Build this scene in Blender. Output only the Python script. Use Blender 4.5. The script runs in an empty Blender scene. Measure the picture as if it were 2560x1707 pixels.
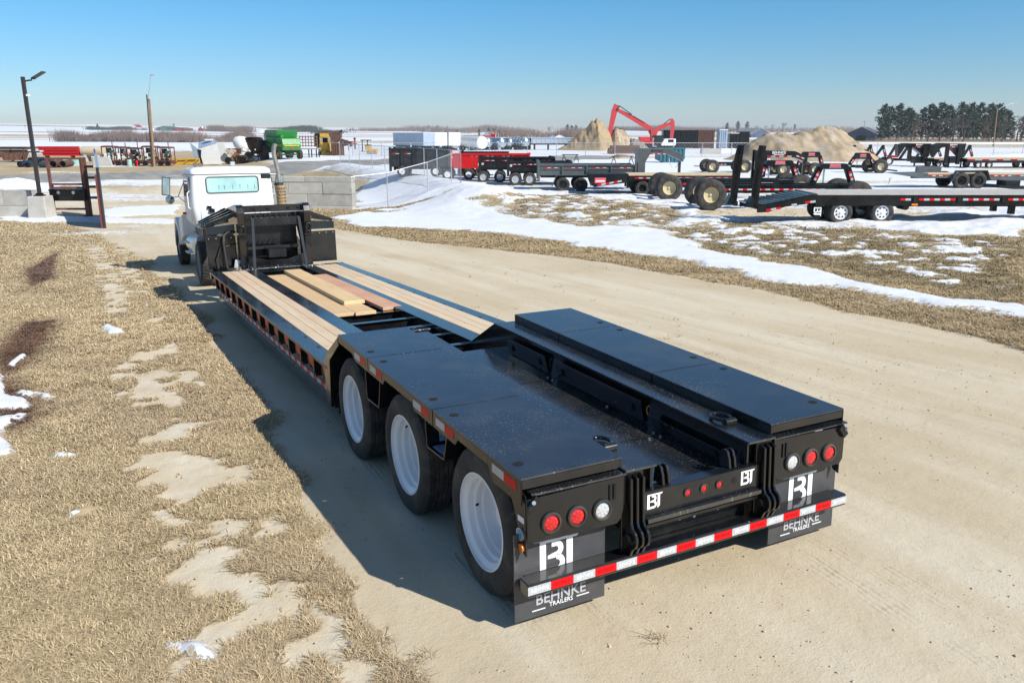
import bpy, bmesh, math, random
import numpy as np
from mathutils import Vector, Matrix
sc=bpy.context.scene; COL=sc.collection
R=math.radians
# ---------------- camera, sky, sun, exposure ----------------
CAM=np.array([-3.2742,-3.5665,2.8516]); YAW=.4834; PIT=.2538; FPX=2017.85; TH=.0363
cd=bpy.data.cameras.new('camera'); cam=bpy.data.objects.new('camera',cd); COL.objects.link(cam)
cam.location=CAM; cam.rotation_euler=(math.pi/2-PIT,0,-YAW)
cd.sensor_width=36; cd.lens=FPX/2560*36; cd.clip_start=.05; cd.clip_end=12000
sc.camera=cam
SUN=Vector((.55,-1.07,.98)).normalized()
el=math.asin(SUN.z)
wd=bpy.data.worlds.new('World'); sc.world=wd; wd.use_nodes=True
nt=wd.node_tree; nt.nodes.clear()
sky=nt.nodes.new('ShaderNodeTexSky'); sky.sky_type='NISHITA'; sky.sun_disc=False
sky.sun_elevation=el; sky.sun_rotation=math.atan2(SUN.x,SUN.y)
sky.altitude=300; sky.air_density=1.0; sky.dust_density=.0; sky.ozone_density=2.0
hsv=nt.nodes.new('ShaderNodeHueSaturation'); hsv.inputs['Saturation'].default_value=1.05; hsv.inputs['Hue'].default_value=.5
bg=nt.nodes.new('ShaderNodeBackground'); bg.inputs['Strength'].default_value=.10
wo=nt.nodes.new('ShaderNodeOutputWorld')
tcw=nt.nodes.new('ShaderNodeTexCoord'); sxyz=nt.nodes.new('ShaderNodeSeparateXYZ'); nt.links.new(tcw.outputs['Generated'],sxyz.inputs[0])
cr=nt.nodes.new('ShaderNodeValToRGB'); nt.links.new(sxyz.outputs['Z'],cr.inputs[0]); e=cr.color_ramp.elements
e[0].position=0.; e[0].color=(.60,.69,.90,1); e[1].position=.45; e[1].color=(1,1,1,1)
x=e.new(.06); x.color=(.50,.71,.92,1); x=e.new(.15); x.color=(.42,.78,1.0,1)
mxs=nt.nodes.new('ShaderNodeMix'); mxs.data_type='RGBA'; mxs.blend_type='MULTIPLY'; mxs.inputs['Factor'].default_value=1
nt.links.new(sky.outputs[0],mxs.inputs['A']); nt.links.new(cr.outputs[0],mxs.inputs['B']); nt.links.new(mxs.outputs['Result'],hsv.inputs['Color']); nt.links.new(hsv.outputs[0],bg.inputs[0]); nt.links.new(bg.outputs[0],wo.inputs[0])
sl=bpy.data.lights.new('sun','SUN'); sl.energy=5.0; sl.angle=R(.53); sl.color=(1,.955,.88)
so=bpy.data.objects.new('sun',sl); COL.objects.link(so)
so.rotation_euler=SUN.to_track_quat('Z','Y').to_euler(); so.location=(20,-40,40)
vs=sc.view_settings; vs.view_transform='Standard'; vs.look='None'; vs.gamma=1; vs.exposure=0.32
try: vs.use_curve_mapping=False
except Exception: pass
sc.cycles.max_bounces=6
# ---------------- pixel -> place helpers ----------------
_f=np.array([math.sin(YAW)*math.cos(PIT),math.cos(YAW)*math.cos(PIT),-math.sin(PIT)])
_r=np.array([math.cos(YAW),-math.sin(YAW),0.]); _u=np.cross(_r,_f)
def ray(u,v): return _f+_r*(u-1280)/FPX+_u*(853.5-v)/FPX
def sst(a,b,x): t=np.clip((x-a)/(b-a),0,1); return t*t*(3-2*t)
def _h(ix,iy,s):
    n=(ix.astype(np.int64)*374761393+iy.astype(np.int64)*668265263+s*2147483647)&0xffffffff
    n=((n^(n>>13))*1274126177)&0xffffffff
    return ((n^(n>>16))&0xffff)/65535.
def vnoise(x,y,s=0):
    x=np.asarray(x,float);y=np.asarray(y,float)
    ix=np.floor(x);iy=np.floor(y);fx=x-ix;fy=y-iy;fx=fx*fx*(3-2*fx);fy=fy*fy*(3-2*fy)
    a=_h(ix,iy,s);b=_h(ix+1,iy,s);c=_h(ix,iy+1,s);d=_h(ix+1,iy+1,s)
    return (a*(1-fx)+b*fx)*(1-fy)+(c*(1-fx)+d*fx)*fy
def fbm(x,y,s=0,o=4):
    r=0;a=.5;t=0
    for i in range(o): r=r+a*vnoise(x*2**i,y*2**i,s+i);t+=a;a*=.5
    return r/t
def soft(z,lo,k=6.): return lo+np.log1p(np.exp(np.clip((z-lo)*k,-40,40)))/k
def segd(x,y,a,b):
    ax,ay=a;bx,by=b;dx,dy=bx-ax,by-ay;t=np.clip(((x-ax)*dx+(y-ay)*dy)/(dx*dx+dy*dy),0,1)
    return np.hypot(x-ax-t*dx,y-ay-t*dy)
BY=[0,15,25,35,40,60,75,110]; BX0=[13,13,10.5,10.5,11.5,14,15,15]; BX1=[23,23,18,16.5,16.2,18.5,19.5,20]
def yardw(x,y): return sst(np.interp(y,BY,BX0),np.interp(y,BY,BX1),x)
def hz(x,y):
    x=np.asarray(x,float);y=np.asarray(y,float)
    p=-TH*np.maximum(y,-18)
    zr=soft(p,-1.38); zy=soft(p,-.62,9)
    w=yardw(x,y); z=zr*(1-w)+zy*w
    bd=np.minimum(segd(x,y,(15.6,36),(16.8,41)),segd(x,y,(16.8,41),(19.6,75)))
    z=z+.5*np.exp(-(bd/2.2)**2)
    d=np.hypot(x-CAM[0],y-CAM[1])
    z=z*(1-sst(100,260,d))+sst(100,260,d)*-1.15
    lat=(x-CAM[0])*_r[0]+(y-CAM[1])*_r[1]; dep=(x-CAM[0])*.4648+(y-CAM[1])*.8854
    ll=sst(.05,-.5,lat/np.maximum(d,1))
    z=z+sst(500,2600,d)*(9+14*ll+8*(fbm(lat/700.,dep/700.,3)-.5))
    return z
def G(u,v):
    """point where the ground is seen at photo pixel (u,v)"""
    d=ray(u,v); z=-.6
    if d[2]>-.012:
        t=np.geomspace(120,5000,600); P=CAM[None,:]+t[:,None]*d[None,:]; hit=np.nonzero(P[:,2]<hz(P[:,0],P[:,1]))[0]
        p=P[hit[0] if len(hit) else 400]; return Vector((p[0],p[1],float(hz(p[0],p[1]))))
    for i in range(60):
        t=(z-CAM[2])/d[2]; p=CAM+t*d; z=z*.5+.5*float(hz(p[0],p[1]))
    return Vector((p[0],p[1],float(hz(p[0],p[1]))))
def zmap(ox,oy,s): return lambda a,b:(ox+a/s,oy+b/s)
zA=zmap(0,200,3.921);zB=zmap(400,280,3.734);zC=zmap(840,280,4.704);zD=zmap(1240,250,4.704);zE=zmap(1640,280,5.113);zF=zmap(2060,240,4.612);zN=zmap(0,0,1/1.08844)
def depth(p): return float(np.dot(np.array(p)-CAM,_f))
def ppm(p): return FPX/depth(p)
RZ=-YAW   # heading of things that stand square to the line of sight: local x runs to camera-right
# ---------------- mesh builder ----------------
class B:
    def __init__(s): s.v=[];s.f=[]
    def add(s,vs,fs):
        o=len(s.v); s.v+=[tuple(map(float,q)) for q in vs]; s.f+=[tuple(i+o for i in f) for f in fs]; return s
    def box(s,x0,x1,y0,y1,z0,z1,M=None):
        vs=[(x,y,z) for x in(x0,x1) for y in(y0,y1) for z in(z0,z1)]
        if M is not None: vs=[M@Vector(q) for q in vs]
        return s.add(vs,[(0,1,3,2),(4,6,7,5),(0,4,5,1),(2,3,7,6),(0,2,6,4),(1,5,7,3)])
    def obox(s,c,size,rot=(0,0,0)):
        M=Matrix.Translation(c)@(Matrix.Rotation(rot[2],4,'Z')@Matrix.Rotation(rot[1],4,'Y')@Matrix.Rotation(rot[0],4,'X'))
        a,b,d=[q/2 for q in size]; return s.box(-a,a,-b,b,-d,d,M)
    def prism(s,poly,ax,a,b):
        def m(p,t): return (t,p[0],p[1]) if ax==0 else (p[0],t,p[1]) if ax==1 else (p[0],p[1],t)
        n=len(poly); vs=[m(p,a) for p in poly]+[m(p,b) for p in poly]
        return s.add(vs,[tuple(range(n)),tuple(range(2*n-1,n-1,-1))]+[(i,(i+1)%n,n+(i+1)%n,n+i) for i in range(n)])
    def _basis(s,d,up=(0,0,1)):
        d=Vector(d).normalized(); u=Vector(up)
        if abs(d.dot(u))>.98: u=Vector((1,0,0))
        a=d.cross(u).normalized(); return d,a,a.cross(d)
    def beam(s,p,q,w,h,up=(0,0,1)):
        p=Vector(p);q=Vector(q);d,a,b=s._basis(q-p,up)
        vs=[c+a*(w/2*i)+b*(h/2*j) for c in(p,q) for i,j in((-1,-1),(1,-1),(1,1),(-1,1))]
        return s.add(vs,[(0,1,2,3),(7,6,5,4)]+[(i,(i+1)%4,4+(i+1)%4,4+i) for i in range(4)])
    def cyl(s,p,q,r,r2=None,n=12):
        r2=r if r2 is None else r2; p=Vector(p);q=Vector(q);d,a,b=s._basis(q-p)
        vs=[c+(a*math.cos(2*math.pi*i/n)+b*math.sin(2*math.pi*i/n))*rr for c,rr in((p,r),(q,r2)) for i in range(n)]
        return s.add(vs,[tuple(range(n)),tuple(range(2*n-1,n-1,-1))]+[(i,(i+1)%n,n+(i+1)%n,n+i) for i in range(n)])
    def tube(s,pts,r,n=8,closed=False):
        pts=[Vector(p) for p in pts];m=len(pts);vs=[];ref=None
        for i,p in enumerate(pts):
            t=(pts[(i+1)%m]-pts[i-1]) if closed or 0<i<m-1 else (pts[1]-pts[0] if i==0 else pts[-1]-pts[-2])
            t.normalize()
            if ref is None: ref=s._basis(t)[1]
            a=(ref-t*ref.dot(t)).normalized(); ref=a; b=t.cross(a)
            vs+=[p+(a*math.cos(2*math.pi*k/n)+b*math.sin(2*math.pi*k/n))*r for k in range(n)]
        fs=[(i*n+k,i*n+(k+1)%n,((i+1)%m)*n+(k+1)%n,((i+1)%m)*n+k) for i in range(m if closed else m-1) for k in range(n)]
        if not closed: fs+=[tuple(range(n)),tuple(range((m-1)*n,m*n))]
        return s.add(vs,fs)
    def lathe(s,prof,c=(0,0,0),ax=(1,0,0),n=24,closed=False,caps=False):
        c=Vector(c);d,a,b=s._basis(ax);m=len(prof)
        vs=[c+d*t+(a*math.cos(2*math.pi*k/n)+b*math.sin(2*math.pi*k/n))*r for r,t in prof for k in range(n)]
        fs=[(i*n+k,i*n+(k+1)%n,((i+1)%m)*n+(k+1)%n,((i+1)%m)*n+k) for i in range(m if closed else m-1) for k in range(n)]
        if caps: fs+=[tuple(range(n)),tuple(range((m-1)*n,m*n))]
        return s.add(vs,fs)
    def loft(s,rings,cap=True):
        n=len(rings[0]);vs=[p for r in rings for p in r]
        fs=[(i*n+k,i*n+(k+1)%n,(i+1)*n+(k+1)%n,(i+1)*n+k) for i in range(len(rings)-1) for k in range(n)]
        if cap: fs+=[tuple(range(n)),tuple(range((len(rings)-1)*n,len(rings)*n))]
        return s.add(vs,fs)
    def mesh(s,name,mat,smooth=0,norm=True):
        me=bpy.data.meshes.new(name); me.from_pydata(s.v,[],s.f)
        if norm:
            bm=bmesh.new(); bm.from_mesh(me); bmesh.ops.recalc_face_normals(bm,faces=bm.faces); bm.to_mesh(me); bm.free()
        if mat: me.materials.append(mat)
        if smooth:
            me.polygons.foreach_set('use_smooth',[True]*len(me.polygons)); me.set_sharp_from_angle(angle=R(smooth))
        me.update(); return me
    def mk(s,name,mat,parent=None,smooth=0,bev=0,loc=None,rot=None,seg=1):
        o=inst(name,s.mesh(name,mat,smooth),parent,loc,rot,bev,seg)
        if name in('rivets','diodes','weld_bead','shield_holes','ribs','hose_fitting','hand_hole','engine','workings','machinery','hoops'): o['kind']='stuff'
        return o
def inst(name,me,parent=None,loc=None,rot=None,bev=0,seg=1):
    o=bpy.data.objects.new(name,me); COL.objects.link(o); o.parent=parent
    if loc is not None: o.location=loc
    if rot is not None: o.rotation_euler=rot
    if bev:
        m=o.modifiers.new('bevel','BEVEL'); m.width=bev; m.segments=seg; m.limit_method='ANGLE'; m.angle_limit=R(40)
    return o
def tag(o,label,cat,group=None):
    o['label']=label;o['category']=cat;o['kind']='thing'
    if group:o['group']=group
    return o
def thing(name,label,cat,loc=(0,0,0),rz=0,group=None):
    o=bpy.data.objects.new(name,None); COL.objects.link(o); o.location=loc; o.rotation_euler=(0,0,rz); o.empty_display_size=.2
    return tag(o,label,cat,group)
def copy_tree(o,parent=None):
    c=o.copy(); COL.objects.link(c); c.parent=parent
    for ch in list(o.children): copy_tree(ch,c)
    return c
# ---------------- materials ----------------
_M={}
def mat(name,col=(.5,.5,.5),rough=.5,metal=0,var=.12,scale=6.,bump=0.,bscale=40.,coat=0,stretch=(1,1,1),dirt=None,dirtamt=.5,dscale=3.,spec=.5,emis=0,rvar=.15):
    if name in _M: return _M[name]
    m=bpy.data.materials.new(name); m.use_nodes=True; n=m.node_tree.nodes; l=m.node_tree.links; bs=n['Principled BSDF']
    bs.inputs['Metallic'].default_value=metal; bs.inputs['Specular IOR Level'].default_value=spec
    bs.inputs['Coat Weight'].default_value=coat; bs.inputs['Coat Roughness'].default_value=.08
    tc=n.new('ShaderNodeTexCoord'); mp=n.new('ShaderNodeMapping'); mp.inputs['Scale'].default_value=stretch; l.new(tc.outputs['Object'],mp.inputs[0])
    oi=n.new('ShaderNodeObjectInfo')
    no=n.new('ShaderNodeTexNoise'); no.inputs['Scale'].default_value=scale; no.inputs['Detail'].default_value=6; no.inputs['Roughness'].default_value=.65
    no.noise_dimensions='4D'; l.new(mp.outputs[0],no.inputs['Vector']); 
    mu=n.new('ShaderNodeMath'); mu.operation='MULTIPLY'; mu.inputs[1].default_value=20; l.new(oi.outputs['Random'],mu.inputs[0]); l.new(mu.outputs[0],no.inputs['W'])
    mx=n.new('ShaderNodeMix'); mx.data_type='RGBA'
    mx.inputs['A'].default_value=(*[c*(1-var) for c in col],1); mx.inputs['B'].default_value=(*[min(1,c*(1+var)) for c in col],1)
    mr=n.new('ShaderNodeMapRange'); mr.inputs['From Min'].default_value=.3; mr.inputs['From Max'].default_value=.7
    l.new(no.outputs['Fac'],mr.inputs[0]); l.new(mr.outputs[0],mx.inputs['Factor']); out=mx.outputs['Result']
    rr=n.new('ShaderNodeMapRange'); rr.inputs['To Min'].default_value=max(.02,rough*(1-rvar)); rr.inputs['To Max'].default_value=min(1,rough*(1+rvar)); l.new(no.outputs['Fac'],rr.inputs[0]); rout=rr.outputs[0]
    if dirt:
        n2=n.new('ShaderNodeTexNoise'); n2.inputs['Scale'].default_value=dscale; n2.inputs['Detail'].default_value=8; n2.inputs['Roughness'].default_value=.7
        l.new(tc.outputs['Object'],n2.inputs['Vector'])
        m2=n.new('ShaderNodeMapRange'); m2.inputs['From Min'].default_value=.45; m2.inputs['From Max'].default_value=.75; m2.inputs['To Max'].default_value=dirtamt; l.new(n2.outputs['Fac'],m2.inputs[0])
        mx2=n.new('ShaderNodeMix'); mx2.data_type='RGBA'; l.new(m2.outputs[0],mx2.inputs['Factor']); l.new(out,mx2.inputs['A']); mx2.inputs['B'].default_value=(*dirt,1); out=mx2.outputs['Result']
        ad=n.new('ShaderNodeMath'); ad.operation='MULTIPLY_ADD'; ad.inputs[1].default_value=.6; l.new(m2.outputs[0],ad.inputs[0]); l.new(rout,ad.inputs[2]); rout=ad.outputs[0]
    l.new(out,bs.inputs['Base Color']); l.new(rout,bs.inputs['Roughness'])
    if bump:
        nb=n.new('ShaderNodeTexNoise'); nb.inputs['Scale'].default_value=bscale; nb.inputs['Detail'].default_value=5; l.new(mp.outputs[0],nb.inputs['Vector'])
        bp=n.new('ShaderNodeBump'); bp.inputs['Strength'].default_value=bump; bp.inputs['Distance'].default_value=.02; l.new(nb.outputs['Fac'],bp.inputs['Height']); l.new(bp.outputs[0],bs.inputs['Normal'])
    if emis:
        bs.inputs['Emission Color'].default_value=(*col,1); bs.inputs['Emission Strength'].default_value=emis
    _M[name]=m; return m
# ---------------- terrain ----------------
def polymask(x,y,poly,soft_=.4):
    """1 inside a world polygon, falling to 0 over soft_ metres outside"""
    px=[p[0] for p in poly];py=[p[1] for p in poly]
    out=np.zeros_like(x); bb=(x>min(px)-soft_*2)&(x<max(px)+soft_*2)&(y>min(py)-soft_*2)&(y<max(py)+soft_*2)
    if not bb.any(): return out
    X=x[bb];Y=y[bb];ins=np.zeros(X.shape,bool);dd=np.full(X.shape,1e9);n=len(poly)
    for i in range(n):
        a,b=poly[i],poly[(i+1)%n]; dd=np.minimum(dd,segd(X,Y,a,b))
        c=((a[1]>Y)!=(b[1]>Y)); xx=(b[0]-a[0])*(Y-a[1])/((b[1]-a[1]) if b[1]!=a[1] else 1e-9)+a[0]; ins^=c&(X<xx)
    sd=np.where(ins,-dd,dd); out[bb]=1-sst(-soft_,soft_,sd); return out
def GP(pts,f=zN): return [tuple(G(*f(a,b))[:2]) for a,b in pts]
ROADL_Y=[-60,-4,0,3,8,14,20,28,36,60,90,110]; ROADL_X=[-2.6,-2.2,-1.9,-2.0,-1.75,-1.6,-1.8,-2.2,-3.5,-9,-14,-16]
ROADR_Y=[-60,-2,2.7,8,14.3,21.6,29,36,42,60,110];   ROADR_X=[7.4,7.9,8.2,8.8,8.9,7.1,5.9,5.3,6,9,12]
def road(x,y):
    j=(fbm(x*.9,y*.5,11)-.5)*.9
    m=sst(-.25,.25,x+j*1.2-np.interp(y,ROADL_Y,ROADL_X))*sst(.25,-.25,x+j*.8-np.interp(y,ROADR_Y,ROADR_X))
    return m*sst(75,60,y)
def street(x,y):
    # asphalt street crossing behind the truck
    a=np.array([-40.,84.]);b=np.array([60.,97.]); n=np.array([-(b-a)[1],(b-a)[0]]);n=n/np.linalg.norm(n)
    d=(x-a[0])*n[0]+(y-a[1])*n[1]+ (fbm(x*.1,y*.1,5)-.5)*1.0
    return sst(8.6,8,np.abs(d+2.))*sst(-110,-100,x)*sst(75,60,x)
SNOWP=[GP(p) for p in (
 [(770,500),(820,488),(890,480),(1000,455),(1060,428),(1180,430),(1300,442),(1180,455),(1090,470),(1180,495),(1300,522),(1480,522),(1560,545),(1640,575),(1800,608),(2000,655),(2200,690),(2352,705),(2352,740),(2000,672),(1700,625),(1400,570),(1180,540),(1000,528),(820,520)],
 [(1900,512),(2000,498),(2352,478),(2352,545),(2150,540),(2000,520)],
 [(815,482),(812,440),(850,420),(960,400),(1040,410),(1060,424),(1000,452),(890,476)],
 [(1480,500),(1560,498),(1700,505),(1850,512),(1700,520),(1560,515)],
 [(-60,858),(70,862),(82,895),(50,945),(-60,960)],[(-60,975),(38,962),(32,1070),(-60,1085)],[(222,758),(252,752),(250,768),(225,770)],[(100,912),(130,905),(128,922),(104,925)],[(428,1468),(478,1466),(484,1500),(438,1498)],[(290,1165),(320,1158),(318,1172),(292,1178)],[(50,826),(85,822),(84,842),(52,845)],[(-40,1190),(40,1188),(30,1215),(-40,1215)],[(122,1075),(150,1062),(185,1058),(160,1075)],
 [(0,500),(120,498),(230,500),(420,505),(380,515),(240,512),(0,508)],
 [(240,478),(410,470),(400,495),(240,498)],[(1055,424),(1250,430),(1450,442),(1620,472),(1600,500),(1440,466),(1300,448),(1100,450)],[(0,440),(60,408),(120,400),(160,420),(110,440)])]
BROWNP=[GP(p) for p in (   # dead grass on the bank
 [(1030,462),(1100,447),(1300,445),(1440,462),(1560,480),(1620,500),(1560,520),(1440,512),(1350,525),(1230,508),(1130,482)],
 [(1480,545),(1560,520),(1700,508),(1900,530),(2352,552),(2352,700),(2200,672),(2000,640),(1800,600),(1650,572),(1560,560)],
 [(840,482),(930,480),(900,488),(850,489)])]
SANDP=[GP(p) for p in (   # bare sandy strip in the left verge
 [(380,1568),(385,1440),(450,1290),(470,1190),(550,1215),(600,1290),(565,1370),(500,1420),(480,1500),(490,1568)],
 [(330,905),(400,890),(430,930),(380,960),(400,985),(340,970)],[(310,815),(360,800),(350,830)],[(330,880),(370,850),(395,870),(345,890)],[(470,1180),(500,1120),(440,1130),(430,1180)],
 [(500,960),(540,1000),(500,990)],[(650,1530),(760,1470),(800,1500),(720,1568),(640,1568)],[(360,740),(420,735),(410,750)],[(275,600),(320,640),(280,660)],[(560,1100),(610,1140),(580,1170),(540,1130)])]
MUDP=[GP(p) for p in ([(0,800),(60,740),(130,735),(100,790),(40,850),(0,870)],[(0,870),(60,905),(80,960),(20,990),(0,960)],[(60,620),(130,580),(120,640),(70,660)])]
def zones(x,y):
    """snow, dead grass, asphalt/mud, bare-pale"""
    d=np.hypot(x-CAM[0],y-CAM[1]); w=yardw(x,y); rd=road(x,y); st=street(x,y)
    lat=(x-CAM[0])*_r[0]+(y-CAM[1])*_r[1]; dep=(x-CAM[0])*.4648+(y-CAM[1])*.8854
    n=fbm(x*.35,y*.35,21); n2=fbm(lat*.06,dep*.22,31,5); n3=fbm(x*1.7,y*1.7,41)
    snow=np.zeros_like(x); grass=(1-rd)*(1-st)
    # left verge: bare patches
    sand=np.zeros_like(x)
    qx=fbm(x*1.6,y*1.6,95,3)-.5; qy=fbm(x*1.6,y*1.6,96,3)-.5; n5=fbm(x*5,y*5,97,3)
    for p in SANDP: sand=np.maximum(sand,polymask(x+.7*qx,y+.9*qy,p,.45)*.82)
    nearL=sst(40,30,y)*sst(1,-1,x)
    strip=np.exp(-((x+2.75+.35*qx+.012*y)/.5)**2)*sst(-1,1.5,y); sand=np.maximum(sand,nearL*np.maximum(.62*strip*sst(.36,.6,n),.55*sst(-3.4,-2.3,x)*sst(.45,.62,n3)))
    sand=np.clip(sand+(n5-.5)*.75*(sand>.03)+(n3-.5)*.5*(sand>.03),0,1)*nearL*sst(-1.85,-2.3,x); sand=sst(.42,.66,sand)
    grass=grass*(1-.95*sand)
    # right of the road: verge grass, then snow and bank
    far=sst(40,52,dep)
    yard=w*(1-rd)
    ys=np.clip(.56+1.5*(n2-.38),0,1)
    snow=np.maximum(snow,yard*sst(24,34,dep)*ys)
    grass=grass*(1-yard*sst(24,36,dep)*.85)
    snow=np.maximum(snow,far*(1-st)*np.clip(.55+1.6*(n2-.42),0,1)*(1-.6*sst(3,-3,np.abs(lat)-200)))
    wx=fbm(x*.5,y*.5,91,3)-.5; wy=fbm(x*.5,y*.5,92,3)-.5; bs_=fbm(x*2.1,y*2.1,77)-.5
    for p in SNOWP: snow=np.maximum(snow,polymask(x+1.6*wx,y+1.6*wy,p,.9 if p[0][0]>0 else .35)*1.02)
    for p in BROWNP:
        m=polymask(x+2.4*wx,y+2.4*wy,p,1.3); grass=np.maximum(grass,m); snow=np.minimum(snow,1-m*.75); snow=np.maximum(snow,m*np.clip(.36+1.35*bs_,0,.66))
    # faint ice and snow streaks on the yard floor at the left, road beyond the truck
    lf=sst(26,34,y)*sst(9,5,x)*(1-yard)*(1-st)
    snow=np.maximum(snow,lf*np.clip(.20+1.9*(n2-.46),0,.9))
    snow=np.maximum(snow,nearL*sst(.74,.79,n*.7+n3*.3)*sst(-3.2,-4,x)*.8)
    fld=sst(150,230,d)
    fn=fbm(lat/260.+7,dep/90.,51,3)
    snow=snow*(1-fld)+fld*np.clip(.55+2.2*(fn-.47),.05,1)
    grass=np.maximum(grass,fld*.9)
    mud=np.zeros_like(x)
    for p in BROWNP: mud=np.maximum(mud,.40*polymask(x+2.4*wx,y+2.4*wy,p,1.3))
    for p in MUDP: mud=np.maximum(mud,polymask(x,y,p,.4))
    snow=snow*(1-.9*st); grass=grass*(1-st)
    return np.clip(snow,0,1),np.clip(grass,0,1),np.clip(st,0,1),np.clip(mud,0,1),rd,sand
def terrain():
    a_in=np.linspace(-.80,.80,760); a_out=np.linspace(.80,2*math.pi-.80,90)[1:-1]
    ang=np.concatenate([a_in,a_out])+YAW
    r=np.concatenate([[.3,.9,1.5,2.0],np.geomspace(2.4,60,430),np.geomspace(60,6500,150)[1:]])
    A,Rr=np.meshgrid(ang,r,indexing='ij'); x=CAM[0]+Rr*np.sin(A); y=CAM[1]+Rr*np.cos(A)
    z=hz(x,y); xs,ys=x.ravel(),y.ravel()
    sn,gr,st,mu,rd,sd=zones(xs,ys)
    d=Rr.ravel()
    z=z.ravel()+ (fbm(xs*.8,ys*.8,61)-.5)*.06*sst(90,30,d)*(1-.75*rd) + (fbm(xs*7,ys*7,62,3)-.5)*.016*sst(30,8,d)*(.35+.65*(1-rd))
    z=z+sst(.45,.62,sn+(fbm(xs*2.5,ys*2.5,71)-.5)*.35)*.05*sst(400,80,d)
    z=z+yardw(xs,ys)*sst(20,26,d)*sst(60,40,d)*sn*(fbm(xs*.9,ys*.9,81)-.4)*.35
    na,nr=len(ang),len(r); idx=np.arange(na*nr).reshape(na,nr); nx=np.roll(idx,-1,0)
    q=np.stack([idx[:,:-1],idx[:,1:],nx[:,1:],nx[:,:-1]],-1).reshape(-1,4)
    co=np.stack([xs,ys,z],1); cs=np.stack([sn,gr,st,mu],1)
    dom=np.where(st[q].mean(1)>.5,2,np.where((rd[q].mean(1)>.5)&(sn[q].mean(1)<.5),1,0))
    for k,nm in ((0,'ground'),(1,'gravel_road'),(2,'street')):
        f=q[dom==k]; used=np.unique(f); rm=np.zeros(len(co),int); rm[used]=np.arange(len(used)); f=rm[f]
        me=bpy.data.meshes.new(nm); me.vertices.add(len(used)); me.vertices.foreach_set('co',co[used].ravel())
        me.loops.add(f.size); me.loops.foreach_set('vertex_index',f.ravel()); me.polygons.add(len(f)); me.polygons.foreach_set('loop_start',np.arange(0,f.size,4)); 
        me.update(calc_edges=True); me.polygons.foreach_set('use_smooth',[True]*len(f))
        at=me.attributes.new('zone','FLOAT_COLOR','POINT'); at.data.foreach_set('color',cs[used].astype(np.float32).ravel())
        at=me.attributes.new('pale','FLOAT','POINT'); at.data.foreach_set('value',sd[used].astype(np.float32)); me.materials.append(ground_mat()); me.validate()
        o=bpy.data.objects.new(nm,me); COL.objects.link(o); o['kind']='structure'
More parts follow.
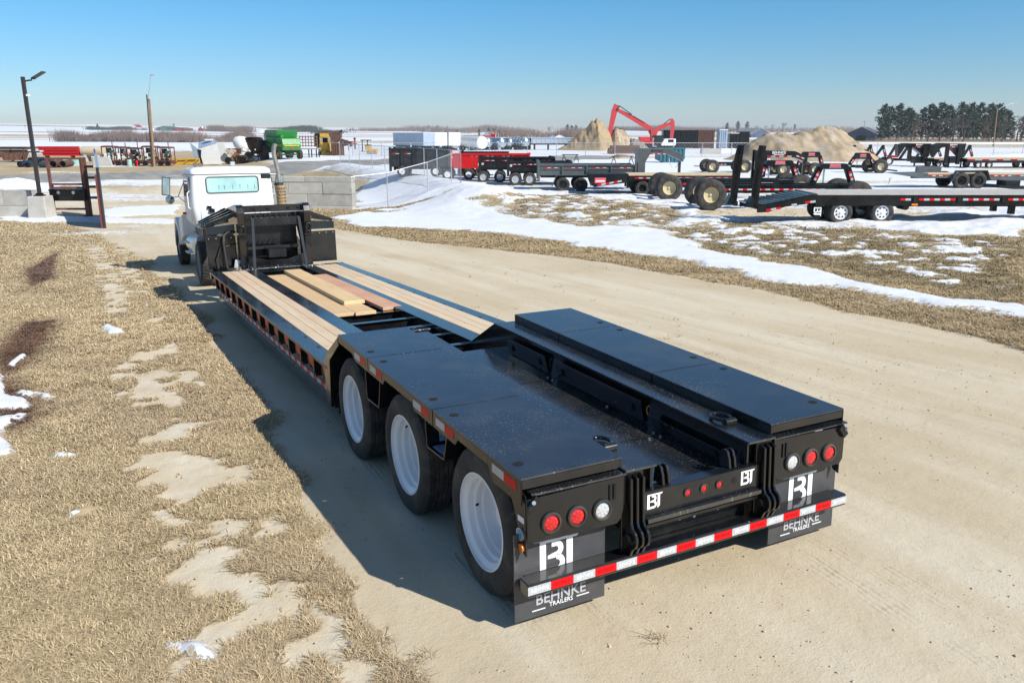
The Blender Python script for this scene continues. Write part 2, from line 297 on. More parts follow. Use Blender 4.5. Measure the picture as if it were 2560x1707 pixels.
def ground_mat():
    if 'ground' in _M: return _M['ground']
    m=bpy.data.materials.new('ground'); m.use_nodes=True; n=m.node_tree.nodes; l=m.node_tree.links; bs=n['Principled BSDF']; _M['ground']=m
    geo=n.new('ShaderNodeNewGeometry'); at=n.new('ShaderNodeAttribute'); at.attribute_name='zone'
    sp=n.new('ShaderNodeSeparateColor'); l.new(at.outputs['Color'],sp.inputs[0])
    def noise(s,d=6,r=.65,st=(1,1,1)):
        mp=n.new('ShaderNodeMapping'); mp.inputs['Scale'].default_value=st; l.new(geo.outputs['Position'],mp.inputs[0])
        t=n.new('ShaderNodeTexNoise'); t.inputs['Scale'].default_value=s; t.inputs['Detail'].default_value=d; t.inputs['Roughness'].default_value=r; l.new(mp.outputs[0],t.inputs['Vector']); return t.outputs['Fac']
    def math_(op,a,b=None,c=None):
        t=n.new('ShaderNodeMath'); t.operation=op
        for i,q in enumerate((a,b,c)):
            if q is None: continue
            if isinstance(q,(int,float)): t.inputs[i].default_value=q
            else: l.new(q,t.inputs[i])
        return t.outputs[0]
    def ramp(f,a,b,lo=0,hi=1):
        t=n.new('ShaderNodeMapRange'); t.interpolation_type='SMOOTHSTEP'; t.inputs[1].default_value=a;t.inputs[2].default_value=b;t.inputs[3].default_value=lo;t.inputs[4].default_value=hi; l.new(f,t.inputs[0]); return t.outputs[0]
    def mix(f,a,b):
        t=n.new('ShaderNodeMix'); t.data_type='RGBA'
        if isinstance(f,float): t.inputs['Factor'].default_value=f
        else: l.new(f,t.inputs['Factor'])
        for k,q in (('A',a),('B',b)):
            if isinstance(q,tuple): t.inputs[k].default_value=(*q,1)
            else: l.new(q,t.inputs[k])
        return t.outputs['Result']
    big=noise(.25,5); mid=noise(1.6,6); fine=noise(14,6,.75); xf=noise(70,4,.8); streak=noise(.9,5,.6,(1.,.12,1.))
    grav=mix(ramp(big,.35,.65),(.50,.41,.275),(.56,.475,.335)); grav=mix(ramp(streak,.42,.68),grav,(.61,.54,.41))
    grav=mix(ramp(fine,.55,.75,0,.55),grav,(.36,.285,.185)); grav=mix(ramp(xf,.58,.8,0,.6),grav,(.6,.53,.42)); grav=mix(ramp(xf,.38,.24,0,.55),grav,(.22,.17,.11))
    sx=n.new('ShaderNodeSeparateXYZ'); l.new(geo.outputs['Position'],sx.inputs[0]); wob=math_('MULTIPLY',math_('SUBTRACT',noise(.12,2,.5),.5),1.2)
    xx=math_('ADD',sx.outputs[0],wob); bands=None
    for c_ in (-1.16,-.83,.83,1.16,2.55,2.9,4.3,4.62,5.9,6.2):
        src=sx.outputs[0] if abs(c_)<1.3 else xx
        b_=ramp(math_('ABSOLUTE',math_('SUBTRACT',src,c_)),.13,.10); bands=b_ if bands is None else math_('MAXIMUM',bands,b_)
    bands=math_('MULTIPLY',bands,math_('MULTIPLY',ramp(noise(.8,4,.6),.45,.62),ramp(noise(9.,4,.7),.35,.65))); groove=math_('MULTIPLY',bands,math_('SINE',math_('MULTIPLY',xx,140.))); lug=math_('MULTIPLY',bands,math_('SINE',math_('MULTIPLY',sx.outputs[1],95.)))
    grav=mix(math_('MULTIPLY',bands,.28),grav,(.40,.32,.21)); grav=mix(ramp(groove,.3,1.,0,.16),grav,(.30,.235,.16)); tread=math_('ADD',math_('MULTIPLY',groove,.2),math_('MULTIPLY',lug,.05))
    vo=n.new('ShaderNodeTexVoronoi'); vo.inputs['Scale'].default_value=22; l.new(geo.outputs['Position'],vo.inputs['Vector'])
    grav=mix(ramp(vo.outputs['Distance'],.16,.06,0,.5),grav,(.36,.31,.25))
    gras=mix(ramp(mid,.35,.65),(.43,.34,.20),(.36,.28,.165)); gras=mix(ramp(fine,.45,.7,0,.7),gras,(.42,.33,.20)); gras=mix(ramp(big,.52,.7,0,.45),gras,(.20,.165,.085))
    asph=mix(ramp(streak,.35,.7),(.23,.225,.21),(.33,.32,.30)); mud=mix(ramp(mid,.4,.6),(.085,.055,.04),(.15,.10,.075))
    snow=mix(ramp(mid,.4,.7),(.77,.79,.82),(.71,.73,.77))
    edge=math_('ADD',math_('MULTIPLY',math_('SUBTRACT',mid,.5),.55),math_('MULTIPLY',math_('SUBTRACT',fine,.5),.6))
    def mask(ch,a,b,k=1.): return ramp(math_('MULTIPLY_ADD',edge,k,ch),a,b)
    n5=noise(5.,4,.7); e2=math_('MULTIPLY_ADD',math_('SUBTRACT',n5,.5),.75,edge); gm=mask(sp.outputs[1],.42,.58); sm=ramp(math_('MULTIPLY_ADD',e2,1.15,sp.outputs[0]),.45,.53); am=mask(sp.outputs[2],.35,.6,.5)
    ap=n.new('ShaderNodeAttribute'); ap.attribute_name='pale'; pm=ramp(math_('MULTIPLY_ADD',edge,.7,ap.outputs['Fac']),.35,.7,0,.85); grav=mix(pm,grav,mix(ramp(mid,.4,.65),(.58,.49,.345),(.64,.575,.45)))
    c=mix(gm,grav,gras); c=mix(am,c,asph); mm=mask(at.outputs['Alpha'],.4,.6); c=mix(mm,c,mud); c=mix(sm,c,snow)
    l.new(c,bs.inputs['Base Color'])
    l.new(ramp(sm,0,1,.95,.55),bs.inputs['Roughness']); bs.inputs['Specular IOR Level'].default_value=.25
    h=math_('ADD',math_('MULTIPLY',fine,.6),math_('MULTIPLY',xf,.35)); h=math_('ADD',h,math_('MULTIPLY',sm,.6)); h=math_('ADD',h,math_('MULTIPLY',tread,math_('SUBTRACT',1.,sm)))
    bp=n.new('ShaderNodeBump'); bp.inputs['Strength'].default_value=.5; bp.inputs['Distance'].default_value=.03; l.new(h,bp.inputs['Height']); l.new(bp.outputs[0],bs.inputs['Normal'])
    return m
terrain()
# ---------------- shared materials ----------------
BLK=mat('black_paint',(.006,.0065,.008),.14,0,.25,8,dirt=(.13,.11,.09),dirtamt=.12,dscale=2.5,rvar=.35,coat=.4)
BLKD=mat('black_steel',(.008,.0085,.009),.26,0,.3,6,dirt=(.16,.13,.10),dirtamt=.15,dscale=4)
BLKM=mat('black_far',(.006,.0065,.007),.25,0,.3,3,dirt=(.12,.10,.08),dirtamt=.12,dscale=1.5,spec=.35)
RUB=mat('rubber',(.022,.022,.023),.8,0,.25,14,bump=.15,dirt=(.26,.215,.16),dirtamt=.4,dscale=5)
WHT=mat('white_paint',(.8,.81,.82),.3,0,.03,3,dirt=(.45,.40,.33),dirtamt=.2,dscale=3)
RIMW=mat('white_rim',(.78,.80,.83),.35,0,.03,5,dirt=(.4,.36,.3),dirtamt=.15)
ZINC=mat('zinc',(.55,.56,.57),.35,.9,.1,20)
GALV=mat('galvanised',(.52,.54,.56),.45,.6,.12,12)
ALU=mat('aluminium',(.72,.74,.76),.3,.85,.08,4)
REDP=mat('red_paint',(.56,.010,.012),.38,0,.15,5,spec=.2,dirt=(.25,.12,.09),dirtamt=.2)
TAPER=mat('tape_red',(.62,.008,.012),.4,0,.2,180,spec=.2,bump=.1,bscale=300)
TAPEW=mat('tape_white',(.44,.46,.48),.35,0,.3,120,bump=.1,bscale=300)
AMB=mat('amber_lens',(.8,.22,.02),.2)
LRED=mat('red_lens',(.5,.006,.01),.12,0,.4,60,coat=.6)
LCLR=mat('clear_lens',(.6,.62,.64),.12,.4,.3,60,coat=.6)
LED=mat('led_dot',(.65,.07,.06),.1,0,.1); LEDW=mat('led_dot_clear',(.95,.95,.97),.08,.3,.05)
LETW=mat('white_lettering',(.82,.83,.85),.5,0,.03); LETG=mat('grey_lettering',(.42,.43,.46),.5,0,.05)
DARK=mat('dark_hole',(.004,.004,.005),.9)
FLAP=mat('flap_vinyl',(.05,.052,.06),.38,0,.15,4,dirt=(.2,.17,.13),dirtamt=.2)
RUST=mat('rust',(.17,.075,.045),.8,0,.45,5,bump=.3,dirt=(.07,.04,.03),dirtamt=.8)
RUSTD=mat('rust_dark',(.085,.045,.035),.8,0,.5,4,bump=.3,dirt=(.22,.11,.06),dirtamt=.6)
CONC=mat('concrete',(.46,.445,.41),.85,0,.14,2.5,bump=.35,bscale=25,dirt=(.30,.28,.25),dirtamt=.5,dscale=1.2)
CONCD=mat('concrete_stain',(.40,.39,.36),.85,0,.2,2.5,bump=.35,bscale=25,dirt=(.27,.25,.22),dirtamt=.6,dscale=1.5)
TANR=mat('tan_rim',(.62,.54,.33),.45,0,.06,4,dirt=(.35,.3,.2),dirtamt=.3)
SLATE=mat('grey_paint',(.085,.10,.105),.35,0,.12,4,dirt=(.25,.22,.18),dirtamt=.2)
GLASS=mat('painted_view_glass',(.36,.58,.56),.06,0,.4,1.1,coat=1,rvar=.1)  # aqua base and blotches paint in the snow and sky reflected by the pane
DGL=mat('dark_glass',(.02,.035,.04),.06,0,.2,3,coat=.5)
# dusty, scuffed deck plate: footprints and smears left on gloss paint
def deck_mat():
    m=mat('deck_plate',(.009,.011,.014),.17,0,.3,6,dirt=(.2,.175,.14),dirtamt=.16,dscale=1.6,rvar=.4,spec=.9); m.node_tree.nodes['Principled BSDF'].inputs['IOR'].default_value=1.75
    n=m.node_tree.nodes;l=m.node_tree.links;bs=n['Principled BSDF']
    tc=n.new('ShaderNodeTexCoord'); mp=n.new('ShaderNodeMapping'); mp.inputs['Scale'].default_value=(9,16,1); mp.inputs['Rotation'].default_value=(0,0,.5); l.new(tc.outputs['Object'],mp.inputs[0])
    v=n.new('ShaderNodeTexVoronoi'); v.feature='F1'; v.inputs['Randomness'].default_value=1; l.new(mp.outputs[0],v.inputs['Vector'])
    dn=n.new('ShaderNodeTexNoise'); dn.inputs['Scale'].default_value=28; dn.inputs['Detail'].default_value=5; l.new(tc.outputs['Object'],dn.inputs['Vector'])
    ad=n.new('ShaderNodeMath'); ad.operation='MULTIPLY_ADD'; ad.inputs[1].default_value=.55; l.new(dn.outputs['Fac'],ad.inputs[0]); l.new(v.outputs['Distance'],ad.inputs[2])
    mr=n.new('ShaderNodeMapRange'); mr.inputs[1].default_value=.50; mr.inputs[2].default_value=.40; mr.inputs[3].default_value=0; mr.inputs[4].default_value=.42; l.new(ad.outputs[0],mr.inputs[0])
    ln=n.new('ShaderNodeTexNoise'); ln.inputs['Scale'].default_value=1.3; ln.inputs['Detail'].default_value=3; l.new(tc.outputs['Object'],ln.inputs['Vector'])
    lm=n.new('ShaderNodeMapRange'); lm.inputs[1].default_value=.44; lm.inputs[2].default_value=.58; l.new(ln.outputs['Fac'],lm.inputs[0])
    mu=n.new('ShaderNodeMath'); mu.operation='MULTIPLY'; l.new(mr.outputs[0],mu.inputs[0]); l.new(lm.outputs[0],mu.inputs[1])
    old=bs.inputs['Base Color'].links[0].from_socket; mx=n.new('ShaderNodeMix'); mx.data_type='RGBA'; l.new(mu.outputs[0],mx.inputs['Factor']); l.new(old,mx.inputs['A']); mx.inputs['B'].default_value=(.34,.34,.33,1); l.new(mx.outputs['Result'],bs.inputs['Base Color'])
    ro=bs.inputs['Roughness'].links[0].from_socket; m2=n.new('ShaderNodeMath'); m2.operation='MULTIPLY_ADD'; m2.inputs[1].default_value=.7; l.new(mu.outputs[0],m2.inputs[0]); l.new(ro,m2.inputs[2]); l.new(m2.outputs[0],bs.inputs['Roughness'])
    return m
DECK=deck_mat()
def wood_mat(name,a,b,grain,sx=30.):
    m=bpy.data.materials.new(name); m.use_nodes=True; n=m.node_tree.nodes;l=m.node_tree.links;bs=n['Principled BSDF']
    tc=n.new('ShaderNodeTexCoord'); oi=n.new('ShaderNodeObjectInfo')
    ofs=n.new('ShaderNodeVectorMath'); ofs.operation='MULTIPLY_ADD'; ofs.inputs[1].default_value=(7,31,3); l.new(oi.outputs['Random'],ofs.inputs[0]); l.new(tc.outputs['Object'],ofs.inputs[2])
    mp=n.new('ShaderNodeMapping'); mp.inputs['Scale'].default_value=(sx,1.1,sx); l.new(ofs.outputs[0],mp.inputs[0])
    g=n.new('ShaderNodeTexNoise'); g.inputs['Scale'].default_value=1; g.inputs['Detail'].default_value=7; g.inputs['Roughness'].default_value=.6; g.inputs['Distortion'].default_value=.6; l.new(mp.outputs[0],g.inputs['Vector'])
    b2=n.new('ShaderNodeTexNoise'); b2.inputs['Scale'].default_value=1.7; b2.inputs['Detail'].default_value=4; l.new(ofs.outputs[0],b2.inputs['Vector'])
    mx=n.new('ShaderNodeMix'); mx.data_type='RGBA'; mx.inputs['A'].default_value=(*a,1); mx.inputs['B'].default_value=(*b,1)
    r0=n.new('ShaderNodeMapRange'); r0.inputs[1].default_value=.35; r0.inputs[2].default_value=.65; l.new(b2.outputs['Fac'],r0.inputs[0]); 
    av=n.new('ShaderNodeMath'); av.operation='MULTIPLY_ADD'; av.inputs[1].default_value=.8; l.new(oi.outputs['Random'],av.inputs[0]); sb=n.new('ShaderNodeMath'); sb.operation='MULTIPLY_ADD'; sb.inputs[1].default_value=.6; sb.inputs[2].default_value=-.2; l.new(r0.outputs[0],sb.inputs[0]); l.new(sb.outputs[0],av.inputs[2]); av.use_clamp=True
    l.new(av.outputs[0],mx.inputs['Factor'])
    r1=n.new('ShaderNodeMapRange'); r1.inputs[1].default_value=.45; r1.inputs[2].default_value=.75; r1.inputs[4].default_value=.6; l.new(g.outputs['Fac'],r1.inputs[0])
    m2=n.new('ShaderNodeMix'); m2.data_type='RGBA'; l.new(r1.outputs[0],m2.inputs['Factor']); l.new(mx.outputs['Result'],m2.inputs['A']); m2.inputs['B'].default_value=(*grain,1)
    s=n.new('ShaderNodeTexNoise'); s.inputs['Scale'].default_value=5.5; s.inputs['Detail'].default_value=5; s.inputs['Roughness'].default_value=.7; l.new(ofs.outputs[0],s.inputs['Vector'])
    r2=n.new('ShaderNodeMapRange'); r2.inputs[1].default_value=.62; r2.inputs[2].default_value=.74; r2.inputs[4].default_value=.5; l.new(s.outputs['Fac'],r2.inputs[0])
    m3=n.new('ShaderNodeMix'); m3.data_type='RGBA'; l.new(r2.outputs[0],m3.inputs['Factor']); l.new(m2.outputs['Result'],m3.inputs['A']); m3.inputs['B'].default_value=(.12,.085,.06,1)
    l.new(m3.outputs['Result'],bs.inputs['Base Color']); bs.inputs['Roughness'].default_value=.75; bs.inputs['Specular IOR Level'].default_value=.25
    bp=n.new('ShaderNodeBump'); bp.inputs['Strength'].default_value=.25; bp.inputs['Distance'].default_value=.01; l.new(g.outputs['Fac'],bp.inputs['Height']); l.new(bp.outputs[0],bs.inputs['Normal'])
    return m
WOOD=wood_mat('plank_wood',(.66,.53,.37),(.60,.44,.29),(.46,.34,.22))
WOODN=wood_mat('fresh_timber',(.68,.50,.28),(.62,.43,.24),(.5,.33,.17))
WOODR=wood_mat('red_timber',(.60,.38,.25),(.54,.28,.18),(.42,.20,.12))
WOODG=wood_mat('grey_deck_wood',(.50,.47,.44),(.42,.40,.38),(.28,.26,.25),8.)
WOODP=wood_mat('pale_deck_wood',(.62,.50,.33),(.55,.43,.28),(.4,.3,.2),8.)
# ---------------- lettering ----------------
_TX={}
def text(s,size,mat_,parent,loc,rot,name='lettering',ext=.0015,bold=0.):
    k=(s,round(size,3),mat_.name)
    if k not in _TX:
        c=bpy.data.curves.new('lettering','FONT'); c.body=s; c.size=size; c.extrude=ext; c.align_x='CENTER'; c.align_y='CENTER'; c.resolution_u=3; c.offset=bold*size
        o=bpy.data.objects.new('tmp',c); me=bpy.data.meshes.new_from_object(o); bpy.data.objects.remove(o); me.materials.append(mat_); _TX[k]=me
    return inst(name,_TX[k],parent,loc,rot)
def arc(b,cx,cz,r0,r1,a0,a1,y0,y1,n=10,sx=1.):
    P=[]
    for i in range(n+1):
        a=R(a0+(a1-a0)*i/n); P.append((cx+sx*math.cos(a)*r1,cz+math.sin(a)*r1))
    for i in range(n,-1,-1):
        a=R(a0+(a1-a0)*i/n); P.append((cx+sx*math.cos(a)*r0,cz+math.sin(a)*r0))
    for i in range(n): b.prism([P[i],P[i+1],P[2*n-i],P[2*n+1-i]],1,y0,y1)
def emblem(w,mat_,parent,loc,rot=(0,0,0)):
    b=B(); y0,y1=-.002*w/.4,0
    b.prism([(0,0),(.155,0),(.155,.745),(0,.745)],1,y0,y1); b.prism([(0,.745),(.95,.745),(1.02,.83),(0,.83)],1,y0,y1)
    arc(b,.40,.56,.07,.20,-90,90,y0,y1); b.prism([(.30,.63),(.40,.63),(.40,.745),(.30,.745)],1,y0,y1)
    b.prism([(.20,.36),(.40,.36),(.40,.49),(.20,.44)],1,y0,y1)
    arc(b,.42,.22,.09,.22,-90,90,y0,y1); b.prism([(.155,0),(.42,0),(.42,.13),(.155,.13)],1,y0,y1)
    b.prism([(.68,-.03),(.84,.1),(.84,.745),(.68,.745)],1,y0,y1)
    b.v=[((x-.5)*w,y,(z-.4)*w) for x,y,z in b.v]
    return b.mk('emblem',mat_,parent,loc=loc,rot=rot)
# ---------------- wheels ----------------
_WM={}
def tyre_mesh(r,w,rr,n=48,grooves=4,key='',lug=0):
    k=('t',r,w,rr,n,lug)
    if k in _WM: return _WM[k]
    h=w/2; p=[(rr,-h*.78),(rr+.02,-h*.93),(rr+(r-rr)*.45,-h),(rr+(r-rr)*.8,-h*.96),(r-.014,-h*.84),(r,-h*.74)]
    if grooves:
        for i in range(grooves):
            c=-h*.74+(i+1)*(1.48*h)/(grooves+1); g=w*.014
            p+=[(r,c-g),(r-.013,c-g*.7),(r-.013,c+g*.7),(r,c+g)]
    p+=[(r,h*.74),(r-.014,h*.84),(rr+(r-rr)*.8,h*.96),(rr+(r-rr)*.45,h),(rr+.02,h*.93),(rr,h*.78)]
    b=B().lathe(p,(0,0,0),(1,0,0),n,closed=True)
    if lug:
        for i in range(n):
            a=2*math.pi*i/n
            for s in(-1,1):
                M=Matrix.Rotation(a+(.5*2*math.pi/n if s>0 else 0),4,'X'); b.box(s*h*.35-h*.42,s*h*.35+h*.42,-.022,.022,r-.012,r+.012,M)
    _WM[k]=b.mesh('wheel',RUB,35); return _WM[k]
def rim_mesh(kind,rr,w,mt):
    k=(kind,rr,w,mt.name)
    if k in _WM: return _WM[k]
    h=w/2; b=B()
    if kind=='deep':   # outer face at -x, disc far inside
        prof=[(rr+.004,h*.98),(rr-.01,h*.98),(rr-.03,h*.9),(.1,h*.86),(.1,h*.78),(rr-.075,h*.78),(rr-.06,h*.60),(rr-.058,h*.2),(rr-.048,h*.1),(rr-.05,-h*.22),(rr-.032,-h*.34),(rr-.030,-h*.62),(rr-.01,-h*.74),(rr+.012,-h*.86),(rr+.016,-h*.93),(rr+.004,-h*.95),(rr-.006,-h*.88)]
        b.lathe(prof[:-1],(0,0,0),(1,0,0),48,closed=True); b.cyl((h*.86,0,0),(h*.3,0,0),.1,.09,16)
    elif kind=='dish': # shallow conical farm rim
        b.lathe([(rr,h*.7),(rr-.03,h*.6),(rr-.03,-h*.1),(rr*.55,-h*.2),(0.001,-h*.2),(.001,-h*.26),(rr*.57,-h*.26),(rr*.93,-h*.3),(rr-.02,-h*.55),(rr+.01,-h*.72),(rr+.006,-h*.5)],(0,0,0),(1,0,0),32,closed=True)
        b.cyl((-h*.26,0,0),(-h*.42,0,0),rr*.22,rr*.17,12)
    else:              # steel hub rim with hand holes
        b.lathe([(rr,h*.7),(rr-.02,h*.5),(rr-.03,-h*.2),(rr*.8,-h*.32),(rr*.5,-h*.5),(rr*.3,-h*.52),(.001,-h*.5),(.001,-h*.58),(rr*.3,-h*.6),(rr*.52,-h*.58),(rr*.84,-h*.42),(rr-.012,-h*.5),(rr+.008,-h*.8),(rr+.004,-h*.3)],(0,0,0),(1,0,0),28,closed=True)
        b.cyl((-h*.5,0,0),(-h*.85,0,0),rr*.2,rr*.16,12)
    _WM[k]=b.mesh('rim',mt,35); return _WM[k]
def wheel(parent,c,r,w,rr,kind,mt,side=-1,yaxis=False,n=36,grooves=3,lug=0,spin=0,holes=0):
    """axle along local x (or y when yaxis); side -1 puts the outer face at -x (-y)"""
    rz=(0 if side<0 else math.pi)+(math.pi/2 if yaxis else 0)
    t=inst('wheel',tyre_mesh(r,w,rr,n,grooves,lug=lug),parent,c,(spin,0,rz))
    rm=inst('rim',rim_mesh(kind,rr,w,mt),t)
    if holes:
        hb=B()
        for i in range(holes):
            a=2*math.pi*i/holes; hb.cyl((-w*.5*.47,math.cos(a)*rr*.66,math.sin(a)*rr*.66),(-w*.5*.6,math.cos(a)*rr*.66,math.sin(a)*rr*.66),rr*.12,n=8)
        hb.mk('hand_hole',DARK,t)
    return t
def tape(parent,p0,p1,n,h=.05,first='r',nrm=(-1,0,0),gap=0.,off=.002,name='reflective_tape'):
    """row of red and white reflective pieces from p0 to p1 on a face with normal nrm"""
    p0=Vector(p0);p1=Vector(p1);nv=Vector(nrm).normalized(); d=(p1-p0)/n; up=nv.cross(d).normalized()*h/2
    for i in range(n):
        a=p0+d*(i+gap/2);c=p0+d*(i+1-gap/2); o=nv*off
        b=B().add([a-up,c-up,c+up,a+up,a-up+o,c-up+o,c+up+o,a+up+o],[(0,1,2,3),(4,5,6,7),(0,1,5,4),(1,2,6,5),(2,3,7,6),(3,0,4,7)])
        red=(i%2==0)==(first=='r'); b.mk(name,TAPER if red else TAPEW,parent)
# ---------------- lowboy trailer ----------------
def lowboy():
    T=thing('lowboy_trailer','long black lowboy trailer with three axles and timber plank deck hitched to the white truck','trailer'); T.rotation_euler=(-TH,0,0)
    PZ=lambda y:.9757+.043*(y-.0726)
    # wheels
    ys=[.66,2.042,3.424]
    for i,y in enumerate(ys):
        for s in(-1,1):
            ww=wheel(T,(s*1.158,y,.475),.475,.25,.302,'deep',RIMW,s,n=72,grooves=4,spin=i*.7)
            hb=B()
            for q in range(8): hb.tube([(.096,.17*math.cos(q*.785),.17*math.sin(q*.785)),(.09,.17*math.cos(q*.785),.17*math.sin(q*.785))],.03,8)
            hb.mk('hand_hole',DARK,ww); B().cyl((-.01,.255,0),(-.03,.245,0),.008,n=6).mk('valve',DARK,ww)
            wheel(T,(s*.825,y,.475),.475,.25,.302,'deep',RIMW,s,n=48,grooves=4,spin=i)
        B().cyl((-1.05,y,.475),(1.05,y,.475),.065).mk('axle',BLKD,T,30)
    # frame rails over the wheels
    web=[(.06,.5),(.06,.885),(3.45,1.03),(3.74,1.04),(4.32,.735),(4.32,.42),(3.4,.62),(.4,.52)]
    for s in(-1,1):
        B().prism(web,0,s*.385,s*.40).mk('rail_web',BLK,T)
        B().prism(web,0,s*.585,s*.598).mk('rail_web',BLK,T)
        fl=B()
        pr=[(.03,.885),(3.45,1.031),(3.74,1.042),(4.34,.738)]
        for (a,za),(c,zc) in zip(pr,pr[1:]):
            fl.prism([(a,za),(c,zc),(c,zc+.016),(a,za+.016)],0,s*.372,s*.603)
        fl.mk('rail_flange',DECK,T,bev=.003)
        B().prism([(3.74,1.055),(4.35,.735),(4.33,.72),(3.72,1.03)],0,s*.603,s*1.288).mk('slope_plate',BLK,T)
        B().prism([(4.16,.30),(4.30,.30),(4.34,.735),(4.2,.86),(3.75,1.10),(3.74,1.02),(4.1,.80)],0,s*1.255,s*1.29).mk('front_web',BLK,T,bev=.003)
        B().prism([(4.16,.28),(4.24,.28),(4.24,.84),(4.16,.84)],0,s*.6,s*1.25).mk('bulkhead',BLKD,T)
        # wheel cover panels
        segs=[(.0726,1.3640),(1.3770,2.8150),(2.8280,3.72)]
        for k,(a,c) in enumerate(segs):
            P=B(); za,zc=PZ(a),PZ(c)
            P.prism([(a,za),(c,zc),(c,zc-.012),(a,za-.012)],0,s*1.292,s*.602)
            pan=P.mk('wheel_cover',DECK,T,bev=.003)
            L=B(); xs=(s*1.2915,s*1.282)
            lo=.075; dp=.125
            def zb(y,dd): return PZ(y)-dd
            def lip(y0,y1,d0,d1): L.prism([(y0,PZ(y0)-.0125),(y1,PZ(y1)-.0125),(y1,zb(y1,d1)),(y0,zb(y0,d0))],0,*xs)
            if k==0: lip(a,a+.36,.16,.16);lip(a+.36,a+.42,.16,lo);lip(a+.42,c-.42,lo,lo);lip(c-.42,c-.38,lo,dp);lip(c-.38,c,dp,dp)
            elif k==1: lip(a,a+.36,dp,dp);lip(a+.36,a+.40,dp,lo);lip(a+.40,c-.42,lo,lo);lip(c-.42,c-.38,lo,dp);lip(c-.38,c,dp,dp)
            else: lip(a,a+.36,dp,dp);lip(a+.36,a+.44,dp,lo);lip(a+.44,c,lo,lo)
            L.mk('side_lip',BLKD,pan,bev=.002)
            B().prism([(a,za-.013),(c,zc-.013),(c,zc-.072),(a,za-.072)],0,s*.603,s*.612).mk('inner_lip',BLKD,pan)
            if k==0: B().box(s*1.282,s*.604,a+.001,a+.012,za-.068,za-.0125).mk('rear_lip',BLK,pan,bev=.003)
            hb=[(a+.2,),(c-.15,)] if k==1 else ([(a+.2,)] if k==0 else [(a+.18,)])
            if k==0: hb.append((c-.16,))
            for (yh,) in hb: B().cyl((s*1.2,yh,PZ(yh)-.003),(s*1.2,yh,PZ(yh)+.0012),.033,n=20).mk('hole',DARK,pan)
            # reflective pairs
            for y0,fst in ([(c-.32,1)] if k==2 else []): pass
            sets={0:[a+.40-.345,c-.36],1:[a+.06,c-.36],2:[a+.06]}[k]
            for y0 in sets:
                d=.305; q0=(s*1.2915,y0+d,PZ(y0+d)-.065); q1=(s*1.2915,y0,PZ(y0)-.065)
                tape(pan,q0,q1,2,.055,'w',(s,0,0),name='reflector')
        # hanging brackets between the wheels
        for yc in (2.76,1.36):
            zt=PZ(yc)-.1; b=B()
            b.prism([(yc-.21,zt),(yc-.2,zt),(yc-.12,.705),(yc-.13,.70)],0,s*1.275,s*.95)
            b.prism([(yc+.21,zt),(yc+.2,zt),(yc+.18,.705),(yc+.19,.70)],0,s*1.275,s*.95)
            b.box(s*1.275,s*.95,yc-.125,yc+.185,.695,.706); b.box(s*.96,s*.95,yc-.13,yc+.19,.70,zt)
            br=b.mk('fender_bracket',BLK,T,bev=.002)
            if s<0 and yc<2:
                B().obox((-1.12,yc+.13,.86),(.16,.006,.22),(R(-8),0,0)).mk('warning_sticker',mat('sticker_blue',(.25,.36,.52),.4,0,.5,60),br)
                B().obox((-1.04,yc+.124,.86),(.035,.006,.21),(R(-8),0,0)).mk('sticker_band',AMB,br)
                text('WARNING',.032,DARK,br,(-1.04,yc+.1195,.86),(R(90),R(90),0))
                B().obox((-1.12,yc+.03,.712),(.25,.22,.004)).mk('sticker_plate',mat('sticker_blue',(.25,.36,.52)),br)
                B().tube([(-1.2,yc-.1+.045*math.cos(a),.86+.045*math.sin(a)) for a in np.linspace(0,6.28,18)[:-1]],.007,6,True).mk('ring',ZINC,br,40)
        # fender end bracket behind rear wheel
        b=B().prism([(.06,.5),(.06,.87),(.30,.92),(.2,.75),(.11,.52)],0,s*1.262,s*1.27)
        eb=b.mk('end_bracket',BLKD,T)
        if s<0:
            B().cyl((-1.262,.12,.62),(-1.28,.12,.62),.04,n=20).mk('gauge',GALV,eb,30); B().cyl((-1.279,.12,.62),(-1.283,.12,.62),.03,n=20).mk('gauge_face',mat('gauge_blue',(.1,.3,.45),.2),eb)
            B().cyl((-1.262,.1,.545),(-1.285,.1,.545),.026,n=16).mk('marker_lamp',AMB,eb,30)
            B().box(-1.275,-1.271,.075,.145,.70,.735).mk('sticker',LETW,eb)
    # centre floor between the rails
    fl=B(); fl.prism([(.12,.665),(3.7,.80),(3.7,.81),(.12,.675)],0,-.384,.384); cf=fl.mk('centre_floor',DECK,T)
    for y in(.9,2.47): B().box(-.384,.384,y-.004,y+.004,.66+.0377*y+.0165,.66+.0377*y+.0185).mk('floor_seam',DARK,cf)
    for y,x in((.86,.3),(.94,.3),(2.43,.3),(2.51,.3),(.86,.2),(1.6,.33)): B().cyl((x,y,.668+.0377*y),(x,y,.68+.0377*y),.012,n=8).mk('bolt',ZINC,cf)
    for a,c,h in((2.62,3.4,.17),(1.15,2.45,.18),(.2,1.02,.1)):
        za=.675+.0377*a;zc=.675+.0377*c
        cp=B().add([(.37,a,za),(.37,c,zc),(.33,c,zc+h),(.33,a,za+h),(.375,a,za),(.375,c,zc),(.335,c,zc+h),(.335,a,za+h)],[(0,1,2,3),(4,5,6,7),(0,1,5,4),(1,2,6,5),(2,3,7,6),(3,0,4,7)]).mk('cover_plate',BLK,T,bev=.002)
        for yh in(a+.12,c-.12):
            zz=.675+.0377*yh+h*.5; B().tube([(.349,yh,zz-.025),(.346,yh,zz+.025)],.014,8).mk('slot',DARK,cp)
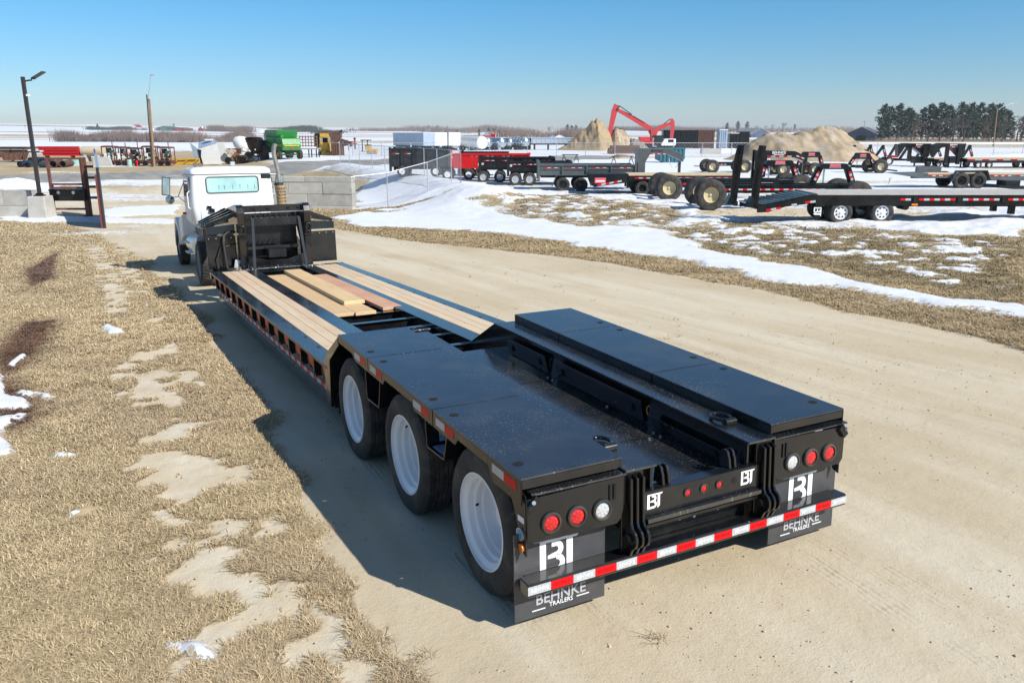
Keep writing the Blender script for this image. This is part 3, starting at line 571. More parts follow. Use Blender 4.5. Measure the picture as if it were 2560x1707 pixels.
    for y,cc in((1.08,(.15,.04,.2)),(1.12,(.5,.4,.02)),(2.6,(.05,.05,.05))):
        B().tube([(.384,y+.02*math.sin(a*3),.74+.04*y+.08*math.sin(a)) for a in np.linspace(0,3,10)],.006,6).mk('wire',mat('wire%d'%int(y*100),cc,.5),T,40)
    # rear end: light plates, lamps, bumper, flaps, cross beam, hinge ears
    for s in(-1,1):
        pl=B().prism([(s*1.275,.86),(s*1.27,.62),(s*1.24,.585),(s*.66,.575),(s*.63,.60),(s*.60,.70),(s*.60,.875)],1,.036,.046)
        lp=pl.mk('light_plate',BLK,T,bev=.003)
        B().prism([(.03,.876),(.30,.89),(.30,.898),(.03,.886)],0,s*.60,s*(1.24 if s<0 else 1.29)).mk('ledge',DECK,lp,bev=.002)
        B().obox((s*1.235,.025,.835),(.045,.03,.09),(0,R(-35*s),0)).mk('lamp_bracket',BLKD,lp); B().cyl((s*1.245,.01,.85),(s*1.25,-.005,.855),.012,n=10).mk('bolt',ZINC,lp)
        for dx in(0,.03): B().box(s*(.675+dx),s*(.69+dx),.028,.036,.74,.835).mk('slot',DARK,lp)
        for k,x in enumerate((1.12,.945,.77)):
            q=(s*x,.036,.69); lm=LCLR if k==2 else LRED
            lamp=B().lathe([(.066,0),(.066,-.012),(.06,-.018),(.052,-.018),(.05,-.008),(.05,0)],q,(0,1,0),28,closed=True).mk('tail_lamp',RUB,lp,40)
            B().lathe([(.051,-.006),(.04,-.013),(.02,-.016),(.001,-.017)],q,(0,1,0),28).mk('lens',lm,lamp,60)
            lb=B()
            for rr,nn in((.014,3),(.034,8)):
                for j in range(nn):
                    a=2*math.pi*j/nn; lb.cyl((q[0]+rr*math.cos(a),q[1]-.013,q[2]+rr*math.sin(a)),(q[0]+rr*math.cos(a),q[1]-.0185+rr*.08,q[2]+rr*math.sin(a)),.0065,.003,6)
            lb.mk('diodes',LEDW if k==2 else LED,lamp)
        # mud flap with printed emblem and lettering
        xc=s*1.0; fp=B().box(xc-.315,xc+.315,.125,.133,.06,.62).mk('mud_flap',FLAP,T)
        emblem(.27,LETW,fp,(xc-.01,.1235,.425)); 
        t=text('BEHNKE',.095,LETG,fp,(xc,.1235,.165),(R(90),0,0),bold=.01); text('TRAILERS',.04,LETW,fp,(xc,.1235,.115),(R(90),0,0))
        B().box(xc-.2,xc-.11,.1225,.1245,.10,.106).mk('rule',LETW,fp); B().box(xc+.11,xc+.2,.1225,.1245,.115,.121).mk('rule',LETW,fp)
        # hinge ears
        prof=[(.03,.87),(-.005,.84),(-.012,.60),(-.03,.56)]+[(.0-.075*math.cos(a),.47+.075*math.sin(a)) for a in np.linspace(-.6,2.2,12)[::-1]*1.0][0:0]
        prof=[(.06,.87),(.0,.85),(-.008,.57)]+[(.005-.072*math.sin(a),.475+.072*math.cos(a)) for a in np.linspace(.35,2.7,12)]+[(-.0,.36),(.02,.34),(.06,.34)]
        for dx in(-.045,0,.045):
            B().prism(prof,0,s*(.535+dx)-.009,s*(.535+dx)+.009).mk('hinge_ear',BLK,T,bev=.003)
        B().cyl((s*.535-.075,.005,.475),(s*.535+.075,.005,.475),.026,n=16).mk('hinge_pin',DARK,T)
        B().box(s*.46,s*.615,.05,.075,.34,.885).mk('ear_plate',BLK,T,bev=.003)
        b=B()
        for dx in(-.022,.022):
            b.prism([(.06,.735),(.16,.735),(.15,.81)]+[(.115+.035*math.cos(a),.82+.035*math.sin(a)) for a in np.linspace(0,3.14,8)]+[(.07,.80)],0,s*.27+dx-.009,s*.27+dx+.009)
        b.mk('clevis',BLK,T,bev=.002)
        b=B().prism([(s*.40,.90),(s*.475,.885),(s*.475,.70),(s*.36,.70)],1,.10,.115); b.mk('gusset',BLK,T)
        # lashing rings on the rail flanges
        c=Vector((s*.5,.44,.93)); B().tube([c+Vector((.06*math.cos(a),.085*math.sin(a),.012)) for a in np.linspace(0,6.28,22)[:-1]],.014,8,True).mk('lashing_ring',BLK,T,50)
        B().cyl(c+Vector((-.045,-.085,.0)),c+Vector((.045,-.085,0)),.026,n=14).mk('ring_bracket',BLKD,T,40)
    xb=B().box(-.475,.475,.03,.12,.575,.735).mk('cross_beam',BLK,T,bev=.004)
    B().box(-.46,.46,-.01,.06,.545,.572).mk('step_ledge',DECK,xb); B().box(-.46,.46,.14,.16,.30,.545).mk('recess_panel',BLKD,xb)
    B().box(-.46,.46,.02,.12,.5,.52).mk('lower_flange',BLKD,xb)
    for x,z in((-.1,.44),(.02,.43),(.22,.44)): B().cyl((x,.139,z),(x,.13,z),.011,n=8).mk('bolt',ZINC,xb)
    B().box(-.06,-.04,.125,.14,.44,.49).mk('tag',LETW,xb)
    for x in(-.13,0,.127):
        lamp=B().lathe([(.03,0),(.03,-.008),(.024,-.01),(.022,0)],(x,.03,.664),(0,1,0),20,closed=True).mk('marker_lamp',RUB,xb,40)
        B().lathe([(.024,-.002),(.016,-.008),(.001,-.01)],(x,.03,.664),(0,1,0),20).mk('lens',LRED,lamp,60)
    B().cyl((.255,.0305,.664),(.255,.028,.664),.022,n=16).mk('hole',DARK,xb)
    emblem(.115,LETW,xb,(-.385,.0285,.664)); emblem(.115,LETW,xb,(.37,.0285,.664))
    bp=B().box(-1.295,1.295,.0,.105,.276,.361).mk('rear_bumper',BLK,T,bev=.006)
    B().box(-1.25,1.25,.106,.125,.30,.355).mk('bumper_bracket',BLKD,bp)
    w=2.59/17
    for i in range(17):
        x0=-1.295+i*w; red=i%2==1
        B().box(x0+.001,x0+w-.001,-.0025,-.0002,.293,.345).mk('reflective_tape',TAPER if red else TAPEW,bp)
        text('BEHNKE',.031,TAPER if red else LETW,bp,(x0+w/2,-.0035,.318),(R(90),0,0))
    # ---- low deck
    y0,y1=4.3,12.5
    for s in(-1,1):
        B().box(s*1.105,s*1.292,y0-.1,y1,.705,.718).mk('outer_deck_strip',DECK,T,bev=.002)
        B().box(s*.45,s*.668,y0,y1,.705,.718).mk('inner_deck_strip',DECK,T,bev=.002)
        B().box(s*.655,s*.668,y0,y1,.22,.704).mk('main_beam',BLKD,T); B().box(s*.45,s*.46,y0,y1,.40,.704).mk('main_beam',BLK,T)
        rl=B().prism([(1.20,.2),(1.20,.46),(1.12,.46),(1.12,.2)],1,4.2,12.35)
        if s<0: rl.v=[(-x,y,z) for x,y,z in rl.v]
        sr=rl.mk('side_rail',BLK,T,bev=.002)
        B().box(s*1.2,s*1.212,4.2,12.35,.30,.308).mk('rail_rib',BLKD,sr)
        B().box(s*1.278,s*1.292,4.22,y1,.682,.704).mk('edge_lip',BLKD,T); B().box(s*1.10,s*1.112,4.22,y1,.42,.704).mk('inner_web',BLK,T)
        n=50; tape(sr,(s*1.201,12.25,.375),(s*1.201,4.4,.375),n,.05,'w',(s,0,0),gap=.0)
        if s<0: B().box(-1.222,-1.201,8.0,8.1,.39,.425).mk('marker_lamp',AMB,sr)
        bd=[(12.43,10.2),(10.192,4.36)]
        for (a,c) in bd:
            for k in range(3):
                x0=s*(.672+.1445*k); x1=s*(.672+.1445*(k+1)-.004)
                B().box(-abs(x1-x0)/2,abs(x1-x0)/2,-(a-c)/2,(a-c)/2,-.04,.0).mk('plank',WOOD,T,bev=.003,loc=((x0+x1)/2,(a+c)/2,.7225))
        # swing-out brackets, chain rings and notches along the edge
        for k in range(14):
            y=4.22+k*.598
            b=B().prism([(y,.695),(y+.20,.695),(y+.17,.60),(y,.555)],0,s*1.2,s*1.287); br=b.mk('swing_bracket',REDP,T,bev=.004)
            B().prism([(y-.03,.695),(y-.004,.695),(y-.004,.47),(y-.03,.52)],0,s*1.19,s*1.285).mk('bracket_web',BLKD,T)
            B().tube([(s*1.24,y+.33+.05*math.cos(a),.60+.075*math.sin(a)) for a in np.linspace(0,6.28,16)[:-1]],.012,6,True).mk('chain_ring',BLKD,T,50)
            B().tube([(s*1.27,y+.015*math.cos(a),.50+.03*math.sin(a)) for a in np.linspace(0,6.28,10)[:-1]],.006,5,True).mk('ring_clip',ZINC,T,50)
            yn=y+.30; B().prism([(s*1.13,yn-.05),(s*1.165,yn),(s*1.13,yn+.05)],2,.7175,.7192).mk('notch',DARK,T)
    for k in range(14):
        y=4.62+k*.598; cm=B().box(-.45,.45,y-.045,y+.045,.66,.672).box(-.45,.45,y-.006,y+.006,.42,.66); cm.mk('cross_member',BLK,T)
    B().box(-1.1,1.1,y0,y1,.40,.415).mk('belly_plate',BLKD,T)
    B().prism([(4.05,.60),(5.0,.42),(5.0,.43),(4.05,.615)],0,-.45,.45).mk('ramp_plate',BLK,T)
    B().box(-.45,.45,5.66,5.76,.60,.655).mk('weld_beam',BLKD,T)
    wb=B()
    for i in range(40): wb.obox((-.42+i*.021,5.655,.655),(.014,.02,.014),(.3,.2,i))
    wb.mk('weld_bead',ZINC,T)
    # ---- gooseneck
    B().box(-1.292,1.292,12.5,12.62,.60,.722).mk('front_beam',BLK,T,bev=.004)
    wb=B()
    for i in range(90): wb.obox((-.9+i*.02,12.50,.728),(.012,.018,.012),(.3,.2,i))
    wb.mk('weld_bead',ZINC,T)
    gb=B().prism([(-.56,.72),(.56,.72),(.56,.98),(.42,.93),(.2,.87),(-.2,.87),(-.42,.93),(-.56,.98)],1,12.62,12.65).mk('base_plate',BLK,T)
    for s in(-1,1):
        up=[(12.66,.60),(12.62,1.35),(12.58,1.80),(12.62,1.91),(12.72,1.95),(12.95,1.95),(15.9,1.62),(15.9,1.30),(13.3,1.45),(13.1,1.2),(13.05,.60)]
        B().prism(up,0,s*.565,s*.705).mk('neck_arm',BLK,T,bev=.012,seg=2)
        B().box(s*.55,s*.72,12.565,12.66,1.33,1.36).mk('arm_collar',BLK,T,bev=.004)
        c=Vector((s*.635,12.575,1.52)); B().tube([c+Vector((.05*math.cos(a),-.025,.075*math.sin(a)-.04)) for a in np.linspace(0,6.28,20)[:-1]],.012,8,True).mk('lashing_ring',BLKD,T,50)
        B().cyl(c+Vector((-.04,-.01,.035)),c+Vector((.04,-.01,.035)),.02,n=10).mk('ring_bracket',BLK,T,40)
        # bulkhead flaps beside the arms
        lo=B().box(s*.72,s*1.27,12.93,12.94,.735,1.36).mk('guard_panel',BLK,T)
        u=B().add([(s*.72,12.92,1.40),(s*1.25,12.92,1.40),(s*1.25,12.925,1.54),(s*.72,12.925,1.58),(s*.72,12.93,1.40),(s*1.25,12.93,1.40),(s*1.25,12.935,1.54),(s*.72,12.935,1.58)],[(0,1,2,3),(4,5,6,7),(0,1,5,4),(1,2,6,5),(2,3,7,6),(3,0,4,7)]).mk('upper_guard',BLK,T)
        rb=B()
        for k in range(4):
            x=s*(.8+.14*k); rb.cyl((x,12.93,1.32),(x,12.92,1.32),.011,n=8); rb.cyl((x,12.95,1.435),(x,12.925,1.435),.009,n=8)
        rb.mk('rivets',ZINC,T)
        for k in range(4): B().beam((s*1.25,13.05+k*.32,1.56),(s*.70,13.05+k*.32,1.76+.02*k),.05,.07).mk('fender_slat',BLK,T)
        B().add([(s*1.25,13.02,1.5),(s*1.25,14.5,1.5),(s*.71,14.5,1.74),(s*.71,13.02,1.72),(s*1.25,13.02,1.49),(s*1.25,14.5,1.49),(s*.71,14.5,1.73),(s*.71,13.02,1.71)],[(0,1,2,3),(4,5,6,7),(0,1,5,4),(1,2,6,5),(2,3,7,6),(3,0,4,7)]).mk('fender_plate',BLKD,T)
        B().beam((s*.44,12.50,1.70),(s*.50,12.36,.735),.03,.05).mk('prop_rod',mat('rod_steel',(.03,.034,.038),.3,.2),T)
        B().obox((s*.95,12.985,1.62),(.28,.012,.06),(0,R(10*s),0)).mk('slotted_bar',BLKD,T)
    B().box(-.565,.565,12.75,12.80,1.80,1.93).mk('head_plate',BLK,T,bev=.004)
    for x in(-.36,-.1,.3,.5): B().tube([(x-.03,12.747,1.865),(x+.03,12.747,1.865)],.022,8).mk('slot',DARK,T)
    gr=B().box(-.46,.46,12.52,12.53,1.55,1.70).box(-.46,.46,12.53,12.62,1.69,1.70).mk('tread_plate',BLKD,T)
    for i in range(11): B().box(-.36+i*.072-.013,-.36+i*.072+.013,12.5185,12.5205,1.565,1.59).mk('punch_hole',DARK,gr)
    sp=B()
    for i in range(9): sp.tube([(-.4+i*.1,12.55,1.705),(-.4+i*.1,12.62,1.76),(-.4+i*.1,12.7,1.72)],.012,6)
    sp.mk('hose_fitting',BLKD,T,50)
    B().box(-.56,.56,13.3,13.32,.72,1.75).mk('inner_bulkhead',BLKD,T)
    B().box(-.5,.5,12.95,13.0,1.06,1.12).mk('inner_beam',BLK,T); B().box(-.15,.2,12.70,12.95,.90,1.07).mk('tool_box',BLKD,T,bev=.008)
    B().box(-.56,.56,15.3,16.3,1.15,1.3).mk('kingpin_plate',BLKD,T)
    B().tube([(-.72,12.9,1.43),(-.86,12.85,1.44),(-.95,12.82,1.38),(-.97,12.8,1.2),(-.96,12.76,.95),(-.95,12.7,.75)],.022,8).mk('air_hose',RUB,T,50)
    B().tube([(-.72,12.88,1.2),(-1.02,12.86,1.15),(-1.12,12.84,.9),(-1.1,12.8,.75)],.014,6).mk('air_hose',RUB,T,50)
    B().obox((-.76,12.75,.82),(.09,.03,.16),(0,.2,0)).mk('hose_valve',GALV,T)
    return T
TR=lowboy()
# loose boards lying over the open centre of the deck
Tm=TR.matrix_basis.copy(); Tm=Matrix.Rotation(-TH,4,'X')
def board(label,x0,x1,y0,y1,z0,th,m,rz=0):
    o=B().box(-(x1-x0)/2,(x1-x0)/2,-(y1-y0)/2,(y1-y0)/2,0,th).mk('loose_board',m,None,bev=.003)
    o.location=Tm@Vector(((x0+x1)/2,(y0+y1)/2,z0)); o.rotation_euler=(-TH,0,rz); return tag(o,label,'board','loose boards on the trailer deck')
board('pale loose board lying next to the left inner deck strip',-.45,-.165,6.97,11.45,.673,.046,WOODN)
board('pale board half covered by the stacked board on the trailer',-.162,.13,6.93,11.4,.673,.046,WOODN)
board('thick yellow board stacked on top of two other boards',-.12,.185,7.58,11.62,.7205,.055,WOODN,R(-.3))
board('reddish stained board lying alone beside the board stack',.27,.555,7.1,11.05,.673,.046,WOODR,R(.4))
# ---------------- white tractor truck ----------------
def rring(cx,cy,sx,sy,r,z,n=5):
    P=[]
    for qx,qy,a0 in((1,1,0),(-1,1,90),(-1,-1,180),(1,-1,270)):
        for i in range(n+1):
            a=R(a0+90*i/n); P.append((cx+qx*(sx-r)+r*math.cos(a),cy+qy*(sy-r)+r*math.sin(a),z))
    return P
def truck():
    Y0=18.; K_=thing('tractor_truck','old white tractor truck with teal rear window pulling the black lowboy trailer','truck',Tm@Vector((.05,Y0,0))); K_.rotation_euler=(-TH,0,0)
    yc=.42; 
    cab=B().loft([rring(0,yc,.86,.70,.12,1.18),rring(0,yc,.98,.80,.12,1.32),rring(0,yc,1.0,.82,.13,1.7),rring(0,yc,.985,.82,.13,2.1),rring(0,yc,.95,.80,.13,2.46),rring(0,yc,.945,.795,.13,2.50)]).mk('cab',WHT,K_,50)
    B().loft([rring(0,yc,.965,.815,.14,2.495),rring(0,yc,.97,.82,.14,2.53),rring(0,yc,.95,.80,.16,2.60),rring(0,yc,.86,.70,.2,2.655),rring(0,yc,.6,.45,.2,2.672)]).mk('roof',WHT,K_,60)
    # rear window with rubber frame
    def rr2(x0,x1,z0,z1,r,y,sl=0): 
        P=[]
        for cx,cz,a0 in((x1-r,z1-r,0),(x0+r,z1-r,90),(x0+r,z0+r,180),(x1-r,z0+r,270)):
            for i in range(6): a=R(a0+90*i/5); P.append((cx+r*math.cos(a),y+sl*((cz+r*math.sin(a))-z0),cz+r*math.sin(a)))
        return P
    fr=rr2(-.62,.62,2.04,2.42,.07,-.405,.045)
    win=B().tube(fr,.018,6,True).mk('window_frame',mat('window_rubber',(.10,.12,.12),.5),cab,50)
    B().loft([[(x,y,z) for x,y,z in fr],[(x,y+.012,z) for x,y,z in fr]]).mk('rear_window',GLASS,cab)
    for x in(-.47,-.33,.02,.16,.5,.64): B().prism([(-.402,1.45),(-.417,1.5),(-.413,1.88),(-.40,1.94)],0,x-.018,x+.018).mk('cab_rib',WHT,cab,bev=.008)
    B().tube([(x,y,2.492) for x,y,z in rring(0,yc,.958,.808,.14,0)],.014,5,True).mk('rain_gutter',mat('gutter_grey',(.35,.36,.36),.5),cab,50)
    for z in(1.98,): B().box(-.8,.8,-.4035,-.400,z,z+.006).mk('panel_seam',mat('gutter_grey',(.35,.36,.36),.5),cab)
    for x in(-.8,.8): B().box(x,x+.006,-.4035,-.398,1.42,1.98).mk('panel_seam',mat('gutter_grey',(.35,.36,.36),.5),cab)
    for x,h in((-.33,.10),(-.20,.07),(.0,.09),(.17,.11),(.36,.10),(.52,.09)): B().obox((x,-.408+.045*.14,2.16),(.008,.004,h*1.3),(R(2.5),R(3),0)).mk('window_mark',DGL,cab)
    b=B().obox((-.55,-.43,1.62),(.12,.05,.10),(0,.4,0)).obox((-.5,-.44,1.55),(.05,.05,.16),(0,-.2,0)).obox((-.6,-.43,1.7),(.1,.04,.06),(0,.1,0)).mk('hose_bracket',BLKD,K_)
    B().box(.70,.93,-.395,-.375,2.36,2.47).mk('vent_patch',BLKD,K_)
    # doors, side windows, grab handle
    for s in(-1,1):
        d=B().prism([(-.12,1.35),(1.08,1.35),(1.12,1.95),(.9,2.44),(-.12,2.44)],0,s*.985,s*1.004); dr=d.mk('door',WHT,K_,bev=.01)
        B().prism([(-.02,1.95),(1.0,1.95),(.83,2.38),(-.02,2.38)],0,s*1.0,s*1.008).mk('side_window',DGL,dr)
        B().cyl((s*1.02,.0,1.75),(s*1.02,.12,1.75),.015,n=8).mk('handle',BLKD,dr)
        B().tube([(s*1.0,-.25,1.65),(s*1.06,-.25,1.70),(s*1.06,-.25,2.05),(s*1.0,-.25,2.10)],.016,8).mk('grab_bar',WHT,K_,50)
        # front fender
        P=[(2.05,.62)]+[(2.65-.62*math.cos(a),.52+.80*math.sin(a)) for a in np.linspace(.15,2.9,14)]+[(3.2,.62)]+[(2.65-.52*math.cos(a),.50+.64*math.sin(a)) for a in np.linspace(2.9,.15,14)]
        f=B(); n=len(P)
        for i in range(14):
            a,c=P[1+i],P[min(2+i,15)]; a2=P[16+13-i+0] if 0 else P[len(P)-1-i]; c2=P[len(P)-2-i] if i<13 else P[len(P)-1-i]
            f.prism([a,c,c2,a2],0,s*.62,s*1.13)
        f.mk('front_fender',WHT,K_,40)
        B().prism([(1.35,.9),(2.15,.65),(2.1,1.30),(1.3,1.45)],0,s*.75,s*1.10).mk('fender_skirt',WHT,K_,bev=.03,seg=2)
        wheel(K_,(s*1.0,2.65,.5),.5,.27,.29,'steel',GALV,s,n=36,grooves=3)
        for xx in(1.03,.70): wheel(K_,(s*xx,-1.95,.51),.5,.26,.29,'deep',mat('grey_rim',(.23,.25,.27),.4),s,n=40,grooves=0,lug=1)
        B().box(s*.40,s*.47,-3.1,3.3,.72,.98).mk('chassis_rail',BLKD,K_)
        tk=B().cyl((s*.80,-.1,.72),(s*.80,1.15,.72),.27,n=20).mk('fuel_tank',ALU,K_,30)
        st=B()
        for k in range(2): st.box(s*.88,s*1.12,.35,1.0,.52+.26*k,.545+.26*k)
        st.mk('cab_step',GALV,K_)
        # mirror
        mi=B().obox((s*1.42,.95,2.2),(.20,.06,.46),(0,R(6),0)); m_=mi.mk('mirror',BLKD,K_,bev=.015)
        B().obox((s*1.42,.916,2.2),(.165,.004,.42),(0,R(6),0)).mk('mirror_glass',mat('mirror_glass',(.5,.6,.62),.05,.9,.4,3),m_)
        B().lathe([(.105,.03),(.11,.0),(.1,-.01),(.001,-.03)],(s*1.36,.93,1.86),(0,1,0),20).mk('convex_mirror',mat('mirror_glass',(.5,.6,.62)),m_,60)
        B().tube([(s*1.40,.96,2.43),(s*.98,.9,2.47)],.012,6).tube([(s*1.38,.96,1.90),(s*1.16,.9,1.94),(s*1.0,.85,1.78)],.012,6).tube([(s*1.16,.9,1.94),(s*.97,.85,2.36)],.012,6).mk('mirror_arm',GALV,K_,50)
        B().cyl((s*1.0,1.0,1.50),(s*1.08,1.0,1.50),.035,n=10).mk('marker_lamp',LRED,K_)
        B().cyl((-.0+s*.0,-1.95,.51),(s*1.1,-1.95,.51),.08,n=10).mk('axle',BLKD,K_)
    B().loft([[(x,1.2,z) for x,z in((-.85,1.0),(.85,1.0),(.88,1.6),(.75,1.82),(-.75,1.82),(-.88,1.6))],[(x,3.45,z) for x,z in((-.62,1.0),(.62,1.0),(.64,1.5),(.5,1.66),(-.5,1.66),(-.64,1.5))]]).mk('hood',WHT,K_,bev=.05,seg=2)
    B().box(-1.1,1.1,3.45,3.65,.45,.78).mk('front_bumper',BLKD,K_,bev=.02)
    B().box(-.62,.62,-2.5,-1.4,1.0,1.12).mk('fifth_wheel',BLKD,K_,bev=.02)
    B().box(-.8,.8,-.36,1.0,.9,1.2).mk('underbody',BLKD,K_)
    # exhaust stack with perforated rusty shield
    ST=mat('stack_steel',(.38,.36,.33),.4,.7,.3,6,dirt=(.15,.12,.09),dirtamt=.4)
    B().tube([(1.14,-.42,1.95),(1.13,-.42,2.5),(1.07,-.42,2.85),(1.055,-.42,3.0),(1.075,-.42,3.12),(1.11,-.42,3.2)],.055,14).mk('exhaust_pipe',ST,K_,60)
    mf=B().cyl((1.15,-.42,1.1),(1.14,-.42,2.25),.095,n=18).mk('muffler',mat('muffler',(.03,.04,.035),.5),K_,30)
    sh=B().lathe([(.108,0),(.112,0),(.112,.86),(.108,.86)],(1.155,-.42,1.32),(0,0,1),20,closed=True).mk('heat_shield',mat('shield_rust',(.34,.23,.12),.7,0,.35,12),mf,40)
    dt=B()
    for i in range(10):
        for j in range(6):
            a=-math.pi/2+(j-2.5)*.42+(i%2)*.21; dt.obox((1.155+.113*math.cos(a),-.42+.113*math.sin(a),1.38+i*.08),(.02,.02,.025),(0,0,a))
    dt.mk('shield_holes',DARK,mf)
    B().tube([(1.0,-.42,2.2),(1.05,-.42,2.22)],.03,6).mk('stack_clamp',BLKD,mf)
    B().tube([(.99,-.4,2.1),(1.03,-.42,1.9),(1.0,-.42,1.6),(1.04,-.42,1.2)],.012,6).mk('air_line',GALV,K_,50)
    for x in(-.78,-.66): B().cyl((x,.0,2.71),(x,.26,2.73),.055,.035,12).mk('roof_horn',mat('horn_brown',(.2,.16,.13),.4,.4),K_,30)
    B().obox((.08,-.15,2.735),(.11,.06,.10)).mk('work_lamp',GALV,K_,bev=.01)
    return K_
truck()
# ---------------- concrete block walls ----------------
def block_wall(label,a,c,layout,thick=.61,bury=.12):
    a=Vector(a);c=Vector(c); d=(c-a); d.z=0; L=d.length; rz=math.atan2(d.y,d.x)
    z0=min(a.z,c.z)-bury; W_=thing('concrete_block_wall',label,'wall',(a.x,a.y,z0),rz); z=0
    for h,joints in layout:
        xs=[0]+[j for j in joints if 0<j<L]+[L]
        for x0,x1 in zip(xs,xs[1:]):
            jt=random.uniform(-.02,.02)
            B().box(x0+.008,x1-.008,jt,thick+jt,z+.006,z+h-.006).mk('block',random.choice((CONC,CONCD,CONC)),W_,bev=.015)
        z+=h
    for x in(L*.3,L*.62):
        B().tube([(x-.08,thick/2,z-.02),(x-.05,thick/2,z+.05),(x+.05,thick/2,z+.05),(x+.08,thick/2,z-.02)],.012,6).mk('lifting_loop',RUSTD,W_,50)
    return W_
random.seed(4)
a=G(*zB(620,905)); c=G(*zB(1803,912))
block_wall('pale concrete block wall beyond the truck joined to chain link fence',a,c,[(.35,[1.2,3.1,5]),(.64,[.9,2.9,4.75]),(.64,[1.8,3.72,5.7]),(.30,[.8,2.8,4.65])])
c=G(*zA(332,1345)); a=c-Vector((math.cos(RZ+.0),math.sin(RZ),0))*4.2; a.z=c.z
block_wall('low concrete block wall next to the black lamp post',a,c,[(.62,[.5,2.3]),(.72,[1.2,2.75]),(.05,[])],bury=.05)
# ---------------- lamp posts ----------------
p=G(*zA(422,1355)); lp=thing('lamp_post','slim black lamp post with flat angled lamp on concrete pedestal','lamp post',p,RZ)
B().loft([[(x*.48,y*.48,-.1) for x,y in((-1,-1),(1,-1),(1,1),(-1,1))],[(x*.42,y*.42,1.1) for x,y in((-1,-1),(1,-1),(1,1),(-1,1))]]).mk('pedestal',CONC,lp,bev=.03)
B().box(-.2,.2,-.2,.2,1.1,1.16).box(-.13,.13,-.13,.13,1.16,1.24).mk('base_flange',BLKM,lp)
PB=mat('pole_dark',(.035,.032,.035),.5,0,.2,4)
B().loft([[(x*.075,y*.075,1.2) for x,y in((-1,-1),(1,-1),(1,1),(-1,1))],[(x*.07,y*.07,6.75) for x,y in((-1,-1),(1,-1),(1,1),(-1,1))]]).mk('pole',PB,lp)
B().beam((.05,0,6.55),(.42,0,6.6),.05,.07).mk('arm',PB,lp); B().obox((.5,0,6.68),(.16,.12,.1)).mk('lamp_driver',PB,lp)
B().obox((.78,0,6.83),(.62,.34,.05),(0,R(-28),0)).mk('lamp_head',PB,lp); B().obox((.16,-.05,5.9),(.14,.1,.09)).mk('camera_box',WHT,lp)
BARK_=mat('pole_wood',(.27,.17,.10),.85,0,.35,3,stretch=(6,6,.5),bump=.3)
p=G(*zA(1512,852)); wp=thing('light_pole','tall brown wooden light pole behind the row of rusty machines','light pole',p,RZ)
hh=(852-215)/3.921/ppm(p)
B().cyl((0,0,-.3),(.28,0,hh),.17,.12,12).mk('pole',BARK_,wp,40); B().cyl((-.2,-.14,0),(.1,-.14,hh+.5),.09,.08,8).mk('conduit',PB,wp,40)
B().tube([(.1,0,hh-.3),(.45,0,hh+1.2),(.8,0,hh+2.7)],.045,8).mk('arm',GALV,wp,50); B().obox((.97,0,hh+2.78),(.5,.2,.12)).mk('lamp_head',GALV,wp)
p=G(*zF(1950,585)); wp=thing('light_pole','tall light pole with long curved arm in front of the pines','light pole',p,RZ); k=1/4.612/ppm(p)
B().cyl((0,0,-.3),(-14*k,0,415*k),.2,.15,10).mk('pole',BARK_,wp,40)
B().tube([(-14*k,0,405*k),(50*k,0,440*k),(135*k,0,475*k),(185*k,0,480*k)],.07,6).mk('arm',GALV,wp,50); B().obox((190*k,0,480*k),(.9,.3,.15)).mk('lamp_head',GALV,wp)
p=G(*zF(447,520)); wp=thing('utility_pole','thin grey utility pole with crossarm by the grey shed','utility pole',p,RZ); k=1/4.612/ppm(p)
B().cyl((0,0,-.3),(-3*k,0,220*k),.17,.12,8).mk('pole',mat('pole_grey',(.3,.28,.26),.8),wp,40); B().beam((-31*k,0,212*k),(25*k,0,212*k),.14,.14).mk('crossarm',mat('pole_grey',(.3,.28,.26),.8),wp)
# ---------------- rusty display frame with toolbox and ramp ----------------
p=G(*zA(540,1338)); q=G(*zA(905,1330)); fr=thing('display_rack','rusty brown upright steel rack with open top bay beside pedestal','rack',p,RZ); s=(q-p).length; h=2.95
FR=mat('frame_brown',(.16,.065,.045),.65,0,.3,4,dirt=(.06,.035,.03),dirtamt=.6)
for x in(0,s):
    B().box(x-.06,x+.06,-.06,.06,-.1,h).mk('upright',FR,fr)
for z,n in((h-.06,'top_rail'),(h*.55,'middle_rail'),(h*.49,'middle_rail'),(.38,'lower_rail')): B().box(.06,s-.06,-.05,.05,z-.05,z+.05).mk(n,FR,fr)
B().box(s-.16,s+.14,-.02,.10,0,h).mk('side_plate',FR,fr)
B().beam((s,0,.05),(s-.8,-1.2,-.05),.06,.06).beam((0,0,.05),(0,-.9,-.05),.06,.06).mk('foot_brace',FR,fr)
for z in(.95,1.5,1.95,2.5): B().box(s+.1,s+.5,-.05,.05,z-.06,z+.06).mk('spacer_tube',BLKD,fr)
tb=tag(B().box(-.9,.9,-.25,.25,0,.56).mk('toolbox',BLKM,None,bev=.02),'black steel toolbox hung inside the rusty frame','toolbox')
tb.location=p+Vector((math.cos(RZ)*(s/2+.02),math.sin(RZ)*(s/2+.02),.80)); tb.rotation_euler=(0,0,RZ)
for x in(-.42,.34): B().cyl((x,-.25,.42),(x,-.275,.42),.08,n=16).mk('latch',ZINC,tb,30)
B().box(-.92,.92,-.27,.27,.50,.58).mk('lid',BLKM,tb,bev=.015)
for x in(-.8,.8): B().box(x-.03,x+.03,-.03,.03,.57,.78).mk('hanger',BLKD,tb)
f0=G(*zA(1010,1455)); rp=thing('leaning_ramp','dark ramp panel standing on edge right of the rusty frame','ramp',f0,RZ)
u=Vector((math.cos(-RZ),math.sin(-RZ),0))
t0=q+Vector((math.cos(RZ),math.sin(RZ),0))*.55-f0; t0=Matrix.Rotation(-RZ,3,'Z')@t0
top=2.9
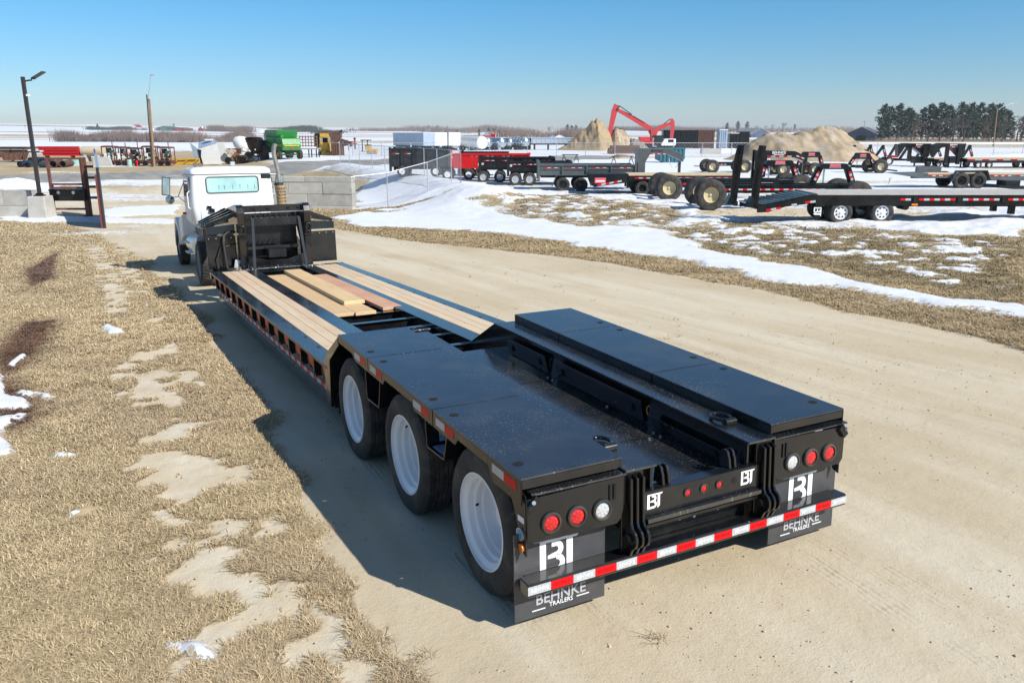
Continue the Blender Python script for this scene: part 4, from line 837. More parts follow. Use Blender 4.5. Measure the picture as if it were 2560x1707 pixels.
for nm,o,mm in(('rail',0,mat('ramp_red',(.22,.05,.045),.6)),('rail',1,PB)):
    B().beam((.08*o,.0,-.1),(.08*o,.0,top-.6+.3*o),.09,.12,(0,1,0)).mk(nm,mm,rp)
B().add([(.06,0,0),(t0.x-.05,t0.y,0),(t0.x-.05,t0.y,top+.35),(.06,0,top-.5),(.10,0,0),(t0.x,t0.y,0),(t0.x,t0.y,top+.35),(.10,0,top-.5)],[(0,1,2,3),(4,5,6,7),(0,1,5,4),(1,2,6,5),(2,3,7,6),(3,0,4,7)]).mk('panel',mat('ramp_dark',(.03,.035,.045),.4),rp)
B().beam((t0.x,t0.y,top+.3),(.1,0,top-.45),.12,.05).mk('top_edge',mat('ramp_edge',(.25,.3,.36),.4),rp)
# ---------------- chain-link fences ----------------
def fence(label,pts,hts,pr=.03,mesh=.11,wire=.006,rail=True,postevery=None,name='chain_link_fence'):
    pts=[Vector(q) for q in pts]; o=pts[0]; F=thing(name,label,'fence',o)
    tops=[]
    for q,h in zip(pts,hts):
        d=q-o; B().cyl(d+Vector((0,0,-.2)),d+Vector((0,0,h)),pr,n=8).mk('post',GALV,F,40); tops.append(d+Vector((0,0,h-.03)))
    if rail:
        for a,c in zip(tops,tops[1:]): B().cyl(a,c,pr*.7,n=6).mk('top_rail',GALV,F,40)
    w=B()
    for (a,c),(h0,h1) in zip(zip(pts,pts[1:]),zip(hts,hts[1:])):
        a=a-o;c=c-o; d=c-a; L=math.hypot(d.x,d.y); n=int(L/mesh); 
        def P(s,t): return a+d*s+Vector((0,0,(h0+(h1-h0)*s)*t))
        kk=max(1,int(round(h0/mesh))); nrm=Vector((-d.y,d.x,0)).normalized()
        for i in range(-kk,n+1):
            for sg in(1,-1):
                s0,s1=(i*mesh/L,(i*mesh+h0)/L) if sg>0 else ((i*mesh+h0)/L,i*mesh/L)
                t0_,t1_=0.,1.
                lo,hi=0,1
                if s1!=s0:
                    ta=(0-s0)/(s1-s0);tb_=(1-s0)/(s1-s0); lo=max(0,min(ta,tb_));hi=min(1,max(ta,tb_))
                if hi<=lo: continue
                A=P(s0+(s1-s0)*lo,lo*.98);C=P(s0+(s1-s0)*hi,hi*.98); dd=(C-A)
                if dd.length<.02: continue
                sd=dd.cross(nrm).normalized()*wire/2
                w.add([A-sd,C-sd,C+sd,A+sd],[(0,1,2,3)])
    m=w.mesh('wire_mesh',mat('fence_wire',(.35,.37,.39),.5,.4),norm=False); o2=inst('wire_mesh',m,F); o2['kind']='stuff'
    return F
def gz(f,a,b,h=None): return G(*f(a,b))
npts=[G(*zC(190,1148)),G(*zC(612,1125)),G(*zC(1080,955)),G(*zC(1470,845))]
nh=[(1148-765)/4.704/ppm(npts[0]),(1125-720)/4.704/ppm(npts[1]),(955-595)/4.704/ppm(npts[2]),(845-460)/4.704/ppm(npts[3])]
fence('chain link fence climbing the snowy bank from the block wall',npts,nh)
end=Vector((19.2,75,float(hz(19.2,75)))); st=npts[-1]
fp=[st+(end-st)*t for t in(0,.05,.13,.21,.30,.40,.51,.63,.76,.88,1)]
for q in fp: q.z=float(hz(q.x,q.y))
fence('chain link fence along the yard edge in front of the dark dump trailer',fp,[nh[3]]+[1.95]*10,mesh=.13,wire=.008)
e2=end+Vector((-4,1.2,0)); e2.z=float(hz(e2.x,e2.y))
bl=[]
for x in np.linspace(0,1,24):
    a=np.array([zC(190,520),zF(2306,640)]); u=a[0]+(a[1]-a[0])*x
    d=ray(u[0],330*1.088); t=120/float(np.dot(d,_f)); q=CAM+d*t; q=Vector((q[0],q[1],0)); q.z=float(hz(q.x,q.y)); bl.append(q)
fence('long chain link fence behind the trailer yard before the sand piles',bl,[1.95]*len(bl),pr=.05,mesh=.45,wire=.02)
# ---------------- scrap and machines across the street (left) ----------------
_SC={zA:3.921,zB:3.734,zC:4.704,zD:4.704,zE:5.113,zF:4.612}
class Site:
    """a thing standing at photo point f(a,b); X/Z turn photo offsets there into metres"""
    def __init__(s,f,a,b,name,label,cat,group=None,rz=RZ):
        p=G(*f(a,b)); s.k=1/(_SC[f]*ppm(p)); s.a,s.b=a,b; s.T=thing(name,label,cat,p,rz,group); s.p=p
    def X(s,x): return (x-s.a)*s.k
    def Z(s,z): return (s.b-z)*s.k
    def box(s,name,m,x0,x1,zt,zb,y0,y1,par=None,bev=0):
        return B().box(s.X(x0),s.X(x1),y0,y1,s.Z(zb),s.Z(zt)).mk(name,m,par or s.T,bev=bev)
    def poly(s,name,m,pts,y0,y1,par=None,bev=0):
        return B().prism([(s.X(x),s.Z(z)) for x,z in pts],1,y0,y1).mk(name,m,par or s.T,bev=bev)
    def bar(s,name,m,p,q,w,h=None,y=0,y2=None,par=None):
        return B().beam((s.X(p[0]),y,s.Z(p[1])),(s.X(q[0]),y if y2 is None else y2,s.Z(q[1])),w,h or w,(0,1,0)).mk(name,m,par or s.T)
    def cyl(s,name,m,c,rpx,y0,y1,n=16,par=None):
        return B().cyl((s.X(c[0]),y0,s.Z(c[1])),(s.X(c[0]),y1,s.Z(c[1])),rpx*s.k,n=n).mk(name,m,par or s.T,40)
    def wheel(s,c,rpx,y,w,rf,kind,m,side=-1,n=28,grooves=2,sp=0,holes=0):
        r=round(rpx*s.k,2); return wheel(s.T,(s.X(c[0]),y,max(s.Z(c[1]),r*.9)),r,w,round(r*rf,3),kind,m,side,True,n,grooves,0,sp,holes)
MAR=mat('maroon_machine',(.13,.035,.03),.6,0,.35,4,dirt=(.07,.045,.035),dirtamt=.6)
TEAL=mat('faded_teal',(.30,.52,.45),.5,0,.12,3); YEL=mat('machine_yellow',(.62,.36,.03),.45,0,.15,3,dirt=(.25,.16,.06),dirtamt=.5)
GRN=mat('machine_green',(.015,.20,.035),.35,0,.12,2.5,dirt=(.05,.12,.05),dirtamt=.3); TANK=mat('tan_tank',(.50,.42,.31),.6,0,.12,2,dirt=(.3,.24,.17),dirtamt=.5)
WHTD=mat('dirty_white',(.72,.73,.73),.45,0,.06,1.5,dirt=(.4,.38,.35),dirtamt=.3); BLUG=mat('blue_grey_panel',(.30,.37,.46),.4,0,.15,1.5); BRN=mat('brown_steel',(.20,.12,.075),.7,0,.35,3)
CONE=mat('steel_plain',(.33,.32,.31),.5,.3,.2,3); YELH=mat('hub_yellow',(.6,.45,.03),.5)
random.seed(11)
# long steel beams
for i,(x0,x1,yt,m) in enumerate([(-160,330,660,RUST),(-120,400,672,CONE),(-160,300,690,BRN),(60,395,662,RUSTD),(-160,390,704,CONE),(-100,260,718,RUST),(-150,230,735,CONE),(-160,120,750,RUSTD)]):
    s=Site(zA,120,800,'steel_beam','long %s steel beam in the scrap pile left of the red bundle'%['rusty','grey','brown','dark rusty','pale grey','orange','dull grey','blackened'][i],'beam','steel beams in the scrap pile')
    s.box('web',m,x0,x1,yt,yt+9,-1.2+.35*i,-1.05+.35*i); s.box('flange',m,x0,x1,yt-2.2,yt,-1.3+.35*i,-.95+.35*i); s.box('flange',m,x0,x1,yt+9,yt+11,-1.3+.35*i,-.95+.35*i)
    s.box('stand',RUSTD,x0+60,x0+68,yt+11,812,-1.25+.35*i,-1.1+.35*i); s.box('stand',RUSTD,x1-40,x1-32,yt+11,812,-1.25+.35*i,-1.1+.35*i)
s=Site(zA,210,800,'scrap_hopper','orange rusty sheet steel hopper lying under the scrap beams','hopper'); s.poly('side',RUST,[(90,712),(320,716),(285,785),(120,782)],-2.1,-2.0); s.poly('side',RUST,[(90,712),(320,716),(285,785),(120,782)],-.7,-.6); s.box('floor',RUST,120,285,778,785,-2,-.7)
for x in(130,180,230,280): s.box('rib',RUSTD,x,x+6,718,780,-2.14,-2.1)
# red steel bundle
s=Site(zA,600,800,'red_steel_bundle','bundle of long bright red steel tubes lying beside tan tank','steel bundle')
for i in range(7):
    y=655+i*13; s.box('tube',REDP,400+i*9+(30 if i==3 else 0),806-(i%3)*4,y+.3,y+12.5,-.6+.12*(i%2),-.2+.1*i)
for x in(470,720): s.box('cradle',RUSTD,x,x+10,742,806,-.6,.4)
# culvert pipes
for i,(x,y,r,m) in enumerate([(205,826,30,BLKM),(275,833,25,BLKM),(300,786,24,BLKM),(350,795,30,BLKM),(420,818,43,BLKM),(525,826,36,RUSTD),(620,826,33,RUSTD)]):
    s=Site(zA,x,y+r+1,'culvert_pipe',['thick black culvert pipe at the end of the pipe row','small black culvert pipe wedged between bigger ones','ribbed black pipe resting on top of the pipe row','black pipe lying under the lamp post arm row','widest black culvert pipe with open end','brown rusty culvert pipe with open end','short rusty pipe beside the teal tub'][i],'pipe','culvert pipes by the street')
    rr=r*s.k; b=B().lathe([(rr,-.1),(rr,3.6),(rr*.88,3.6),(rr*.88,-.1)],(0,0,rr),(-.25,1,0),22,closed=True); pp=b.mk('barrel',m,s.T,35)
    rb=B()
    for k in range(6): rb.lathe([(rr,.1+k*.6),(rr*1.05,.14+k*.6),(rr*1.05,.24+k*.6),(rr,.28+k*.6)],(0,0,rr),(-.25,1,0),22)
    rb.mk('ribs',m,s.T,35)
s=Site(zA,745,832,'teal_tub','pale teal half round tub lying on snow by the street','tub'); b=B()
b.loft([[(s.X(745)+.62*math.cos(a),.4*math.sin(a),.02) for a in np.linspace(0,6.28,17)[:-1]],[(s.X(745)+.75*math.cos(a),.5*math.sin(a),s.Z(772)) for a in np.linspace(0,6.28,17)[:-1]]],cap=False); b.mk('shell',TEAL,s.T,50); B().tube([(s.X(745)+.75*math.cos(a),.5*math.sin(a),s.Z(772)) for a in np.linspace(0,6.28,17)[:-1]],.05,6,True).mk('rim',TEAL,s.T,50); B().cyl((s.X(745),0,.0),(s.X(745),0,.05),.6,n=16).mk('floor',TEAL,s.T)
s=Site(zA,925,800,'storage_tank','large tan horizontal storage tank end to end with red bundle','tank'); rr=47*s.k
B().lathe([(.01,-.08),(rr*.6,-.06),(rr*.97,.02),(rr,.1),(rr,(1035-818)*s.k-.1),(rr*.97,(1035-818)*s.k-.02),(.01,(1035-818)*s.k+.06)],(s.X(818),0,s.Z(703)),(1,0,0),28).mk('shell',TANK,s.T,40)
for x in(860,990): s.box('saddle',CONC,x-8,x+8,735,805,-.9,.9)
s=Site(zA,1010,846,'concrete_barrier','grey concrete slab wall with rounded end below the tan tank','barrier'); s.poly('slab',CONC,[(922,757),(1060,757),(1090,770),(1105,846),(922,846)],-.15,.15,bev=.03); s.box('footing',CONCD,915,1110,836,850,-.35,.35)
s=Site(zA,1274,850,'barrel','pale mint steel barrel in front of the machines','barrel'); B().lathe([(.01,0),(.27,0),(.28,.03),(.27,.3),(.285,.32),(.27,.34),(.27,.62),(.285,.64),(.27,.66),(.27,.86),(.01,.86)],(0,0,0),(0,0,1),20).mk('drum',TEAL,s.T,40); B().cyl((.1,0,.86),(.1,0,.89),.04).mk('bung',GALV,s.T)
s=Site(zA,1346,848,'fire_hydrant','small red fire hydrant in front of the stripped machines','hydrant'); B().lathe([(.16,0),(.16,.08),(.1,.1),(.1,.55),(.14,.57),(.14,.62),(.08,.72),(.01,.76)],(0,0,0),(0,0,1),14).mk('barrel',REDP,s.T,40); B().cyl((-.2,0,.45),(.2,0,.45),.06).mk('outlet',REDP,s.T,40); B().cyl((0,0,.75),(0,0,.82),.03,n=6).mk('nut',REDP,s.T)
# stripped maroon machines
for i,(x,w) in enumerate([(1100,130),(1228,115),(1345,130),(1500,150),(1645,135)]):
    s=Site(zA,x,842,'stripped_tractor',['stripped maroon tractor beside the tan tank with cream panel','stripped maroon tractor with pale engine behind the mint barrel','dark stripped tractor behind the red hydrant','wide stripped maroon tractor behind the wooden pole','stripped maroon tractor at the end by yellow beam'][i],'tractor','stripped tractors in a row'); t=650+8*(i%3); h=w/2
    s.box('frame',MAR,x-h,x+h,790,822,-.9,.5)
    for dx in(-h+4,h-10): s.box('cab_post',MAR,x+dx,x+dx+7,t+14,800,-.8,-.7); s.box('cab_post',MAR,x+dx,x+dx+7,t+14,800,.5,.6)
    s.poly('roof',MAR,[(x-h,t+16),(x-h*.7,t),(x+h*.8,t+4),(x+h,t+18)],-.95,.75)
    s.box('window',DGL,x-h*.8,x-h*.1,t+22,t+70,.48,.52); s.box('panel',TEAL if i%2==0 else WHTD,x-h*.2,x+h*.55,t+40,t+85,.1,.2)
    e=B()
    for k in range(9): e.obox((s.X(x+random.uniform(-h,h)*.8),random.uniform(-.9,0),s.Z(random.uniform(735,815))),(random.uniform(.15,.5),.3,random.uniform(.15,.45)),(0,random.uniform(-.4,.4),0))
    e.mk('engine',mat('engine_dark',(.035,.03,.028),.6,.2,.5,5),s.T)
    s.box('fuel_panel',WHTD if i in(0,1,3) else MAR,x-h*.5,x-h*.1,720,775,-.97,-.9); s.box('exhaust',RUSTD,x+h*.3,x+h*.3+6,612+10*(i%2),t+30,0,.08)
    for dx in(-.55,.5): s.cyl('axle_hub',BLKM,(x+dx*h,818),24,-1.05,-.8,14)
# yellow blade
s=Site(zB,190,497,'yellow_snowplough','long yellow steel blade frame lying by the street','snowplough')
YB=YEL
s.poly('blade',YB,[(40,462),(375,440),(380,490),(40,494)],-.1,0); s.box('top_tube',YB,40,378,436,446,-.3,-.15)
for x in(90,165,255,345): s.bar('strut',YB,(x-40,492),(x+25,440),.12,y=-.35)
# wrecked white box body
s=Site(zB,440,495,'wrecked_box_body','tilted white truck box body with torn corner','box body'); M_=[(330,285),(548,292),(575,488),(398,490)]
s.poly('end_wall',WHTD,[(372,352),(548,300),(578,488),(398,492)],-.05,0); s.poly('side_wall',BLUG,[(298,292),(372,352),(398,492),(340,492)],-.02,.03)
B().add([(s.X(298),3.0,s.Z(292)),(s.X(450),3.2,s.Z(262)),(s.X(550),0,s.Z(300)),(s.X(372),0,s.Z(350)),(s.X(298),3.,s.Z(297)),(s.X(450),3.2,s.Z(267)),(s.X(550),0,s.Z(305)),(s.X(372),0,s.Z(355))],[(0,1,2,3),(4,5,6,7),(0,1,5,4),(1,2,6,5),(2,3,7,6),(3,0,4,7)]).mk('roof',BLUG,s.T)
s.box('roof_vent',WHTD,405,460,262,275,1.2,2.2); s.poly('torn_edge',BLKM,[(368,352),(400,360),(392,420),(405,490),(388,490),(378,420)],-.12,-.05); s.poly('far_wall',WHTD,[(340,300),(548,300),(575,488),(360,488)],2.9,3.)
s=Site(zB,505,492,'control_cabinet','small cabinet with green screen panel in front of the white box','cabinet'); s.box('case',GALV,455,545,440,490,-.4,.2); s.box('screen',mat('cabinet_green',(.02,.28,.18),.3),480,535,443,486,-.43,-.4); s.box('stripe',WHTD,498,512,450,480,-.44,-.43)
# concrete mixer drum and hoppers
s=Site(zB,715,440,'mixer_drum','large white tilted concrete mixer drum behind the black carts','mixer drum'); c=Vector((s.X(712),3,s.Z(305)))
B().lathe([(.25,-1.3),(.55,-1.25),(.95,-.7),(1.15,0),(1.12,.6),(.8,1.2),(.5,1.6),(.48,1.75)],c,(.75,-.25,-.35),26,caps=True).mk('drum',WHTD,s.T,40)
for a in(-.6,.55): B().beam(c+Vector((a,0,-.4)),Vector((s.X(712)+a*1.3,3,0)),.15,.15).mk('stand',BLKM,s.T)
B().obox(c+Vector((.8,-.9,-.55)),(.55,.1,.9),(0,.4,.5)).mk('chute',WHTD,s.T)
for i,(x0,x1,zt,sag,y0) in enumerate([(745,905,255,50,3.2),(815,995,278,55,.3)]):
    xc=(x0+x1)/2; s=Site(zB,xc,462,'grain_cart',['black open grain cart partly behind the other cart','black open grain cart next to the green combine'][i],'cart','black grain carts')
    w=(x1-x0)/2*s.k; zt_=s.Z(zt+12)
    rg=lambda sx,sy,z,bow=0:[(sx*math.cos(a),y0+sy*math.sin(a),z+bow*abs(math.sin(a))) for a in np.linspace(0,6.28,21)[:-1]]
    B().loft([rg(w*.3,.35,s.Z(395)),rg(w*.7,.9,s.Z(350)),rg(w*1.02,1.35,zt_,.3)],cap=False).mk('hopper',BLKM,s.T,50)
    B().loft([rg(w*.28,.33,s.Z(393)),rg(w*.68,.88,s.Z(349)),rg(w*1.0,1.33,zt_,.3)]).mk('hopper_lining',mat('hopper_inside',(.012,.012,.013),.8),s.T,50)
    B().tube(rg(w*1.02,1.35,zt_,.3),.05,6,True).mk('rim',BLKM,s.T,50)
    for dx in(-.75,.75):
        wheel(s.T,(dx*w,y0,.62),.62,.4,.33,'steel',BLKM,-1,True,20,0)
        B().beam((dx*w*.8,y0,.7),(dx*w*.4,y0,s.Z(385)),.15,.15).mk('leg',BLKM,s.T)
    B().beam((-w*.9,y0,.6),(w*.9,y0,.6),.2,.2).mk('axle',BLKM,s.T); B().beam((w*.1,y0,.5),(w*.5,y0-1.7,.2),.14,.14).mk('tongue',BLKM,s.T); s.box('chute_tag',WHTD,xc+5,xc+14,348,360,y0-1.1,y0-1.05)
s=Site(zB,720,485,'old_harvester','scrapped yellow brown harvester with tan auger in front of the carts','harvester')
s.box('engine_block',YEL,728,783,405,455,-.6,.6); s.box('grille',RUSTD,738,775,415,450,-.64,-.6); s.box('base',RUSTD,650,812,455,482,-.8,.8); s.bar('auger',TANK,(630,360),(700,400),.4,.4,-.2); s.bar('auger',TANK,(660,358),(712,372),.3,.3,.3)
s.box('red_header',MAR,565,720,348,398,1.5,2.2); e=B()
for k in range(14): e.obox((s.X(random.uniform(635,730)),random.uniform(-.7,.5),s.Z(random.uniform(395,470))),(random.uniform(.2,.7),.4,random.uniform(.15,.5)),(0,random.uniform(-.5,.5),0))
e.mk('workings',BRN,s.T)
for x in(660,795): s.cyl('wheel_hub',BLKM,(x,452),30,-.95,-.7,18)
# green combine
s=Site(zB,1150,440,'combine_harvester','large green combine harvester with red triangle on the back','combine',rz=RZ+R(38)); T=s.T
B().prism([(-3.0,1.15),(-3.15,1.9),(-2.9,2.65),(-1.9,2.75),(2.4,2.9),(2.6,1.4),(1.2,.95)],0,-1.25,1.25).mk('body',GRN,T,bev=.06,seg=2)
B().prism([(-1.6,2.76),(-1.9,3.7),(2.0,3.75),(2.2,2.9)],0,-1.45,1.45).mk('grain_tank',GRN,T,bev=.05); B().box(-1.35,1.35,-1.6,1.8,3.62,3.72).mk('tank_inside',mat('tank_dark',(.01,.06,.02),.7),T)
B().box(-1.0,1.0,2.4,3.7,1.6,3.4).mk('operator_cab',GRN,T,bev=.05); B().box(-1.02,1.02,2.6,3.6,2.1,3.2).mk('cab_glass',DGL,T); B().cyl((-1.35,1.2,3.1),(-1.35,-3.4,2.95),.2,n=12).mk('unloading_auger',GRN,T,40)
B().box(-1.27,-1.26,-2.9,1.8,1.75,1.85).mk('yellow_stripe',YELH,T); B().box(-1.0,1.0,-3.17,-3.13,1.72,1.82).mk('yellow_stripe',YELH,T); B().prism([(-.2,1.35),(.2,1.35),(0,1.7)],1,-3.12,-3.06).mk('slow_triangle',REDP,T)
for x in(-.85,.85): B().box(x-.12,x+.12,-3.1,-3.05,1.4,1.55).mk('tail_lamp',LRED,T)
B().box(-.9,.9,-3.0,-1.4,.85,1.15).mk('chopper',BLKM,T)
for sx in(-1,1): wheel(T,(sx*1.75,2.0,.95),.95,.7,.5,'dish',YELH,sx,n=28,grooves=0,lug=1); wheel(T,(sx*1.4,-2.2,.62),.62,.45,.33,'dish',YELH,sx,n=24,grooves=0,lug=1)
B().beam((-1.5,2.0,.95),(1.5,2.0,.95),.3,.3).mk('front_axle',BLKM,T); B().beam((-1.3,-2.2,.62),(1.3,-2.2,.62),.2,.2).mk('rear_axle',GRN,T)
B().box(-1.35,-1.27,-.6,.9,1.1,2.6).mk('side_shield',GRN,T,bev=.03)
# brown rack trailer, flatbed, dozer, screener
s=Site(zB,1380,428,'rack_trailer','flat trailer carrying a brown lattice steel rack','trailer'); s.box('deck',CONE,1285,1490,340,352,-1,1.2); s.box('snow_cover',mat('snow_lump',(.76,.78,.81),.7),1330,1450,331,341,-.8,1)
for x in(1300,1400,1470): s.box('support_leg',BLKM,x,x+8,352,428,-.8,-.6); s.box('support_leg',BLKM,x,x+8,352,428,.8,1.0)
for z in(236,262,290,318): s.box('rail',BRN,1287,1450,z,z+7,1.4,1.55)
for x in range(1287,1450,27): s.box('rack_post',BRN,x,x+6,228,340,1.4,1.55)
s=Site(zB,1560,405,'bulldozer','yellow bulldozer with dark canopy beside the rusty screener','bulldozer')
s.box('track',BLKM,1490,1640,375,405,-.9,-.3); s.box('track',BLKM,1490,1640,375,405,1.2,1.8); s.box('hull',YEL,1500,1595,300,380,-.6,1.5,bev=.06); s.box('engine_hood',YEL,1520,1580,290,340,-.9,.2,bev=.04)
s.box('canopy',YEL,1510,1590,195,240,-.7,1.4,bev=.05); s.box('canopy_roof',RUSTD,1500,1690,190,200,-.8,1.5)
for x in(1508,1582): s.box('canopy_post',YEL,x,x+9,235,305,-.6,-.45); s.box('canopy_post',YEL,x,x+9,235,305,1.1,1.25)
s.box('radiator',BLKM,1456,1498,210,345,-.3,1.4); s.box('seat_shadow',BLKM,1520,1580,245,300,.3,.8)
s.poly('blade',YEL,[(1530,372),(1650,378),(1655,405),(1525,405)],-1.5,-1.25,bev=.03); s.cyl('blade_cylinder',YEL,(1560,375),12,-1.5,-.9); s.cyl('blade_cylinder',YEL,(1620,378),12,-1.5,-.9)
s=Site(zB,1650,410,'screening_plant','rusty brown screening plant with slanted conveyor and ribbed hopper','screening plant')
s.poly('hopper',RUST,[(1600,290),(1700,300),(1700,408),(1600,400)],.0,1.8)
for x in(1605,1625,1645,1665,1685): s.box('rib',RUSTD,x,x+7,300,402,-.1,0)
s.poly('screen_box',RUSTD,[(1585,205),(1690,195),(1690,240),(1650,290),(1600,285)],.2,1.6); s.bar('conveyor',RUSTD,(1690,265),(1790,300),.4,.25,.5); s.bar('conveyor_leg',RUSTD,(1760,290),(1760,360),.15,y=.5); s.bar('top_bar',BLKM,(1680,200),(1705,180),.3,.3,.5)
e=B()
for k in range(8): e.obox((s.X(random.uniform(1690,1790)),.5,s.Z(random.uniform(265,320))),(random.uniform(.3,.9),.5,random.uniform(.2,.5)),(0,random.uniform(-.5,.5),0))
e.mk('machinery',RUSTD,s.T)
# ---------------- trailers and gear in the snowy yard ----------------
def tape2(s,x0,x1,z,n,h=.05,y=-1,first='r',x2=None,z2=None,par=None):
    tape(par or s.T,(s.X(x0),y,s.Z(z)),(s.X(x1),y,s.Z(z if z2 is None else z2)),n,h,first,(0,-1,0),off=.012)
def dump(f,label,wx,wr,base,x0,x1,zt,zb,m,rimm,floor=None,ribs=4,tp=2,rear=None,fender=False,group='dump trailers in the yard',W=2.05,zr=None):
    """side-on dump trailer: wheels at photo x wx with radius wr, body from x0 to x1, top zt, bottom zb"""
    xc=sum(wx)/len(wx); s=Site(f,xc,base,'dump_trailer',label,'trailer',group); T=s.T
    X,Z=s.X,s.Z; y0,y1=-W/2,W/2; zr=zr or zt
    s.box('side_panel',m,x0,x1,zt,zb,y0,y0+.06); s.box('side_panel',m,x0,x1,zt,zb,y1-.06,y1); s.box('floor',m,x0,x1,zb-4,zb+4,y0+.06,y1-.06); s.box('front_panel',m,x1-5,x1,zt,zb,y0+.06,y1-.06)
    s.box('tailgate',m,x0,x0+6,zt,zb,y0+.06,y1-.06); s.box('top_rail',m,x0-4,x1+4,zt-7,zt+8,y0-.06,y0+.08); s.box('top_rail',m,x0-4,x1+4,zt-7,zt+8,y1-.08,y1+.06)
    zm=zt+(zb-zt)*.42; s.box('side_rib',m,x0,x1,zm-4,zm+4,y0-.045,y0)
    for i in range(ribs+1):
        x=x0+(x1-x0)*i/ribs; s.box('stake_post',m,x-7,x+7,zt+6,zb+2,y0-.09,y0)
    for q in(y0-.1,y1-.02): s.box('corner_post',m,x0-10,x0+18,zr-18,zb+60,q,q+.12)
    s.box('frame_rail',BLKM,x0+30,x1+40,zb+6,zb+32,y0+.45,y0+.57); s.box('frame_rail',BLKM,x0+30,x1+40,zb+6,zb+32,y1-.57,y1-.45)
    for i in range(ribs):
        xa=x0+(x1-x0)*(i+.22)/ribs;xb=x0+(x1-x0)*(i+.80)/ribs
        if i<tp+2: tape2(s,xa,xb,zt+(zb-zt)*.27,4 if tp else 2,.05,y0-.002)
    for i,x in enumerate(wx):
        for q,sd in((y0-.13,-1),(y1+.13,1)): s.wheel((x,base-wr),wr,q,.24,.56,'steel',rimm,sd,sp=i)
        B().cyl((X(x),y0,wr*s.k),(X(x),y1,wr*s.k),.05).mk('axle',BLKM,T)
    if fender:
        P=[(wx[0]-wr*1.55,base-wr*.75),(wx[0]-wr*.9,base-wr*2.35),(wx[1]+wr*.9,base-wr*2.35),(wx[1]+wr*1.5,base-wr*.8)]
        b=B(); 
        for a,c in zip(P,P[1:]): b.beam((X(a[0]),y0-.14,Z(a[1])),(X(c[0]),y0-.14,Z(c[1])),.34,.03,(0,0,1))
        b.mk('fender',m,T)
    return s
g=dump(zD,'slate grey gooseneck dump trailer with black wheels in the yard row',(770,975),80,1064,490,1600,765,880,SLATE,BLKM,fender=True,zr=735)
s=g; s.box('neck_post',SLATE,1640,1720,585,900,-.75,-.5); s.box('neck_post',SLATE,1640,1720,585,900,.5,.75); s.poly('neck_beam',SLATE,[(1640,585),(2010,585),(2150,650),(2170,735),(2110,700),(1985,648),(1780,648),(1720,760),(1700,870),(1640,870)],-.45,.45,bev=.02); s.box('hitch_leg',PB,2128,2155,735,868,-.1,.1); s.box('jack_leg',SLATE,1650,1690,860,1000,-.6,-.45)
text('BEHNKE',.19,BLKM,s.T,(s.X(1855),-.455,s.Z(612)),(R(90),0,0)); tape2(s,1775,1960,645,6,.06,-.455)
B().tube([(s.X(1995),-.3,s.Z(660)),(s.X(2020),-.35,s.Z(760)),(s.X(2060),-.35,s.Z(808)),(s.X(2100),-.3,s.Z(790)),(s.X(2130),-.2,s.Z(720))],.025,6).mk('safety_chain',GALV,s.T,50)
d2=dump(zC,'black dump trailer tucked behind the slate grey one',(2110,2275),74,856,2020,2760,590,690,BLKM,GALV,zr=575)
d1=dump(zC,'black dump trailer between the red one and another black trailer',(1740,1930),68,824,1695,2560,545,650,BLKM,GALV,zr=535)
for d,x in((d1,1735),(d2,2060)): emblem(.16,LETW,d.T,(d.X(x),-1.15,d.Z(610 if d is d1 else 630)))
for d,x1,zt in((d1,2570,545),(d2,2770,590)): d.poly('hoist_head',BLKM,[(x1-90,zt-4),(x1-60,zt-25),(x1-30,zt-18),(x1+20,zt-5)],-.3,.3)
rd=dump(zC,'bright red dump trailer with tall tailgate in the yard row',(1330,1575),66,792,1345,2265,505,572,REDP,RIMW,zr=480,ribs=5)
rd.box('tailgate_panel',REDP,1345,1680,525,660,-1.12,-1.05); rd.poly('front_flare',REDP,[(2255,492),(2285,490),(2262,570),(2240,572)],-1.08,1.08); emblem(.16,LETW,rd.T,(rd.X(1380),-1.16,rd.Z(535)))
b2=dump(zC,'black dump trailer showing only its top rail behind the red one',(1500,1700),60,755,1480,2030,482,560,BLKM,BLKM,tp=0)
dk=dump(zC,'charcoal dump trailer standing behind the chain link fence',(810,1195),62,752,668,1335,440,640,mat('charcoal_paint',(.02,.023,.024),.4,0,.25,2,dirt=(.15,.14,.13),dirtamt=.2),RIMW,tp=0,ribs=5)
def sawhorse(a,b,x0,x1,zt,label):
    s=Site(zD,(x0+x1)/2,b,'sawhorse',label,'sawhorse','steel sawhorses in the yard')
    s.box('top_bar',BLKM,x0,x1,zt,zt+10,-.06,.06)
    for x in(x0+25,x1-25):
        for dx in(-32,32): s.bar('leg',BLKM,(x,zt+8),(x+dx,b),.07,y=0); 
        s.bar('brace',BLKM,(x-20,zt+45),(x+20,zt+45),.05)
sawhorse(870,740,772,968,643,'black steel sawhorse on the snow behind the black trailers'); sawhorse(1485,762,1358,1612,660,'black steel sawhorse beside the grey trailer neck')
s=Site(zD,2045,740,'dumpster','blue green ribbed steel dumpster behind the grey neck','dumpster'); TB=mat('dumpster_teal',(.03,.15,.19),.5,0,.2,2,dirt=(.1,.08,.06),dirtamt=.3)
s.poly('tub',TB,[(1880,575),(2198,570),(2200,690),(2150,735),(1960,735),(1880,700)],-.9,.9,bev=.03); s.box('rim',TB,1875,2204,566,580,-1.,1.)
for x in range(1905,2200,45): s.box('rib',TB,x,x+10,580,715,-1.0,-.9)
s.box('inside',DARK,1895,2185,565,567,-.8,.8)
